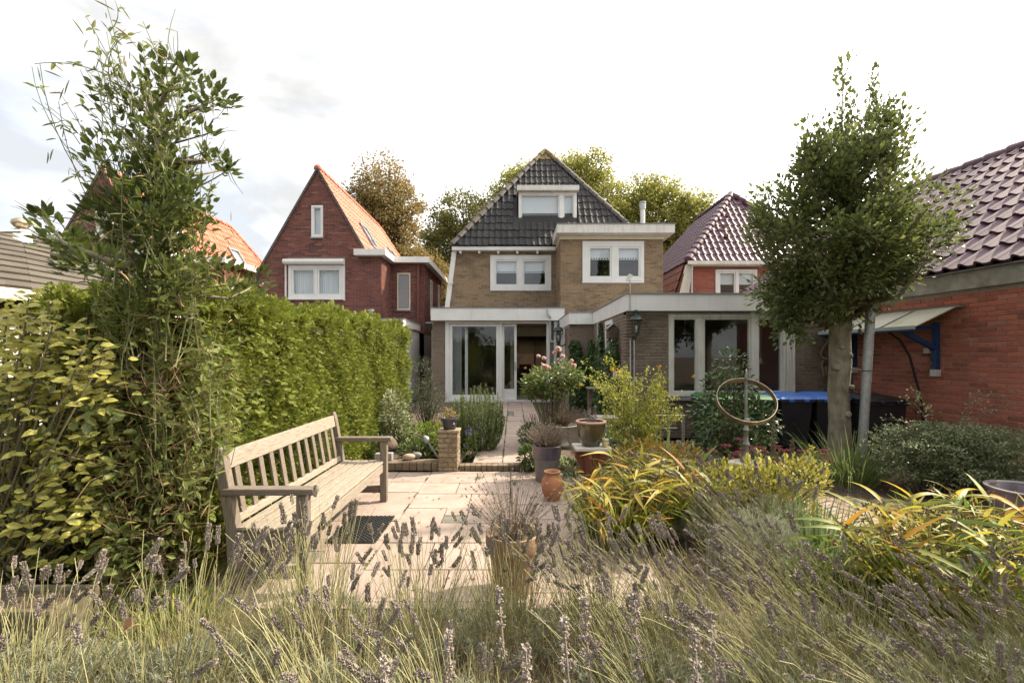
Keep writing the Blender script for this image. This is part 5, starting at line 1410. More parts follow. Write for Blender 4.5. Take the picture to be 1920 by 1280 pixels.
def merge(parts):
    VV = []; FF = {}; n = 0
    for V, FL in parts:
        VV.append(V)
        for f in FL:
            if len(f): FF.setdefault(f.shape[1], []).append(f+n)
        n += len(V)
    return np.concatenate(VV), [np.concatenate(v) for v in FF.values()]

def leaves(name, m, parent, P, D, L, W, tpl='diamond', N=None, kind=None, smooth=False):
    V, FL = leaf_arrays(np.asarray(P), np.asarray(D), L, W, tpl, N)
    o = solid(name, V, FL, m if not isinstance(m, str) else MAT[m], parent, smooth, kind=kind)
    return o

def blade_arrays(P, D, L, W, droop=.4, seg=5, base_w=.5, crease=0.0, tip=1.4, side=None):
    """strap leaves that arch over: P base, D direction, droop sinks the tip"""
    n = len(P); D = unit(D); L = np.broadcast_to(L, (n,)).astype(float); W = np.broadcast_to(W, (n,)).astype(float); dr = np.broadcast_to(droop, (n,)).astype(float)
    S_ = np.cross(D, np.array([0,0,1.0])) + rng.normal(0,.25,(n,3)); S_ = unit(S_ - D*(S_*D).sum(1, keepdims=True))
    rows = []
    for i in range(seg+1):
        t = i/seg
        c = P + D*(L*(t - .12*dr*t*t))[:,None]; c[:,2] -= (L*dr*t**2.2)
        w = W*(base_w + (1-base_w)*min(1, t*4))*(1 - t**2.2*.98)*.5
        if crease:
            up_ = np.cross(S_, D); rows.append(np.stack([c - S_*w[:,None] + up_*(w*crease)[:,None], c, c + S_*w[:,None] + up_*(w*crease)[:,None]], 1))
        else:
            rows.append(np.stack([c - S_*w[:,None], c + S_*w[:,None]], 1))
    V = np.stack(rows, 1)  # n, seg+1, k, 3
    k = V.shape[2]
    idx = np.arange(n*(seg+1)*k).reshape(n, seg+1, k)
    F = []
    for a in range(k-1):
        F.append(np.stack([idx[:,:-1,a], idx[:,:-1,a+1], idx[:,1:,a+1], idx[:,1:,a]], -1).reshape(-1,4))
    return V.reshape(-1,3), [np.concatenate(F)]

def stem_arrays(P0, P1, P2, r0, r1, seg=4, sides=3):
    """tapered stems along quadratic curves"""
    n = len(P0); rows = []
    r0 = np.broadcast_to(r0, (n,)); r1 = np.broadcast_to(r1, (n,))
    ax = unit(P2-P0); ref = unit(np.cross(ax, np.array([.3,.9,.2]))); b = np.cross(ax, ref)
    for i in range(seg+1):
        t = i/seg; c = P0*(1-t)**2 + 2*P1*t*(1-t) + P2*t*t; r = r0*(1-t)+r1*t
        rows.append(np.stack([c + (ref*math.cos(2*PI*k/sides) + b*math.sin(2*PI*k/sides))*r[:,None] for k in range(sides)], 1))
    V = np.stack(rows, 1); idx = np.arange(n*(seg+1)*sides).reshape(n, seg+1, sides); F = []
    for k in range(sides):
        F.append(np.stack([idx[:,:-1,k], idx[:,:-1,(k+1)%sides], idx[:,1:,(k+1)%sides], idx[:,1:,k]], -1).reshape(-1,4))
    return V.reshape(-1,3), [np.concatenate(F)]

def in_ball(n, c, r, shell=.45):
    d = unit(rng.normal(size=(n,3))); q = (shell + (1-shell)*rng.random(n)**.6)[:,None]
    return np.asarray(c) + d*q*np.asarray(r), d

def polyline_tree(m, pts, rad, n=8):
    m.tube(pts, rad, n)

MAT['leaf_holly'] = leafmat('glossy_holly_leaf', [(.085,.118,.034),(.12,.155,.042),(.165,.195,.055),(.13,.16,.055),(.23,.23,.08)], .32, .46, .6)
MAT['leaf_holly_left'] = leafmat('left_holly_leaf', [(.05,.072,.018),(.08,.11,.026),(.12,.145,.035),(.065,.09,.025),(.18,.185,.06)], .34, .4, .55)  # leaf greens of the slim left-hand tree
MAT['leaf_vine'] = leafmat('sweet_pea_leaf', [(.16,.21,.055),(.23,.27,.075),(.29,.30,.10),(.20,.26,.055),(.36,.33,.16)], .55, .45, .4)
MAT['pod'] = leafmat('green_seed_pod', [(.16,.19,.07),(.24,.25,.10),(.30,.28,.13),(.19,.20,.10)], .5, .3)
MAT['pod_dry'] = leafmat('dry_seed_pod', [(.34,.21,.10),(.45,.31,.16),(.28,.15,.08),(.16,.08,.07)], .6, .25)
MAT['vine_stem'] = mat('vine_stem', [(.11,.13,.045),(.17,.18,.07),(.24,.21,.11)], .7, 5, .4)
MAT['conifer'] = leafmat('cypress_spray', [(.125,.16,.018),(.185,.22,.028),(.245,.27,.042),(.105,.14,.018),(.30,.31,.07)], .6, .32, .3)
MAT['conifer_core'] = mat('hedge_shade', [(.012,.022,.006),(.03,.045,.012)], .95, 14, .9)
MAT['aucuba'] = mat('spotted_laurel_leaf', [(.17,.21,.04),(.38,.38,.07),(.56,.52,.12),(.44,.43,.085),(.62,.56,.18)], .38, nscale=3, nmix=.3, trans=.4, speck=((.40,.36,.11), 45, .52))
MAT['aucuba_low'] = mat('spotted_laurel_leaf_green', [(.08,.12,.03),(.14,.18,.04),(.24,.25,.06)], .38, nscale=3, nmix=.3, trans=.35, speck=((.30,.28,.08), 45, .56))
MAT['lav_leaf'] = leafmat('lavender_leaf', [(.24,.255,.17),(.32,.335,.24),(.41,.42,.32),(.20,.225,.13)], .7, .25, .3)
MAT['lav_stem'] = mat('lavender_stem', [(.155,.16,.062),(.23,.222,.088),(.31,.28,.14),(.18,.19,.072)], .7, 3, .3)
MAT['lav_spike'] = mat('faded_lavender_spike', [(.13,.108,.088),(.19,.16,.13),(.26,.22,.18),(.16,.132,.112)], .85, nscale=90, nmix=.4)
MAT['lav_dry'] = mat('dry_brown_stem', [(.13,.09,.065),(.19,.14,.10),(.24,.19,.14)], .85, 3, .3)
MAT['lamb'] = mat('fuzzy_white_flower', [(.24,.195,.165),(.36,.305,.26),(.46,.40,.35)], .95, nscale=60, nmix=.4, trans=.2)
MAT['trad'] = leafmat('yellowing_strap_leaf', [(.12,.165,.032),(.23,.24,.04),(.42,.36,.055),(.52,.37,.055),(.33,.30,.06),(.17,.20,.036)], .5, .45, .4)
MAT['trad_green'] = leafmat('green_strap_leaf', [(.085,.14,.025),(.14,.20,.035),(.21,.25,.045),(.42,.37,.06),(.11,.165,.03)], .5, .4, .4)
MAT['trad_orange'] = leafmat('orange_dying_leaf', [(.50,.20,.03),(.55,.30,.04),(.30,.13,.05)], .6, .35, .4)
MAT['seed_head'] = mat('brown_seed_head', [(.07,.05,.035),(.13,.10,.07),(.18,.14,.09)], .9, 40, .4)
MAT['iris'] = leafmat('blue_green_strap_leaf', [(.09,.15,.06),(.13,.19,.08),(.17,.23,.10),(.12,.18,.045)], .5, .35, .4)
MAT['grass_blade'] = leafmat('long_grass_blade', [(.08,.13,.035),(.13,.18,.05),(.18,.22,.07),(.23,.25,.11)], .55, .35, .4)
MAT['euo_yellow'] = leafmat('golden_spindle_leaf', [(.14,.18,.035),(.30,.30,.05),(.46,.41,.075),(.54,.48,.13),(.18,.22,.04)], .4, .35, .5)
MAT['euo_orange'] = leafmat('orange_spindle_leaf', [(.42,.28,.05),(.50,.22,.04),(.16,.20,.04),(.38,.34,.08),(.10,.15,.03)], .4, .35, .5)
MAT['rosemary'] = leafmat('rosemary_leaf', [(.13,.185,.06),(.19,.25,.09),(.25,.30,.12)], .6, .2, .3)
MAT['olive'] = leafmat('olive_grey_leaf', [(.07,.085,.05),(.11,.125,.08),(.16,.17,.12)], .6, .2, .3)
MAT['varieg'] = leafmat('variegated_leaf', [(.08,.12,.03),(.14,.18,.05),(.45,.45,.33),(.10,.14,.03)], .5, .3, .4)
MAT['rose_leaf'] = leafmat('rose_leaf', [(.08,.13,.03),(.13,.185,.045),(.19,.235,.065),(.22,.17,.07)], .4, .38, .5)
MAT['rose_pink'] = mat('pale_pink_petal', [(.74,.50,.42),(.80,.60,.52),(.84,.70,.62)], .6, nscale=20, nmix=.4, trans=.35)
MAT['rose_dark'] = mat('fading_rose', [(.45,.24,.12),(.55,.32,.2)], .7, nscale=20, nmix=.4, trans=.3)
MAT['kerria'] = leafmat('lime_yellow_leaf', [(.27,.32,.04),(.38,.40,.055),(.46,.44,.075),(.20,.26,.04)], .5, .42, .4)
MAT['petal_yellow'] = mat('orange_yellow_petal', [(.70,.36,.03),(.72,.48,.05)], .6, nscale=20, nmix=.4, trans=.3)
MAT['camellia'] = leafmat('glossy_dark_leaf', [(.045,.08,.022),(.07,.115,.03),(.105,.15,.04),(.09,.12,.05)], .3, .2, .6)
MAT['ivy'] = leafmat('creeper_leaf', [(.025,.055,.014),(.045,.085,.018),(.075,.12,.025)], .45, .22, .4)
MAT['cotone'] = leafmat('small_grey_green_leaf', [(.10,.135,.06),(.15,.185,.085),(.21,.24,.12),(.12,.16,.075)], .5, .2, .4)
MAT['sedum'] = mat('dark_pink_flower_head', [(.16,.03,.045),(.24,.05,.065),(.30,.08,.09)], .8, nscale=60, nmix=.4)
MAT['bed_green'] = leafmat('bed_leaf', [(.06,.10,.03),(.11,.155,.04),(.17,.21,.07)], .5, .3, .4)
MAT['bed_bright'] = leafmat('bright_bed_leaf', [(.12,.19,.03),(.19,.26,.04),(.26,.30,.06)], .5, .35, .4)
MAT['tree_orange'] = leafmat('autumn_orange_leaf', [(.17,.18,.06),(.25,.20,.075),(.36,.22,.085),(.19,.19,.06),(.30,.19,.075)], .6, .5, .3)
MAT['tree_green'] = leafmat('late_green_leaf', [(.10,.12,.035),(.15,.165,.045),(.20,.20,.05),(.24,.19,.055)], .6, .35, .3)
MAT['tree_yellow'] = leafmat('lime_tree_leaf', [(.22,.245,.055),(.31,.32,.075),(.40,.37,.10),(.18,.215,.05),(.43,.36,.12)], .6, .52, .3)
MAT['violet'] = mat('violet_petal', [(.16,.08,.42),(.22,.12,.5)], .6, trans=.3)

# ------------------------------------------------------------------ background trees
def far_tree(name, label, x, y, h, balls, m, n_cl, per, ls, trunk_r=.28, seed=0, group=None, bark='bark_brown', limbs=16):
    """balls: [(dx,dy,z,rx,ry,rz)] lobes of the crown"""
    t = thing(name, label, 'tree', (x, y, 0), group)
    r = np.random.default_rng(seed)
    b = MB(); zb = min(q[2]-q[5] for q in balls)
    tp = [(x, y, 0), (x+.1, y, zb*.5), (x-.1, y+.1, zb+1.0), (x+.1, y, zb+(h-zb)*.55), (x, y, h-1.2)]
    b.tube(tp, [trunk_r, trunk_r*.85, trunk_r*.7, trunk_r*.35, .03], 9)
    vol = np.array([q[3]*q[4]*q[5] for q in balls])**.75; vol = vol/vol.sum()
    Ps = []; Ds = []
    for q, v in zip(balls, vol):
        k = max(8, int(n_cl*1.45*v))
        c = np.array([x+q[0], y+q[1], q[2]]); q = tuple(q[:3]) + tuple(e*1.12 for e in q[3:])
        d = unit(r.normal(size=(k,3))); rr = (.42 + .58*r.random(k)**.55)[:,None]
        ctr = c + d*rr*np.array(q[3:6])
        nl = max(3, int(limbs*v*len(balls)/2))
        for e in ctr[:nl]:
            s0 = np.array(tp[2]) + (np.array(tp[3])-np.array(tp[2]))*r.random()
            s0[2] = min(s0[2], e[2]-.3) if e[2] > zb+1 else s0[2]
            mid = s0*.5 + e*.5 + np.array([0,0,.4]) + r.normal(0,.25,3)
            b.tube([s0, mid, e], [trunk_r*.32, trunk_r*.2, .02], 5, caps=False)
        cs = ls*r.uniform(2.2, 4.2, k)
        pk = r.integers(int(per*1.1), int(per*2.3), k)
        idx = np.repeat(np.arange(k), pk)
        off = unit(r.normal(size=(len(idx),3)))*(r.random(len(idx))**.5)[:,None]*cs[idx][:,None]*np.array([1,1,.75])
        Ps.append(ctr[idx]+off); Ds.append(off + r.normal(0,.3,off.shape)*cs[idx][:,None] + np.array([0,0,-.1]))
    b.build('trunk', MAT[bark], t, True)
    P = np.concatenate(Ps); D = np.concatenate(Ds)
    leaves('crown', m, t, P, D, ls*r.uniform(.7,1.4,len(P)), ls*r.uniform(.5,.95,len(P)), 'diamond', N=r.normal(size=(len(P),3)))
    return t
Y = 38.; X = lambda px: PX(px, Y); Hh = lambda py: PH(py, Y)
far_tree('autumn_tree', 'tall tree with orange-brown autumn leaves behind the red brick house', X(712), Y, Hh(284),
    [(-.6,0,13.0,2.8,2.5,2.6),(.2,0,15.6,2.0,2.2,2.4),(-2.0,0,13.2,1.7,2,2.2),(1.4,0,13.3,2.2,2,2.5),(2.3,0,10.6,2.2,2.2,1.9),(-.3,0,9.6,2.8,2.5,2.3),(.8,1,7.2,4.0,2.5,2.6),(3.3,1,8.3,1.8,2.5,2.3)], 'tree_orange', 620, 26, .20, seed=1, limbs=40)
Y = 34.
far_tree('green_tree', 'rounded olive-green tree between the orange tree and the brown house', X(868), Y, Hh(350),
    [(-.1,0,11.6,1.9,2,2.1),(-1.4,0,10.2,1.6,2,1.9),(1.5,0,10.9,1.6,2,1.9),(.1,0,8.6,3.0,2.2,2.6),(-2.2,0,7.2,2.0,2,2.2),(1.4,0,6.6,2.4,2.2,2.6)], 'tree_green', 500, 26, .17, seed=2, limbs=30)
Y = 30.
far_tree('autumn_shrub_tree', 'low rusty-orange tree top just left of the brown house roof', X(800), Y, Hh(470),
    [(-.4,0,7.0,1.4,1.5,1.4),(.9,0,6.0,1.4,1.5,1.5),(-1.0,0,5.3,1.5,1.5,1.5)], 'tree_orange', 150, 26, .16, seed=12, limbs=14)
Y = 36.
far_tree('lime_tree', 'yellow-green tree rising behind the apex of the black hip roof', X(1085), Y, Hh(286),
    [(-.4,0,15.7,1.7,1.8,1.7),(.9,0,15.7,1.7,1.8,1.7),(-1.6,0,15.2,1.8,1.8,1.6),(1.9,0,13.8,1.8,2,2.2),(-4.0,0,15.9,1.2,1.5,1.1),(-5.2,0,14.9,1.3,1.5,1.2),(-6.1,0,13.7,1.1,1.4,1.1),(-3,0,14.2,2,1.8,1.6),(0,0,12.4,3.4,2.2,2.6),(-5.4,0,12.6,1.5,1.3,1.6),(0,0,9,4,2.4,2.6)], 'tree_yellow', 760, 26, .19, seed=3, limbs=20)
far_tree('lime_tree', 'broad yellow-green tree between the flue pipe and the purple roof', X(1230), Y+1, Hh(305),
    [(-.9,0,14.5,1.5,1.8,1.6),(.6,0,14.9,1.2,1.6,1.2),(1.7,0,14.0,1.7,1.8,1.8),(-1.9,0,13.2,1.5,1.8,1.6),(-.2,0,12.6,2.8,2.2,2.4),(3.3,0,12.9,1.5,2,1.7),(4.5,0,11.8,1.5,2,1.7),(-2.2,0,11.6,2.0,2,2.3),(1.4,0,10.2,3.6,2.4,2.6),(-.6,0,8.2,4.0,2.4,2.7),(3.6,0,8.6,2.8,2.2,2.5),(2.9,0,10.6,2.4,2.2,2.0)], 'tree_yellow', 900, 26, .19, seed=4, limbs=24)
# conifers behind the viewer: they show as reflections in the upstairs panes
def conifer(label, x, y, h, w, seed):
    t = thing('dark_conifer', label, 'tree', (x, y, 0), 'conifers reflected in the windows')
    r = np.random.default_rng(seed); b = MB(); b.tube([(x,y,0),(x,y,h)], [.22,.03], 8); b.build('trunk', MAT['bark_brown'], t)
    n = 5200; k = r.random(n)**.7; z = h*(1-.92*k); tier = np.abs(np.sin(z*2.1+seed))*.45+.55; R_ = w*k*tier*r.random(n)**.4; a = r.uniform(0,2*PI,n)
    P = np.stack([x+R_*np.cos(a), y+R_*np.sin(a), z-R_*.18], 1); D = np.stack([np.cos(a), np.sin(a), np.full(n,-.1)], 1)+r.normal(0,.3,(n,3))
    leaves('crown', 'rosemary', t, P, D, .42, .3, 'spray')
for lab, x, y, h, w, sd in (('dark conifer mirrored in the right half of the middle upstairs window', 3.1,-11,10.2,1.9,1), ('tall dark conifer mirrored in the small dormer pane', 5.5,-11,15.6,2.4,2), ('dark conifer mirrored in the left pane of the bay window', 7.9,-11,10.6,2.0,3)):
    conifer(lab, x, y, h, w, sd)
def far_hedge():
    t = thing('garden_hedge', 'tall dark hedge at the garden end mirrored in the glass doors', 'hedge', (0, -6, 0))
    b = MB(); b.box(-9, 7, -6.9, -6.25, 0, 2.3); b.build('stem', MAT['conifer_core'], t)  # solid filler box, coloured near-black for the shade inside the hedge
    n = 5200; x = rng.uniform(-9, 7, n); z = 2.75*rng.random(n)**.8*(1+.1*np.sin(x*2.1)); P = np.stack([x, -6.2+.15*np.sin(x*3+z*4)+rng.normal(0,.06,n), z], 1)
    leaves('foliage', 'rosemary', t, P, rand_dirs(n,.2)+np.array([0,.5,0]), .28, .24, 'spray')
far_hedge()

# ------------------------------------------------------------------ conifer hedge
def hedge():
    t = thing('cypress_hedge', 'long clipped bright green conifer hedge running behind the bench', 'hedge', (-2.6, 6.0, 0))
    x1, y0, y1 = -2.03, 3.05, 8.7
    top = lambda y: np.interp(y, [3.0,4.0,6.0,8.7], [1.84,1.90,1.96,2.00]) + .025*np.sin(y*2.3) + .02*np.sin(y*5.7)
    b = MB(); b.box(-3.15, x1-.12, y0+.1, y1-.12, 0, 1.76); b.build('stem', MAT['conifer_core'], t)  # opaque core that blocks the view through; inner shade put into its dark colour
    Ps = []; Ds = []; Ls = []; Ns = []
    n = 56000
    y = rng.uniform(y0, y1, n); z = rng.uniform(.02, 1, n)**.9*top(y); bulge = .03*np.sin(y*4.1+z*3)+.02*np.sin(y*9.3-z*7) + .02*np.sin(z*11+y*3)
    x = x1 - .03 + bulge + rng.normal(0, .035, n)
    Ps.append(np.stack([x, y, z], 1)); D = np.stack([rng.uniform(.35,1,n), rng.normal(0,.45,n), rng.normal(.12,.5,n)], 1); Ds.append(D)
    Ls.append(rng.uniform(.030, .066, n))
    n = 15000
    y = rng.uniform(y0, y1, n); x = rng.uniform(-3.2, x1+.03, n); z = top(y) + .03*np.sin(x*9+y*4) - .10*(x > x1-.1) + rng.normal(0, .03, n)
    Ps.append(np.stack([x, y, z], 1)); Ds.append(np.stack([rng.normal(.15,.5,n), rng.normal(0,.5,n), rng.uniform(.4,1.1,n)], 1)); Ls.append(rng.uniform(.06,.15,n))
    n = 5000
    for yy, sgn in ((y1, 1), (y0, -1)):
        x = rng.uniform(-3.2, x1+.03, n); z = rng.uniform(0,1,n)*float(top(yy)); y = yy + .05*np.sin(x*8+z*6) + rng.normal(0,.04,n)
        Ps.append(np.stack([x, y, z], 1)); Ds.append(np.stack([rng.normal(.2,.5,n), sgn*rng.uniform(.3,1,n), rng.normal(.15,.5,n)], 1)); Ls.append(rng.uniform(.05,.10,n))
    P = np.concatenate(Ps); D = np.concatenate(Ds); L = np.concatenate(Ls)
    f = np.sin(P[:,1]*6.3+P[:,2]*4.1)*np.sin(P[:,1]*2.9-P[:,2]*7.3+1)+.6*np.sin(P[:,1]*13+P[:,2]*11)
    k = rng.random(len(P)) < np.clip(.97+.22*f, .45, 1); P, D, L, f = P[k], D[k], L[k], f[k]
    L = L*(1+.15*np.clip(f,-1,1)); P[:,0] += .015*np.clip(f,-1,1)
    leaves('foliage', 'conifer', t, P, D, L, L*.95, 'spray', N=unit(D*.3 + rng.normal(0,.6,D.shape)+np.array([.3,0,.4])))
    # a dead sprig standing out of the hedge
    n = 26; k = rng.random(n); a = np.array([-2.1,4.6,1.55]); P0 = a + np.stack([k*.05, k*.35-.1, k*.45], 1)
    leaves('dead_sprig', MAT['pod_dry'], t, P0, rand_dirs(n, .4), .07, .015, 'needle')
hedge()

# ------------------------------------------------------------------ generic shrub
def shrub(name, label, cat, loc, lobes, n, ls, m, tpl='oval', wr=.5, up=.25, out=1.0, shell=.35, stems=8, group=None, stem_m='twig', jitter=.25, stem_r=.01, lpar='leaves', Nup=None):
    t = thing(name, label, cat, loc, group)
    x, y, z = loc
    vol = np.array([q[3]*q[4]*q[5] for q in lobes])**.7; vol /= vol.sum()
    Ps, Ds, tips = [], [], []
    for q, v in zip(lobes, vol):
        k = max(4, int(n*v)); c = np.array([x+q[0], y+q[1], z+q[2]])
        p, d = in_ball(k, c, q[3:6], shell); p[:,2] = np.maximum(p[:,2], z+.01)
        Ps.append(p); Ds.append(d*out + rng.normal(0, jitter, d.shape)*1.5 + np.array([0,0,up])); tips.append(p[:max(2, int(stems*v*2))])
    P = np.concatenate(Ps); D = np.concatenate(Ds)
    L = ls*rng.uniform(.65, 1.3, len(P))
    N = None if Nup is None else unit(np.array([0,0,1.0]) + rng.normal(0, Nup, P.shape))
    leaves(lpar, m, t, P, D, L, L*wr, tpl, N=N)
    tp = np.concatenate(tips); k = len(tp)
    P0 = np.tile(np.array([x,y,z]), (k,1)) + rng.normal(0,.03,(k,3))*np.array([1,1,0])
    V, F = stem_arrays(P0, (P0+tp)/2 + np.array([0,0,.08]) + rng.normal(0,.03,(k,3)), tp, stem_r, stem_r*.35, 4, 4)
    solid('stems', V, F, MAT[stem_m], t)
    return t, P

# ------------------------------------------------------------------ holly tree on the right
def right_tree():
    x, y = 4.45, 6.2
    t = thing('holly_tree', 'large dark holly tree with thick bare trunk in front of the wheelie bins', 'tree', (x, y, 0))
    b = MB()
    pts = [(x-.02,y,-.05),(x-.01,y,.15),(x,y,.6),(x-.02,y,1.0),(x+.01,y,1.4),(x,y,1.75),(x+.02,y,2.1),(x+.05,y,2.6),(x+.08,y,3.3),(x+.1,y,4.1),(x+.1,y,4.7)]
    b.tube(pts, [.17,.14,.128,.122,.13,.126,.132,.11,.07,.04,.02], 18)
    ends = []
    for k in range(26):
        z0 = rng.uniform(1.95, 3.9); a = rng.uniform(0, 2*PI); R_ = np.interp(z0, [1.9,2.4,3.0,3.6,4.2], [1.15,1.35,1.3,1.0,.65])
        s0 = (x+.04, y, z0); e = (x + R_*.8*math.cos(a), y + R_*.8*math.sin(a)*.95, z0 + rng.uniform(.25,.7)); mid = (x+R_*.5*math.cos(a+.2), y+R_*.5*math.sin(a+.2), z0+.1)
        b.tube([s0, mid, e], [.04, .025, .006], 6, caps=False); ends.append(e)
    tr = b.build('trunk', MAT['bark_grey'], t, True)
    for (dx, z, r) in ((-.1,1.35,.045),(.10,1.08,.03),(-.05,1.62,.03),(.02,.72,.04),(.06,1.50,.035)):
        b = MB(); c = Vector((x+dx, y-.135+abs(dx)*.45, z)); d = Vector((dx*2.5, -1, .1)).normalized()
        b.tube([c-d*.05, c+d*.018, c+d*.026], [r*1.3, r, r*.75], 12); b.build('knot', MAT['bark_grey'], t, True)
    # crown: clusters of leaves at twig ends inside an egg-shaped outline with ragged lobes
    n = 900
    zz = 1.97 + 2.8*rng.random(n)**1.05
    zk = [1.95,2.28,2.71,3.15,3.59,3.95,4.24,4.6,4.8]
    lfk = [-.9,-1.08,-1.16,-1.18,-1.08,-.95,-.74,-.55,-.1]; rtk = [.05,.78,1.08,1.30,1.22,1.12,.98,.82,.6]; lf = np.interp(zz, zk, lfk); rt = np.interp(zz, zk, rtk)
    cxz = (lf+rt)/2; Rm = np.maximum(.12, (rt-lf)/2 - .10)
    a = rng.uniform(0, 2*PI, n); q = (.2+.8*rng.random(n)**.5)*(1+.11*np.sin(3*a+zz*5.1)+.10*np.sin(5*a-zz*9)+.07*np.sin(9*a+zz*14))
    nl = 46; la = rng.uniform(0, 2*PI, nl); lz = 2.05+2.6*rng.random(nl)**1.1; lq = rng.uniform(.5, .98, nl); li = rng.integers(0, nl, n); use = rng.random(n) < .72
    zn = lz[li]+rng.normal(0,.13,n); zz = np.where(use, zn, zz); lf = np.interp(zz, zk, lfk); rt = np.interp(zz, zk, rtk); cxz = (lf+rt)/2; Rm = np.maximum(.12, (rt-lf)/2 - .10)
    a = np.where(use, la[li]+rng.normal(0,.20,n), a); q = np.where(use, lq[li]+rng.normal(0,.10,n), q)
    ctr = np.stack([x+cxz+Rm*q*np.cos(a), y+Rm*q*np.sin(a)*.95, zz+.05*rng.normal(size=n)], 1)
    extra = []
    for (dx, z0, z1) in ((.04,4.5,5.5),(.46,4.5,5.40)):
        for z in np.linspace(z0, z1, 30): extra.append((x+dx+rng.normal(0,.07*(1.15-(z-z0)/(z1-z0))), y+rng.normal(0,.05), z))
    cc = np.stack([x+.05+rng.normal(0,.25,130), y-.35+rng.normal(0,.2,130), rng.uniform(2.3,4.2,130)], 1); ctr[:130] = cc
    ctr = np.concatenate([ctr, np.array(extra)])
    per = np.concatenate([np.full(n, 26), np.full(len(extra), 5)])
    cs = np.concatenate([rng.uniform(.10,.22,n), np.full(len(extra), .06)])
    idx = np.repeat(np.arange(len(ctr)), per)
    d = unit(rng.normal(size=(len(idx),3)))
    out = unit(ctr - np.array([x, y, 2.9]))[idx]
    P = ctr[idx] + d*(rng.random(len(idx))**.5*cs[idx])[:,None]
    D = d*.8 + out*.6 + np.array([0,0,.25])
    L = .072*rng.uniform(.7,1.25,len(P))
    leaves('crown', 'leaf_holly', t, P, D, L, L*.62, 'holly')
    e = ctr[:420]; zt = np.clip(e[:,2]-rng.uniform(.1,.7,len(e)), 1.95, 4.4); A0 = np.stack([np.full(len(e), x+.04), np.full(len(e), y), zt], 1); m_ = A0*.45+e*.55; m_[:,2] -= .06
    V, F = stem_arrays(A0, m_, e, .012, .003, 5, 5); solid('branches', V, F, MAT['bark_brown'], t)
    k = rng.integers(0, n, 1500); e2 = ctr[k]+rng.normal(0,.11,(1500,3)); V, F = stem_arrays(ctr[k], (ctr[k]+e2)/2+rng.normal(0,.012,e2.shape), e2, .003, .0012, 3, 3); solid('twigs', V, F, MAT['twig'], t)
    for dx, z1 in ((.04,5.45),(.46,5.35)):
        b = MB(); b.tube([(x+.08,y,3.6),(x+dx*.7,y,4.4),(x+dx,y,z1)], [.03,.014,.004], 6); b.build('shoot', MAT['twig'], t, True)
right_tree()

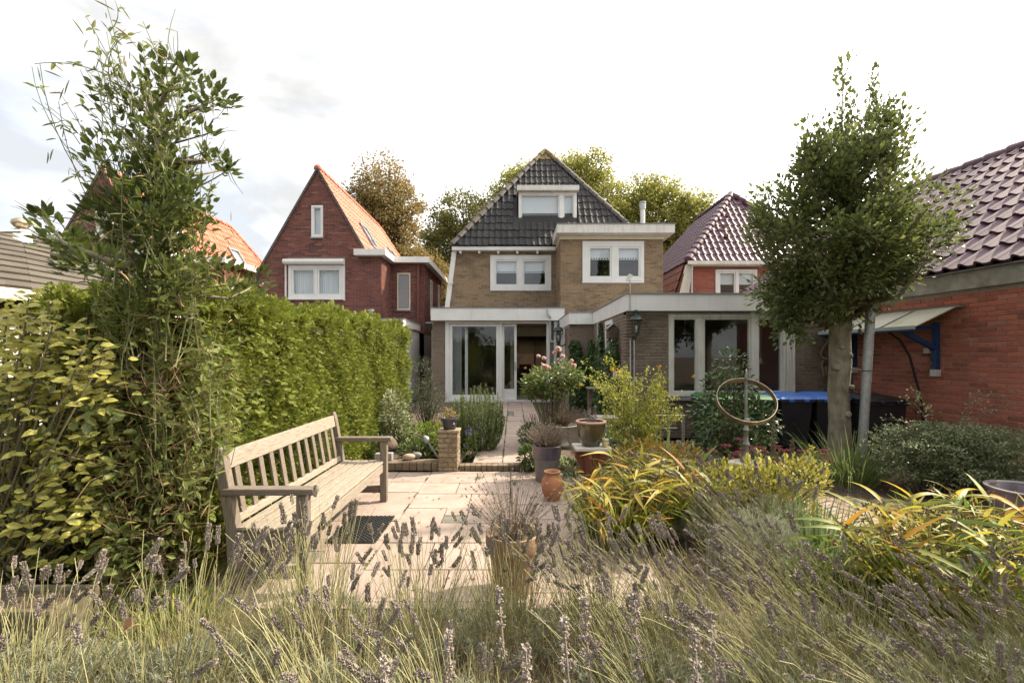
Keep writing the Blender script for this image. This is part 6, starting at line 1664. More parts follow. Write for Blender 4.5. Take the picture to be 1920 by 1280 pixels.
# ------------------------------------------------------------------ left tree with climbing sweet peas
def left_tree():
    x, y = -2.36, 3.0
    t = thing('pollarded_holly', 'slim tree with cut limbs overgrown by pale climbing sweet peas beside the bench', 'tree', (x, y, 0))
    q = lambda px, py, dy=0: (PX(px, y+dy), y+dy, PH(py, y+dy))
    b = MB()
    b.tube([(x+.02,y,0),(x+.01,y,.8),q(297,560),q(305,460),q(300,380),q(300,310),q(305,250),q(285,205),q(268,165)], [.055,.05,.046,.042,.038,.034,.028,.02,.012], 12)
    for pts, r in (([q(300,315),q(340,305),q(385,302)], [.024,.02,.018]), ([q(297,320),q(275,290),q(245,258,.1)], [.03,.026,.02]), ([q(303,255),q(330,250),q(352,245)], [.028,.022,.015]),
                   ([q(298,470),q(230,500,-.2),q(120,455,-.4),q(75,400,-.4)], [.03,.024,.012,.005]), ([q(300,540),q(350,552,.1),q(430,560,.2),q(470,540,.3)], [.022,.018,.01,.004]),
                   ([q(303,300),q(360,330,.2),q(425,318,.3)], [.012,.009,.004]), ([q(303,240),q(350,210,.1),q(400,190,.1)], [.014,.01,.004]), ([q(290,210),q(320,160,-.1),q(340,110,-.1)], [.014,.01,.004])):
        b.tube(pts, r, 8)
    b.build('trunk', MAT['bark_grey'], t, True)
    # leaf clusters given by picture positions spread in depth
    cl = [(px_, py_, 34, 30) for px_, py_ in ((290,300),(310,330),(280,355),(315,375),(290,400),(270,440),(320,430),(295,470),(300,510),(270,530),(330,520),(300,560),(260,570),(340,575),(285,265),(305,235))]
    for px, py, r, n in ((330,120,26,24),(350,140,18,16),(300,140,30,22),(400,185,30,34),(425,195,14,12),(360,200,30,26),(240,160,34,34),(200,175,40,20),(265,190,36,40),(320,170,32,30),(210,230,34,24),(280,245,40,44),(240,215,36,34),(340,240,28,24),
        (390,250,16,14),(385,285,14,12),(400,300,16,14),(430,318,16,14),(330,330,40,44),(280,350,44,56),(230,370,40,44),(350,365,34,40),(200,300,40,30),(310,400,50,70),(250,420,46,60),(370,410,30,30),(210,440,40,44),(180,400,30,24),
        (75,405,14,12),(105,440,22,22),(140,465,30,36),(175,490,30,36),(130,500,26,20),(310,470,46,50),(260,500,44,44),(360,480,36,30),(400,500,26,18),(440,540,34,30),(480,530,24,16),(340,540,40,36),(300,300,30,30),(250,290,34,26)):
        cl.append((px, py, r, n))
    Ps, Ds = [], []; twigs = []
    for px, py, r, n in cl:
        cl_c = q(px, py, 0); twigs.append((q(296+rng.normal(0,6), min(560, py+rng.uniform(10,60))), cl_c))
        n = int(n*(2.3 if py > 290 else (.8 if px < 262 else 1.35)))
        dy = rng.normal(-.08, .16) - (.3 if px < 180 else 0); c = np.array(q(px, py, dy)); rr = r/284*1.1
        d = unit(rng.normal(size=(n,3))); Ps.append(c + d*(rng.random(n)**.5*rr)[:,None]*np.array([1,1.2,1])); Ds.append(d*.8 + unit(c-np.array([x,y,c[2]-.3]))*.6 + np.array([0,0,.45]))
    P = np.concatenate(Ps); D = np.concatenate(Ds); L = .058*rng.uniform(.6,1.25,len(P))
    leaves('crown', 'leaf_holly_left', t, P, D, L, L*.54, 'oval')
    A0 = np.array([w[0] for w in twigs]); A2 = np.array([w[1] for w in twigs]); V, F = stem_arrays(A0, (A0+A2)/2+rng.normal(0,.03,A0.shape), A2, .008, .003, 4, 5); solid('twigs', V, F, MAT['bark_brown'], t)
    k = rng.integers(0, len(A2), 420); e = A2[k]+rng.normal(0,.085,(420,3)); V, F = stem_arrays(A2[k], (A2[k]+e)/2+rng.normal(0,.012,e.shape), e, .003, .0012, 3, 3); solid('twigs', V, F, MAT['twig'], t)
    return q
lq = left_tree()

def sweet_pea():
    x, y = -2.4, 2.85
    t = thing('sweet_pea_vine', 'tangled pale green sweet pea vines with seed pods climbing over the slim tree', 'climbing plant', (-2.2, 2.85, 0))
    q = lambda px, py, dy=0: np.array((PX(px, y+dy), y+dy, PH(py, y+dy)))
    # stems: start low, wander upward
    S0, S1, S2 = [], [], []
    def seg(a, b_, dy=.12, sag=18):
        da, db = rng.normal(0, dy), rng.normal(0, dy)
        A_, B_ = q(*a, da), q(*b_, db); M_ = (A_+B_)/2 + np.array([rng.normal(0,.06), rng.normal(0,.05), rng.normal(.02,.06)])
        S0.append(A_); S1.append(M_); S2.append(B_); return A_, M_, B_
    main = []
    for k in range(100):    # lower thicket
        a = (rng.uniform(200, 420), rng.uniform(760, 1020)); b_ = (a[0]+rng.normal(-5, 55), a[1]-rng.uniform(80, 260)); main.append(seg(a, b_))
    for k in range(110):
        a = (rng.uniform(190, 390), rng.uniform(440, 760)); b_ = (a[0]+rng.normal(-10, 50), a[1]-rng.uniform(80, 220)); main.append(seg(a, b_))
    for k in range(60):
        a = (rng.uniform(190, 350), rng.uniform(200, 480)); b_ = (a[0]+rng.normal(-30, 45), a[1]-rng.uniform(60, 190)); main.append(seg(a, b_, .1))
    for a, b_ in (((230,150),(197,0)),((205,60),(215,0)),((235,160),(190,40)),((200,140),(65,120)),((170,330),(60,125)),((190,300),(110,170)),((150,270),(60,185)),((210,120),(160,30)),((160,330),(120,280)),((180,380),(130,315)),
                  ((210,170),(265,60)),((260,120),(300,80)),((190,420),(110,190)),((165,350),(75,120)),((215,250),(150,130)),((230,300),(180,90)),((240,220),(200,60)),((200,340),(140,210))):
        main.append(seg(a, b_, .06))
    S0, S1, S2 = map(np.array, (S0, S1, S2))
    V, F = stem_arrays(S0, S1, S2, .0036, .0018, 6, 4)
    solid('stems', V, F, MAT['vine_stem'], t)
    # leaves in pairs along the stems
    Ps, Ds = [], []
    for A_, M_, B_ in main:
        hi_ = A_[2] > 2.2
        for k in range(3 if hi_ else 7):
            tt = rng.uniform(.15, 1); p = A_*(1-tt)**2 + 2*M_*tt*(1-tt) + B_*tt*tt
            for s_ in (-1, 1):
                Ps.append(p); Ds.append(np.array([s_*rng.uniform(.3,1), rng.normal(0,.6), rng.normal(.15,.5)]))
    P = np.array(Ps); D = np.array(Ds); L = .066*rng.uniform(.4,1.35,len(P))*np.where(P[:,2] > 2.2, .75, 1)
    leaves('leaves', 'leaf_vine', t, P, D, L, L*.36, 'oval')
    # pods: 150 each an object sharing a few meshes
    pods = {}
    for nm in ('pod', 'pod_dry'):
        m = MB(); n = 7; V = []; F = []
        for i in range(n):
            tt = i/(n-1); w = .5*math.sin(PI*min(1, max(.04, tt)))**.6; zc = -.25*tt*tt
            V += [(tt, -.0, zc+w*.17), (tt, .05*w*2, zc), (tt, 0, zc-w*.17), (tt, -.05*w*2, zc)]
        for i in range(n-1):
            for k in range(4): F.append((4*i+k, 4*i+(k+1)%4, 4*i+4+(k+1)%4, 4*i+4+k))
        pods[nm] = mesh_arr('seed_'+nm, V, [F], MAT[nm], True)
    spots = [(135,35),(165,75),(225,10),(215,20),(70,125),(100,120),(75,160),(60,200),(80,205),(115,145),(120,175),(130,150),(150,120),(185,130),(190,150),(200,150),(110,230),(120,240),(105,260),(100,280),(90,285),(130,315),(150,320),(140,330),(120,165),(165,215),(215,50),(190,40),(200,35),(240,70),(255,80),(290,100)]
    for k in range(60): spots.append((rng.uniform(150, 330), rng.uniform(90, 480)))
    for k in range(110): spots.append((rng.uniform(160, 440), rng.uniform(500, 960)))
    for k in range(12): spots.append((rng.uniform(370, 440), rng.uniform(390, 520)))
    for (px, py) in spots:
        dry = rng.random() < (.25 if py < 480 else .6)
        L = rng.uniform(.055, .095)
        rot = Matrix.Rotation(rng.uniform(0, 2*PI), 3, 'Z') @ Matrix.Rotation(rng.uniform(-.3, 1.5), 3, 'Y') @ Matrix.Diagonal((L, L*.8, L*.75))
        put('dry_pod' if dry else 'seed_pod', pods['pod_dry' if dry else 'pod'], t, q(px, py, rng.normal(-.05, .1)), rot)
    for (px, py) in ((340,383),(325,390),(335,375)):
        n = 7; P = np.tile(q(px, py, -.15), (n,1)); leaves('blossom', 'varieg', t, P, rand_dirs(n, .2), .03, .025, 'oval')
    # undergrowth at the foot
    n = 1300; P = np.stack([rng.uniform(-2.5,-1.95,n), rng.uniform(2.6,3.25,n), 1.25*rng.random(n)**1.25], 1)
    L = .062*rng.uniform(.5,1.4,n); leaves('leaves', 'leaf_vine', t, P, rand_dirs(n, .1), L, L*.4, 'oval')
    n = 500; P = np.stack([rng.uniform(-2.5,-1.93,n), rng.uniform(2.6,3.2,n), 1.5*rng.random(n)], 1)
    V, F = stem_arrays(P, P + rng.normal(0,.08,(n,3)), P + rng.normal(0,.14,(n,3)) + np.array([0,0,.05]), .002, .001, 3, 3); solid('dry_stems', V, F, MAT['pod_dry'], t)
sweet_pea()

# ------------------------------------------------------------------ spotted laurel (its large leaves are objects)
def aucuba():
    t = thing('spotted_laurel', 'spotted laurel with big yellow-speckled leaves in front of the shed', 'shrub', (-3.05, 2.95, 0))
    T, FL = TPL['oval']
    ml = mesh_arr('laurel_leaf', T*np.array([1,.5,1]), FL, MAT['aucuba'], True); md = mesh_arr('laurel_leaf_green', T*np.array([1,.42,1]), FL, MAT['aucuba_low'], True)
    b = MB(); tips = []
    for k in range(95):
        px = rng.uniform(-30, 205); yy = rng.uniform(2.45, 3.05); X_ = PX(px, yy)
        top = rng.uniform(.75, 1.0)*np.interp(px, [-30,60,130,215], [1.86,1.84,1.80,1.68])
        if k > 46: top *= rng.uniform(.35, .75)
        b.tube([(-3.0+rng.normal(0,.15), 2.95+rng.normal(0,.1), 0), ((X_-3.0)/2-.02, yy, top*.5), (X_, yy, top)], [.0075,.006,.004], 6); tips.append((X_, yy, top))
    b.build('stems', MAT['twig'], t, True)
    cnt = 0; rest = []
    for (tx, ty, tz) in tips:
        for lv in range(3):
            zc = tz - lv*rng.uniform(.07,.14)
            for k in range(9 if lv == 0 else 8):
                a = rng.uniform(0, 2*PI); L = rng.uniform(.045, .082); pos = np.array((tx+rng.normal(0,.045), ty+rng.normal(0,.045), zc+rng.normal(0,.035)))
                d = Vector((math.cos(a), math.sin(a), rng.uniform(-.5,.35))).normalized(); s_ = d.cross(Vector((.25+rng.normal(0,.6),-.6+rng.normal(0,.6),.75+rng.normal(0,.3)))).normalized(); n_ = s_.cross(d)
                rest.append((zc, pos, d, s_, n_, L))
    rest.sort(key=lambda e: -e[0])
    keep = rest[:300]; other = rest[300:]
    for i, (zc, pos, d, s_, n_, L) in enumerate(keep):
        rot = Matrix((d, -s_, n_)).transposed() @ Matrix.Diagonal((L, L, L))
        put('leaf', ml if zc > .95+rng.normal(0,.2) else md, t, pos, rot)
    P = np.array([e[1] for e in other]); D = np.array([tuple(e[2]) for e in other]); L = np.array([e[5] for e in other])
    leaves('leaf', 'aucuba', t, P, D, L, L*.5, 'oval', N=unit(np.array([.25,-.75,.75])+rng.normal(0,.4,P.shape)), kind='stuff')
    n = 1700; P = np.stack([rng.uniform(-3.5,-2.25,n), rng.uniform(2.5,3.3,n), .02+1.35*rng.random(n)], 1); L = .08*rng.uniform(.6,1.2,n)
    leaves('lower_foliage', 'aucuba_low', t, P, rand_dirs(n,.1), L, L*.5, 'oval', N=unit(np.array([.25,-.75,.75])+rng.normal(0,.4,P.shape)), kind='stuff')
aucuba()

# ------------------------------------------------------------------ lavender
def spike_mesh(name, L, rad, whorls, per, m, seed, gap=.0, fl=.012):
    r = np.random.default_rng(seed); P = []; D = []
    for w in range(whorls):
        z = L*(w/(whorls-1))**(1.0) if whorls > 1 else 0
        if gap and w == 1: z *= .9
        rr = rad*(1 - .45*(w/whorls)**2)*(.7 if w == 0 else 1)
        for k in range(per):
            a = 2*PI*k/per + w*.6 + r.normal(0,.2); P.append((rr*.35*math.cos(a), rr*.35*math.sin(a), z + r.normal(0, L*.02))); D.append((math.cos(a)*.8, math.sin(a)*.8, .75 + r.normal(0,.15)))
    V, F = leaf_arrays(np.array(P), np.array(D), fl*r.uniform(.8,1.2,len(P)), fl*.5, 'spindle')
    m_ = MB(); m_.tube([(0,0,-.01),(0,0,L*.95)], [.0022,.0015], 4); VV, FF = np.array(m_.V), [np.array([f for f in m_.F if len(f) == 4])]
    V, F = merge([(V, F), (VV, FF)])
    return mesh_arr(name, V, F, m)
SPK = [spike_mesh('flower_spike', l, .0105, w, 7, MAT['lav_spike'], i, fl=.0125) for i, (l, w) in enumerate(((.062,9),(.075,11),(.05,8),(.085,12),(.07,10)))]

def lavender(label, x, y, r, h, ns, lean, foliage=True, fh=.30, name='lavender_plant', hi=1.0, group='lavender plants along the front bed', nf=900):
    t = thing(name, label, 'lavender', (x, y, 0), group)
    if foliage:
        n = nf; a = rng.uniform(0, 2*PI, n); q = rng.random(n)**.5
        z = fh*(1-.6*q*q)*rng.uniform(.35, 1.0, n)
        P = np.stack([x+r*q*np.cos(a), y+r*q*np.sin(a), z], 1)
        # needles grouped in shoots
        k = 9; PP = np.repeat(P, k, 0); DD = np.repeat(np.stack([np.cos(a)*q*.9, np.sin(a)*q*.9, rng.uniform(.5,1.1,n)], 1), k, 0)
        off = rng.random((n*k,1)); PP = PP + unit(DD)*off*.05
        V = leaf_arrays(PP, unit(DD)*1.0 + rng.normal(0,.5,DD.shape), rng.uniform(.024,.046,n*k), .0055, 'diamond')
        solid('foliage', V[0], V[1], MAT['lav_leaf'], t)
    n = int(ns*2.5); a = rng.uniform(0, 2*PI, n); q = rng.random(n)**.5
    P0 = np.stack([x+r*.6*q*np.cos(a), y+r*.6*q*np.sin(a), np.full(n, .10 if foliage else .02)], 1)
    hh = h*rng.uniform(.62, 1.05, n)
    dirx = r*1.1*q*np.cos(a) + lean[0]*rng.uniform(.4,1.3,n); diry = r*.9*q*np.sin(a) + lean[1]*rng.uniform(.4,1.3,n)
    dirx = dirx + rng.normal(0,.07,n); diry = diry + rng.normal(0,.05,n)
    P2 = np.stack([x+dirx, y+diry, hh], 1); P1 = P0*.5+P2*.5; P1[:,2] += .10*hh; P1[:,:2] -= (P2-P0)[:,:2]*.12; P1 += rng.normal(0,.032,(n,3))
    V, F = stem_arrays(P0, P1, P2, .0019, .0012, 5, 3); so = solid('flower_stems', V, F, MAT['lav_stem'], t, kind='stuff')
    T = P2 - P1
    for i in range(ns):
        d = Vector(T[i]).normalized(); rot = d.to_track_quat('Z', 'Y').to_matrix() @ Matrix.Rotation(rng.uniform(0,6), 3, 'Z')
        s_ = rng.uniform(.68, 1.12)*hi
        put('flower_spike', SPK[i % 5], t, P2[i] - np.array(d)*.01, rot @ Matrix.Diagonal((s_*rng.uniform(.8,1.1),)*2 + (s_,)))
    # green-yellow blades low between the stems
    n = ns*6; a = rng.uniform(0, 2*PI, n); q = rng.random(n)**.5
    P = np.stack([x+1.1*r*q*np.cos(a), y+1.1*r*q*np.sin(a), np.full(n,.05)], 1); D = np.stack([np.cos(a)*q*.5+lean[0], np.sin(a)*q*.5+lean[1]*.5, np.full(n,1.)], 1) + rng.normal(0,.16,(n,3))
    V, F = blade_arrays(P, D, h*rng.uniform(.3,.72,n), .0028, droop=rng.uniform(0,.35,n), seg=3); solid('blades', V, F, MAT['lav_stem'], t, kind='stuff')
    return t
LV = [
 ('faded lavender clump at the far left in front of the tan stone trough', -2.2, 1.95, .28, .56, 16, (.03,.03)),
 ('faded lavender clump at the right end of the tan stone trough', -1.85, 1.85, .30, .58, 20, (.05,.05)),
 ('faded lavender clump between the stone trough and the bench', -1.38, 1.95, .30, .66, 26, (.05,.10)),
 ('faded lavender clump at the near leg of the bench', -1.05, 2.38, .28, .70, 34, (-.05,.05)),
 ('lavender clump of greenish stems right of the near bench leg', -.72, 1.75, .30, .56, 24, (-.10,.06)),
 ('lavender clump with dense spikes left of the terracotta pot', -.45, 2.32, .26, .60, 28, (.02,.05)),
 ('lavender clump below and left of the terracotta pot at the bottom edge', -.22, 1.62, .30, .50, 20, (-.10,.05)),
 ('lavender clump whose spikes stand right in front of the terracotta pot', -.02, 2.36, .24, .62, 30, (.02,.02)),
 ('lavender clump leaning against the right side of the terracotta pot', .40, 2.34, .26, .62, 34, (-.10,.06)),
 ('lavender clump behind the woolly white flower stalks', .55, 1.85, .30, .54, 28, (-.16,.06)),
 ('dense dark lavender clump below the yellowing spiderwort', .85, 2.28, .30, .58, 38, (-.22,.08)),
 ('lavender clump right of the woolly white stalks leaning left', 1.10, 1.80, .30, .55, 32, (-.22,.06)),
 ('lavender clump in front of the small rose bush', 1.50, 2.15, .32, .60, 38, (-.28,.08)),
 ('lavender clump at the bottom right with dry leaf litter behind it', 1.65, 1.65, .30, .52, 28, (-.24,.06)),
 ('lavender clump below the green spiderwort at the bottom right', 2.15, 1.95, .30, .48, 30, (-.22,.08)),
 ('lavender clump at the right edge under the yellow-leaved spiderwort', 2.55, 2.2, .28, .47, 22, (-.22,.08)),
 ('silvery leaved lavender clump filling the lower left corner', -1.35, 1.36, .38, .44, 12, (.08,.0)),
 ('silvery leaved lavender clump at the bottom edge left of centre', -.55, 1.33, .36, .42, 10, (-.12,.0)),
 ('silvery leaved lavender clump at the bottom edge below the pot', .15, 1.30, .36, .42, 10, (-.08,.0)),
 ('silvery leaved lavender clump at the bottom edge under the white stalks', .80, 1.30, .36, .42, 12, (-.15,.0)),
 ('silvery leaved lavender clump in the lower right corner', 1.45, 1.34, .36, .44, 14, (-.2,.0)),
]
for l in LV: lavender(*l[:5], int(l[5]*1.25), l[6], nf=700 if l[2] < 1.5 else (330 if l[2] < 2.2 else 200), fh=.31 if l[2] < 1.5 else (.22 if l[2] < 2.2 else .16))
lavender('lavender bush with grey foliage ball beside the blue-green iris leaves', 1.66, 3.05, .30, .62, 26, (-.26,-.02), fh=.44, group='lavender in the right-hand bed', nf=700)
lavender('lavender bush leaning over the yellowing spiderwort from behind', 1.62, 3.7, .26, .68, 24, (-.30,-.05), fh=.36, group='lavender in the right-hand bed', nf=500)
lavender('lavender bush with few spikes in front of the golden spindle', 2.05, 3.55, .26, .68, 18, (-.05,-.02), fh=.36, group='lavender in the right-hand bed', nf=400)

# woolly white flower stalks (lamb's ear)
def lamb(label, px, py, Y_, h):
    x, z1 = PX(px, Y_), PH(py, Y_)
    t = thing('woolly_flower_stalk', label, 'flower', (x, Y_, 0), 'woolly white flower stalks')
    b = MB(); b.tube([(x+.05,Y_,0.05),(x+.02,Y_,z1*.5),(x,Y_,z1)], [.005,.0045,.003], 6); b.build('stem', MAT['lamb'], t, True)
    Ps, Ds = [], []; z = z1
    for w in range(7):
        zc = z1 - w*.021 - (.012*w*w*.35)*rng.uniform(.8,1.25); rr = (.009 + .0028*w if w < 5 else .014)*rng.uniform(.8,1.25)
        for k in range(int(rng.integers(14,34))):
            a = rng.uniform(0,2*PI); Ps.append((x + (z1-zc)*.06 + rr*.4*math.cos(a), Y_ + rr*.4*math.sin(a), zc + rng.normal(0,.004))); Ds.append((math.cos(a), math.sin(a), rng.normal(.35,.55)))
    P = np.array(Ps)+rng.normal(0,.0035,(len(Ps),3)); L = .015*rng.uniform(.7,1.2,len(P)); leaves('blossom', 'lamb', t, P, np.array(Ds), L, L*.75, 'spindle')
for lab, px, py, Y_ in (('woolly white flower stalk just under the terracotta pot', 935,1105,1.95), ('short woolly white stalk lower down left of its taller neighbours', 1058,1165,1.6), ('woolly white stalk whose head is broken into separate tufts', 1095,1125,1.75),
    ('tall clean woolly white stalk standing out among dark spikes', 1188,1118,1.7), ('large blurry woolly white stalk closest to the bottom edge', 1302,1180,1.4), ('thin woolly white stalk among dark lavender right of centre', 1332,1150,1.7), ('woolly white tuft low between grey leaves left of centre', 720,1240,1.45),
    ('small woolly white stalk at the bottom below the pot', 985,1215,1.5), ('woolly white stalk leaning at the bottom left of centre', 840,1190,1.6)):
    lamb(lab, px, py, Y_, 0)

# ------------------------------------------------------------------ spiderwort clumps (long strap leaves are objects)
def blade_mesh(name, m, droop, w=.09, seg=6):
    V, F = blade_arrays(np.array([[0,0,0.]]), np.array([[1.,0,.0]]), 1.0, w, droop=droop, seg=seg, base_w=.75, crease=.25)
    return mesh_arr(name, V, F, m, True)
BLD = {(k, d): blade_mesh('strap_leaf', MAT[k], d, w) for k in ('trad', 'trad_green', 'trad_orange') for d, w in ((.15,.125),(.45,.11),(.8,.125))}
def spiderwort(label, cx, cy, rx, ry, h, nst, nobj, pal, lean=(0,0)):
    t = thing('spiderwort', label, 'plant', (cx, cy, 0), 'spiderwort clumps')
    a = rng.uniform(0, 2*PI, nst); q = rng.random(nst)**.5
    P0 = np.stack([cx+rx*.5*q*np.cos(a), cy+ry*.5*q*np.sin(a), np.zeros(nst)], 1)
    P2 = np.stack([cx+rx*q*np.cos(a)+lean[0]*rng.random(nst), cy+ry*q*np.sin(a)+lean[1]*rng.random(nst), h*rng.uniform(.55,1,nst)*(1-.25*q)], 1)
    P1 = (P0+P2)/2 + np.array([0,0,.06])
    V, F = stem_arrays(P0, P1, P2, .005, .003, 4, 4); solid('stems', V, F, MAT['lav_stem'], t)
    n = 0; keys = list(pal.items())
    for i in range(nst):
        for lv in range(5):
            if n >= nobj: break
            tt = rng.uniform(.25, 1.0) if lv else 1.0
            p = P0[i]*(1-tt)**2 + 2*P1[i]*tt*(1-tt) + P2[i]*tt*tt
            k = rng.choice([e[0] for e in keys], p=[e[1] for e in keys]); d = (.15,.45,.8)[rng.integers(0,3)]
            if tt < .6 and k == 'trad': k = 'trad_green'
            L = rng.uniform(.13, .26)*h/.6
            rot = Matrix.Rotation(rng.uniform(0,2*PI), 3, 'Z') @ Matrix.Rotation(-rng.uniform(-.1,.95), 3, 'Y') @ Matrix.Rotation(rng.normal(0,.5), 3, 'X') @ Matrix.Diagonal((L, max(.10, L)*1.0, L))
            put('leaf', BLD[(str(k), d)], t, p, rot); n += 1
    # base leaves, joined
    m = 240; aa = rng.uniform(0,2*PI,m); P = np.stack([cx+rx*.6*rng.random(m)**.5*np.cos(aa), cy+ry*.6*rng.random(m)**.5*np.sin(aa), rng.uniform(0,.12,m)], 1)
    D = np.stack([np.cos(aa)*.55+lean[0], np.sin(aa)*.55+lean[1], np.ones(m)], 1); V, F = blade_arrays(P, D, h*rng.uniform(.5,.95,m), .018, droop=rng.uniform(.05,.6,m), seg=5, crease=.2)
    solid('leaf', V, F, MAT['trad_green'], t, True, kind='stuff')
    Ps, Ds = [], []
    for p in P2[::1]:
        for k in range(12): Ps.append(p + rng.normal(0,.012,3)); Ds.append(rng.normal(size=3))
    leaves('seed_heads', 'seed_head', t, np.array(Ps), np.array(Ds), .018, .010, 'spindle', kind='stuff')
spiderwort('yellowing spiderwort clump beside the patio, next to the terracotta jar', .84, 3.62, .40, .40, .70, 66, 290, {'trad': .72, 'trad_green': .16, 'trad_orange': .12})
spiderwort('spiderwort clump with brown seed heads left of the lavender bush', 1.22, 3.95, .46, .36, .76, 74, 300, {'trad': .62, 'trad_green': .26, 'trad_orange': .12})
spiderwort('green spiderwort clump with yellow tips over the brick paving', 2.45, 2.62, .46, .36, .72, 66, 290, {'trad': .38, 'trad_green': .55, 'trad_orange': .07}, lean=(-.12, 0))
spiderwort('yellow-leaved spiderwort clump at the right edge in front of the plum pot', 3.05, 2.95, .40, .34, .72, 58, 270, {'trad': .60, 'trad_green': .30, 'trad_orange': .10})

# ------------------------------------------------------------------ other bed plants on the right
shrub('spindle_bush', 'orange-tinted euonymus bush behind the yellowing spiderwort', 'shrub', (1.52, 4.75, 0), [(-.15,0,.38,.34,.25,.26),(.2,0,.36,.3,.25,.24),(0,0,.2,.42,.3,.2)], 2400, .046, 'euo_orange', 'oval', .5, up=.6, stems=24)
def golden():
    t, P = shrub('golden_spindle', 'bright yellow euonymus in front of the sundial stone', 'shrub', (2.10, 3.85, 0), [(-.35,0,.42,.22,.2,.18),(0,.05,.42,.26,.22,.2),(.35,.05,.42,.24,.2,.22),(0,0,.2,.5,.25,.2)], 2700, .042, 'euo_yellow', 'oval', .5, up=.9, stems=30)
    for dx, dz in ((-.02,.70),(.42,.74),(.20,.66),(-.30,.62),(.55,.60),(.33,.60),(-.12,.66),(.08,.63),(-.2,.58),(.0,.6),(-.08,.56)):
        n = 34; k = rng.random(n); P = np.stack([2.10+dx+rng.normal(0,.02,n)*(1.2-k), 3.85+rng.normal(0,.02,n), dz-.18+.18*k], 1); leaves('shoot', 'euo_yellow', t, P, rand_dirs(n, 1.0), .036, .016, 'oval')
golden()
def straps(name, label, cat, x, y, r, h, n, w, m, droop=(.1,.6), spread=.5, group=None):
    t = thing(name, label, cat, (x, y, 0), group)
    a = rng.uniform(0,2*PI,n); q = rng.random(n)**.5
    P = np.stack([x+r*q*np.cos(a), y+r*q*np.sin(a), np.zeros(n)], 1); D = np.stack([np.cos(a)*spread*q+rng.normal(0,.12,n), np.sin(a)*spread*q+rng.normal(0,.12,n), np.ones(n)], 1)
    V, F = blade_arrays(P, D, h*rng.uniform(.6,1.05,n), w*rng.uniform(.7,1.2,n), droop=rng.uniform(*droop,n), seg=6, crease=.15); solid('leaves', V, F, MAT[m], t, True)
    return t
straps('iris_clump', 'clump of blue-green strap leaves beside the golden euonymus', 'plant', 2.18, 3.3, .20, .62, 150, .016, 'iris', (.02,.35), .35)
straps('iris_clump', 'low clump of fresh green blades at the edge of the brick paving', 'plant', 1.98, 2.95, .18, .45, 170, .010, 'trad_green', (.1,.6), .6)
straps('grass_clump', 'large clump of long arching grass blades at the foot of the holly tree', 'grass clump', 3.95, 5.35, .26, 1.0, 330, .011, 'grass_blade', (.1,.75), .75)
def sedum():
    t = thing('stonecrop', 'stonecrop plant with flat dark pink flower heads behind the golden euonymus', 'plant', (2.6, 4.75, 0))
    S_, Ps, Ds = [], [], []
    for k in range(34):
        x, y, z = 2.55+rng.normal(0,.34), 4.75+rng.normal(0,.16), rng.uniform(.36,.56); S_.append((x,y,z)); m = 46; a = rng.uniform(0,2*PI,m); r = .055*rng.random(m)**.5
        Ps.append(np.stack([x+r*np.cos(a), y+r*np.sin(a), z - r*r*3 + rng.normal(0,.003,m)], 1)); Ds.append(np.tile((0,0,1.), (m,1))+rng.normal(0,.5,(m,3)))
        o = leaves('flower_head', 'sedum', t, Ps[-1], Ds[-1], .014, .014, 'spindle')
    S_ = np.array(S_); B0 = S_*np.array([.3,.3,0]) + np.array([2.55*.7,4.75*.7,0]); V, F = stem_arrays(B0, (B0+S_)/2, S_, .004, .003, 3, 4); solid('stems', V, F, MAT['bed_green'], t)
    n = 500; k = rng.integers(0, len(S_), n); tt = rng.uniform(.3,.95,n)[:,None]; P = B0[k]*(1-tt)+S_[k]*tt; leaves('leaves', 'bed_green', t, P, rand_dirs(n,.2), .05, .026, 'oval')
sedum()
# dark seed spikes standing by the grass
for lab, px, y0_, y1_ in (('dark brown seed spike standing beside the sundial ring', 1450, 770, 950), ('short dark seed spike in front of the arching grass clump', 1485, 825, 930)):
    Y_ = 4.4; x = PX(px, Y_); t = thing('seed_spike', lab, 'seed head', (x, Y_, 0), 'dark seed spikes'); zt_, zb_ = PH(y0_, Y_), PH(y1_, Y_)
    b = MB(); b.tube([(x,Y_,0),(x,Y_,zt_)], [.005,.003], 6); b.build('stem', MAT['bark_brown'], t)
    n = 220; k = rng.random(n)*.55; a = rng.uniform(0,2*PI,n); P = np.stack([x+.008*np.cos(a), Y_+.008*np.sin(a), zt_-k*(zt_-zb_)], 1); leaves('seeds', 'seed_head', t, P, np.stack([np.cos(a),np.sin(a),np.full(n,.3)],1), .016, .009, 'spindle')
shrub('rose_bush', 'small low rose bush with tiny leaves in front of the brick paving', 'shrub', (1.92, 2.72, 0), [(-.12,0,.2,.26,.2,.16),(.18,0,.18,.22,.2,.14),(0,-.1,.1,.34,.22,.12)], 1700, .026, 'rose_leaf', 'oval', .6, stems=26, stem_r=.005)
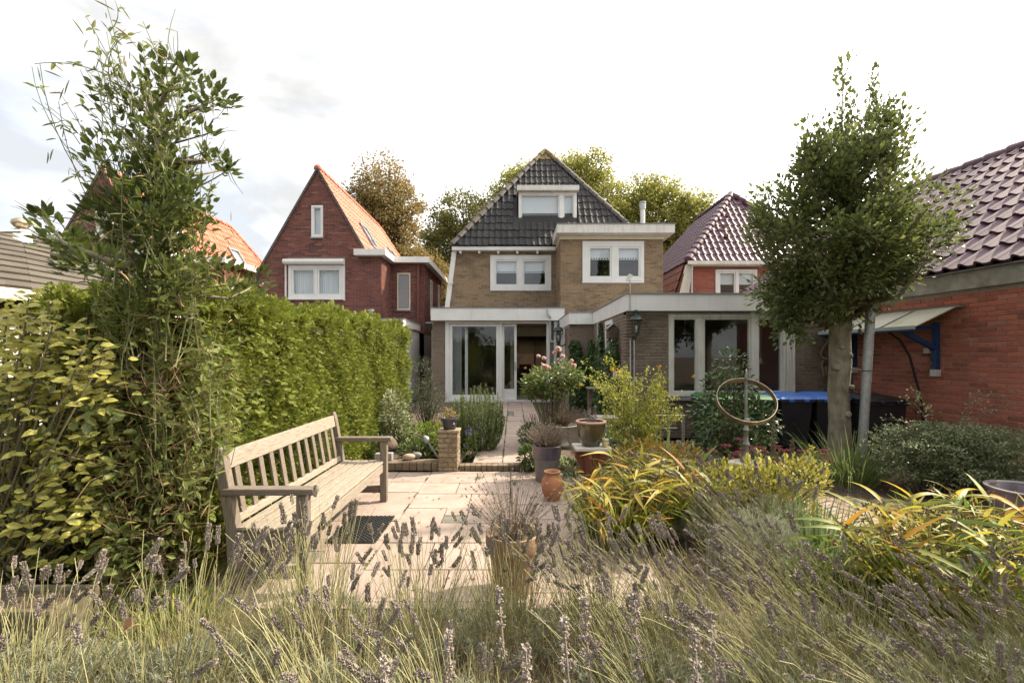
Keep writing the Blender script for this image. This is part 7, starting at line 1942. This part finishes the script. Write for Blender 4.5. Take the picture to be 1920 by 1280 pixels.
def cotoneaster():
    t = thing('arching_shrub', 'wide grey-green arching shrub with tiny leaves against the red garage wall', 'shrub', (4.75, 4.95, 0))
    S0, S1, S2 = [], [], []
    for k in range(420):
        a = rng.uniform(0, 2*PI); r = rng.uniform(.25, .98); h = rng.uniform(.25, .84)*(1-.25*r)
        b0 = np.array([4.8+rng.normal(0,.2), 4.95+rng.normal(0,.15), .02]); e = np.array([4.8+1.0*r*math.cos(a), 4.95+.62*r*math.sin(a), h]); m = (b0+e)/2; m[2] = h*1.15
        S0.append(b0); S1.append(m); S2.append(e)
    for (px, py) in ((1690,742),(1710,730),(1860,735),(1660,785),(1650,810),(1665,850),(1640,830),(1880,760),(1840,730)):
        Y_ = 4.9; S0.append(np.array([4.7,4.95,.1])); S1.append(np.array([4.7,4.9,.8])); S2.append(np.array([PX(px,Y_),Y_,PH(py,Y_)]))
    S0, S1, S2 = map(np.array, (S0,S1,S2)); V, F = stem_arrays(S0, S1, S2, .005, .0015, 6, 4); solid('stems', V, F, MAT['twig'], t)
    n = 26000; k = rng.integers(0, len(S0), n); tt = rng.uniform(.3,1,n)**.7; tt = tt[:,None]; P = S0[k]*(1-tt)**2+2*S1[k]*tt*(1-tt)+S2[k]*tt*tt
    # side twiglets
    sd = rng.normal(0, 1, (n,3))*np.array([.036,.036,.018]); P = P + sd
    L = .028*rng.uniform(.7,1.3,n); leaves('leaves', 'cotone', t, P, sd*8 + np.array([0,0,.25]) + rng.normal(0,.3,(n,3)), L, L*.5, 'diamond')
cotoneaster()
shrub('camellia', 'tall glossy dark-leaved shrub in front of the extension window', 'shrub', (2.95, 6.1, 0), [(-.05,0,1.35,.22,.2,.26),(-.05,0,1.05,.36,.3,.3),(-.1,0,.7,.5,.4,.35),(.15,0,.6,.45,.4,.35),(0,0,.3,.55,.4,.3)], 2300, .07, 'camellia', 'oval', .5, up=-.15, out=1.0, shell=.6, stems=30, Nup=.35)
def kerria():
    t = thing('yellow_shrub', 'airy lime-yellow shrub with a few orange flowers before the extension wall', 'shrub', (1.75, 6.35, 0))
    ends = [(1105,700),(1125,690),(1150,690),(1175,705),(1200,720),(1238,690),(1245,700),(1260,740),(1285,790),(1225,735),(1190,740),(1160,725),(1130,745),(1215,760),(1270,780),(1245,760),(1175,760),(1150,780),(1200,790),(1240,810),(1130,720),(1252,720),(1165,800),(1220,820)]
    S0, S1, S2 = [], [], []
    for px, py in ends*3:
        Y_ = 6.35+rng.normal(0,.18); e = np.array([PX(px+rng.normal(0,14),Y_),Y_,PH(py+rng.normal(0,14),Y_)]); b0 = np.array([1.75+rng.normal(0,.10),6.35+rng.normal(0,.08),0.0]); m = b0*.45+e*.55; m[2] = e[2]*.85+.08
        S0.append(b0); S1.append(m); S2.append(e)
    S0, S1, S2 = map(np.array, (S0,S1,S2)); V, F = stem_arrays(S0, S1, S2, .006, .002, 6, 4); solid('stems', V, F, MAT['lav_stem'], t)
    n = 3600; k = rng.integers(0,len(S0),n); tt = rng.uniform(.3,1,n)[:,None]; P = S0[k]*(1-tt)**2+2*S1[k]*tt*(1-tt)+S2[k]*tt*tt + rng.normal(0,.03,(n,3)); L = .048*rng.uniform(.6,1.25,n)
    leaves('leaves', 'kerria', t, P, rand_dirs(n,-.5), L, L*.42, 'oval')
    for px, py in ((1238,688),(1090,722),(1148,692),(1160,697),(1176,812),(1230,762),(1300,705)):
        n = 12; leaves('blossom', 'petal_yellow', t, np.tile((PX(px,6.2),6.2,PH(py,6.2)), (n,1)), rand_dirs(n,.3), .035, .025, 'oval')
kerria()
def ivy():
    t = thing('wall_creeper', 'dark green creeper covering the inner corner of the extension wall', 'climbing plant', (1.9, 11.5, 0))
    Ps, Ns = [], []
    n = 2600; x = rng.uniform(Xi+.02, Xe, n); z = .15 + 1.75*rng.random(n)**.8; k = z < 1.55+.35*np.sin(x*9)+.2*rng.random(n)
    Ps.append(np.stack([x, Yi-.03-.10*rng.random(n), z], 1)[k]); Ns.append(np.tile((0,-1,.35), (k.sum(),1)))
    n = 3800; y = rng.uniform(8.75, Yi, n); z = .12 + 1.85*rng.random(n)**.85; k = z < 1.65+.22*np.sin(y*5)+.1*rng.random(n)
    Ps.append(np.stack([Xe-.03-.12*rng.random(n), y, z], 1)[k]); Ns.append(np.tile((-1,-.25,.35), (k.sum(),1)))
    n = 260; z = rng.uniform(1.5,2.3,n); Ps.append(np.stack([np.full(n,Xe-.03)-.03*rng.random(n), 10.55+rng.normal(0,.08,n), z], 1)); Ns.append(np.tile((-1,-.25,.3), (n,1)))
    P = np.concatenate(Ps); N = np.concatenate(Ns)+rng.normal(0,.3,(len(P),3)); L = .085*rng.uniform(.6,1.2,len(P))
    leaves('leaves', 'ivy', t, P, np.array([0,0,-1.])+rng.normal(0,.5,P.shape), L, L*.85, 'oval', N=N)
    S0 = np.stack([np.full(20,Xe-.02), rng.uniform(8.9,11.6,20), np.zeros(20)], 1); S2 = S0+np.array([0,0,1.7])+rng.normal(0,.2,(20,3))*np.array([0,1,1]); V, F = stem_arrays(S0,(S0+S2)/2+rng.normal(0,.15,(20,3))*np.array([0,1,0]),S2,.008,.003,4,4); solid('stems', V, F, MAT['bark_brown'], t)
ivy()
# standard rose
def rose():
    x, y = .62, 7.2
    lob = [(-.1,0,1.10,.40,.32,.26),(.18,0,1.2,.26,.25,.24),(-.3,0,1.0,.24,.22,.2),(.35,0,1.15,.16,.16,.16),(0,0,.95,.34,.3,.16)]
    t, P = shrub('standard_rose', 'standard rose with round crown and pale pink blooms beside the path', 'rose', (x, y, .1), [(a,b_,c-.1,d,e,f) for a,b_,c,d,e,f in lob], 1700, .066, 'rose_leaf', 'oval', .6, up=.1, shell=.2, jitter=.4, stems=20, stem_r=.006)
    b = MB(); b.tube([(x-.02,y,.3),(x,y,.6),(x+.01,y,.95)], [.016,.014,.012], 8); b.build('trunk', MAT['bark_brown'], t, True)
    for i, (px, py, r) in enumerate(((1047,655,.052),(1040,662,.04),(1055,668,.04),(1020,672,.038),(1010,668,.035),(1022,688,.062),(1076,686,.048),(1070,680,.035),(1030,690,.03),(985,690,.022),(1048,675,.035),(1058,690,.02),(1072,676,.03),(1000,700,.02))):
        Y_ = y-.38 if i != 6 else y-.2
        c = np.array([PX(px,Y_),Y_,PH(py,Y_)]); n = 26; d = unit(rng.normal(size=(n,3))); d[:,2] = np.abs(d[:,2])*.9
        leaves('blossom', 'rose_pink' if i != 9 else 'rose_dark', t, c - d*r*.3, d, r*1.35, r*1.4, 'oval', N=rng.normal(size=(n,3)))
rose()
# dry tufts standing in pots and along the path
def dry_tuft(name, label, x, y, z, r, h, n, spread, group='dry lavender tufts', twig='lav_dry', lean=0):
    t = thing(name, label, 'plant', (x, y, z), group)
    a = rng.uniform(0,2*PI,n); q = rng.random(n)**.6
    P0 = np.stack([x+r*.35*q*np.cos(a), y+r*.35*q*np.sin(a), np.full(n, z)], 1); hh = h*rng.uniform(.5,1.05,n)
    P2 = np.stack([x+spread*q*np.cos(a)+lean*rng.random(n), y+spread*q*np.sin(a), z+hh*(1-.35*q*q)], 1); P1 = (P0+P2)/2 + np.array([0,0,.05])*h
    V, F = stem_arrays(P0, P1, P2, .0022, .0011, 4, 3); solid('stems', V, F, MAT[twig], t)
    m = 3*n; k = rng.integers(0,n,m); tt = rng.uniform(.75,1,m)[:,None]; P = P0[k]*(1-tt)**2+2*P1[k]*tt*(1-tt)+P2[k]*tt*tt
    leaves('seed_heads', 'lav_spike', t, P, (P2-P1)[k]+rng.normal(0,.05,(m,3)), .016, .007, 'spindle', kind='stuff')
    m = 8*n; k = rng.integers(0,n,m); tt = rng.uniform(.02,.45,m)[:,None]; P = P0[k]*(1-tt)**2+2*P1[k]*tt*(1-tt)+P2[k]*tt*tt
    leaves('leaves', twig, t, P, rand_dirs(m,.4), .03, .006, 'diamond')
    return t
dry_tuft('dry_lavender', 'sparse dry lavender stems fanning out of the central terracotta pot', 0, 2.93, .32, .15, .46, 110, .34)
dry_tuft('dry_lavender', 'dense brown dry tuft growing in the tall blue-grey pot', .405, 5.5, .36, .17, .36, 420, .30)
dry_tuft('dry_lavender', 'brown dry tuft in the flat pale bowl under the standard rose', .79, 7.2, .42, .22, .34, 300, .36)
dry_tuft('dry_lavender', 'thin dry grass tuft next to the rose stem beside the path', .42, 7.6, .08, .2, .5, 160, .34)
t = dry_tuft('dead_stems', 'pale dead flower stems standing in the olive glazed bowl', .86, 5.02, .72, .10, .26, 46, .08, group=None, twig='lamb')

# ------------------------------------------------------------------ bed left of the path
def rosemary():
    x, y = -.52, 7.0
    t = thing('rosemary_bush', 'upright dark green rosemary bush at the left edge of the path', 'shrub', (x, y, .05))
    n = 260; a = rng.uniform(0,2*PI,n); q = rng.random(n)**.5; P0 = np.stack([x+.24*q*np.cos(a), y+.24*q*np.sin(a), np.full(n,.08)], 1)
    P2 = np.stack([x+.40*q*np.cos(a), y+.38*q*np.sin(a), .12+1.0*rng.uniform(.25,1,n)*(1-.3*q*q)], 1); P1 = (P0+P2)/2+np.stack([.08*np.cos(a),.08*np.sin(a),np.zeros(n)],1)
    V, F = stem_arrays(P0,P1,P2,.005,.002,5,4); solid('stems', V, F, MAT['bark_brown'], t)
    m = 34000; k = rng.integers(0,n,m); tt = rng.uniform(.02,1,m)[:,None]; P = P0[k]*(1-tt)**2+2*P1[k]*tt*(1-tt)+P2[k]*tt*tt; ax = unit(P2-P1)[k]
    leaves('leaves', 'rosemary', t, P, ax*.9+rng.normal(0,.55,(m,3)), 0.038*rng.uniform(.7,1.2,m), .010, 'diamond')
rosemary()
shrub('olive_shrub', 'grey-leaved olive shrub at the far end of the conifer hedge', 'shrub', (-1.52, 8.0, .05), [(-.05,0,1.15,.18,.18,.3),(0,0,.75,.32,.3,.3),(.12,0,.6,.3,.3,.28),(-.1,0,.35,.36,.3,.3)], 3600, .042, 'olive', 'diamond', .28, up=.4, stems=26)
shrub('variegated_shrub', 'white-variegated shrub growing against the hedge behind the far bench armrest', 'shrub', (-1.82, 6.9, .05), [(0,0,.62,.2,.25,.32),(.03,.1,.35,.28,.3,.3)], 1500, .05, 'varieg', 'oval', .5, stems=18)
shrub('bed_plant', 'pale green leafy plant behind the edging next to the boulders', 'plant', (-1.35, 6.35, .05), [(0,0,.13,.25,.2,.13)], 420, .08, 'bed_green', 'oval', .34, up=.5, stems=10)
shrub('bed_plant', 'bright green leafy plant behind the solar garden light', 'plant', (-1.05, 6.4, .05), [(0,0,.22,.14,.14,.2)], 240, .08, 'bed_bright', 'oval', .5, up=.3, stems=10)
shrub('bed_plant', 'yellowish low plant between the hedge and the rosemary', 'plant', (-1.35, 7.1, .05), [(0,0,.2,.4,.3,.2)], 700, .06, 'bed_bright', 'oval', .45, up=.3, stems=12)
shrub('bed_plant', 'reddish-leaved low plant under the olive shrub', 'plant', (-1.05, 7.3, .05), [(0,0,.28,.26,.25,.25)], 600, .045, 'tree_orange', 'oval', .5, up=.2, stems=12)
shrub('bed_plant', 'low green plant in the shadow under the far bench armrest', 'plant', (-1.95, 6.5, .05), [(0,0,.14,.25,.3,.14)], 400, .07, 'bed_green', 'oval', .4, up=.3, stems=10)
shrub('hellebore', 'dark round-leaved plant at the path edge left of the tall glazed pot', 'plant', (.22, 5.95, .04), [(0,0,.14,.13,.16,.15)], 240, .07, 'bed_green', 'oval', .6, up=.2, stems=10)
shrub('hellebore', 'spreading dark green plant beside the stem of the standard rose', 'plant', (.30, 7.0, .05), [(0,0,.22,.22,.25,.2)], 700, .06, 'bed_green', 'oval', .45, up=.2, stems=12)
shrub('ground_cover', 'low leafy ground cover around the terracotta pedestal', 'plant', (.78, 5.7, .02), [(-.1,0,.08,.32,.35,.10),(.35,.2,.12,.3,.35,.14)], 1000, .045, 'bed_green', 'oval', .55, up=.3, stems=12)
shrub('ground_cover', 'dark low foliage under the lime-yellow shrub', 'plant', (1.5, 6.9, .02), [(0,0,.15,.45,.4,.2)], 900, .06, 'bed_green', 'oval', .5, up=.2, stems=12)
shrub('ground_cover', 'green foliage at the foot of the steel post', 'plant', (4.3, 5.6, .0), [(0,0,.1,.3,.25,.12)], 500, .06, 'cotone', 'oval', .4, up=.4, stems=10)
shrub('pot_flower', 'small pinkish-leaved flower growing in the dark pot on the pillar', 'flower', (-.835, 6.0, .66), [(0,0,.07,.10,.09,.07)], 90, .04, 'tree_orange', 'oval', .5, up=.5, stems=10, stem_r=.003)
b = MB(); t = thing('verbena', 'thin stalks with tiny lilac flowers in front of the rosemary', 'flower', (-.62, 6.45, .05))
n = 16; P0 = np.tile((-.62,6.45,.05),(n,1))+rng.normal(0,.05,(n,3))*np.array([1,1,0]); P2 = P0+np.stack([rng.normal(.08,.12,n),rng.normal(0,.08,n),rng.uniform(.2,.52,n)],1); V, F = stem_arrays(P0,(P0+P2)/2,P2,.0025,.0015,3,3); solid('stems', V, F, MAT['bed_green'], t)
P = np.repeat(P2,14,0)+rng.normal(0,.010,(n*14,3)); leaves('blossom', 'violet', t, P, rand_dirs(n*14,.3), .010, .010, 'diamond')
n = 120; k = rng.integers(0,16,n); P = P0[k]+(P2-P0)[k]*rng.random((n,1)); leaves('leaves', 'bed_green', t, P, rand_dirs(n,.2), .06, .012, 'oval')

# moss and small weeds in the joints, leaf litter
def scatter(name, m, P, D, L, W, tpl='diamond'):
    o = leaves(name, m, None, P, D, L, W, tpl); o['kind'] = 'stuff'; return o
n = 1500; Pj = np.stack([np.where(rng.random(n) < .6, -.14, .25)+rng.normal(0,.008,n), rng.uniform(6.1,12,n), np.full(n,PATH_Z)], 1)
keep = np.sin(Pj[:,1]*3.1)+np.sin(Pj[:,1]*7.7) > -.3; Pj = Pj[keep]; scatter('joint_moss', 'bed_green', Pj, rand_dirs(len(Pj),1.0), .018, .007)
n = 700; Pj = np.stack([rng.uniform(-.7,.35,n), rng.uniform(5.94,6.09,n), np.full(n,.06)], 1); scatter('moss', 'bed_green', Pj, rand_dirs(n,1.0), .016, .008)
for lab, x, y in (('small weed tuft in the slab joint left of the grey paver', -.42, 5.55), ('tiny weed in the slab joint near the terracotta jar', .0, 5.3)):
    n = 26; t = thing('weed', lab, 'weed', (x, y, 0)); P = np.tile((x,y,0.),(n,1))+rng.normal(0,.02,(n,3))*np.array([1,1,0]); V, F = blade_arrays(P, rand_dirs(n,1.2), rng.uniform(.05,.14,n), .006, droop=.3, seg=4); solid('leaves', V, F, MAT['bed_green'], t)
n = 2600; Pj = np.stack([rng.uniform(-2.6,3.4,n), rng.uniform(1.0,2.7,n), rng.uniform(.005,.03,n)], 1); scatter('leaf_litter', 'pod_dry', Pj, rand_dirs(n,.0,.3), .035*rng.uniform(.5,1.2,n), .018)
n = 1500; Pj = np.stack([rng.uniform(1.05,5.4,n), rng.uniform(3.2,8.0,n), rng.uniform(.0,.02,n)], 1); scatter('leaf_litter', 'pod_dry', Pj, rand_dirs(n,.0,.3), .03*rng.uniform(.5,1.2,n), .016)
P = np.array([[PX(232,1.75),1.75,PH(1180,1.75)]]*3); t = thing('fallen_leaf', 'curled orange-brown leaf caught in the lavender at lower left', 'leaf', P[0]); leaves('blade', MAT['pod_dry'], t, P, np.array([[1,.2,.4],[.8,-.2,.5],[.5,.1,.8]]), .06, .045, 'oval')

# fallen leaves and moss on the patio
n = 150; Pj = np.stack([rng.uniform(-2.2,1.0,n), rng.uniform(2.75,5.9,n), np.full(n,.004)], 1); scatter('leaf_litter', 'pod_dry', Pj, rand_dirs(n,.05,.15), .04*rng.uniform(.4,1.2,n), .02, 'oval')
n = 2600; Pj = np.stack([rng.choice([-2.07,-1.05,-.03],n)+rng.normal(0,.006,n), rng.uniform(2.75,5.9,n), np.full(n,-.004)], 1)
keep = np.sin(Pj[:,1]*5.1+Pj[:,0]*3)+np.sin(Pj[:,1]*11.7) > .5; Pj = Pj[keep]; scatter('joint_moss', 'bed_green', Pj, rand_dirs(len(Pj),1.0), .016, .007)

# tangle of fine dry blades between the lavender plants, low greenery at the bed's left end
n = 9000; P = np.stack([rng.uniform(-2.4,2.9,n), 1.2+1.42*rng.random(n), np.full(n,.0)], 1); P = P[(P[:,1] < 2.62) | (P[:,0] > 1.0)]; n = len(P)
D = np.stack([np.where(P[:,0] > .4, -.35, 0)+rng.normal(0,.35,n), rng.normal(.1,.25,n), np.ones(n)], 1)
V, F = blade_arrays(P, D, rng.uniform(.12,.42,n), .0028, droop=rng.uniform(0,.5,n), seg=4); tag(solid('dry_grass', V, F, MAT['lav_stem']), kind='stuff')
straps('leafy_clump', 'low green strappy clump under the climber left of the bench leg', 'plant', -1.85, 2.45, .22, .34, 150, .014, 'trad_green', (.2,.8), .8)
straps('leafy_clump', 'low green tuft between the stone trough and the climber', 'plant', -2.2, 2.62, .2, .28, 120, .012, 'bed_green', (.2,.8), .8)
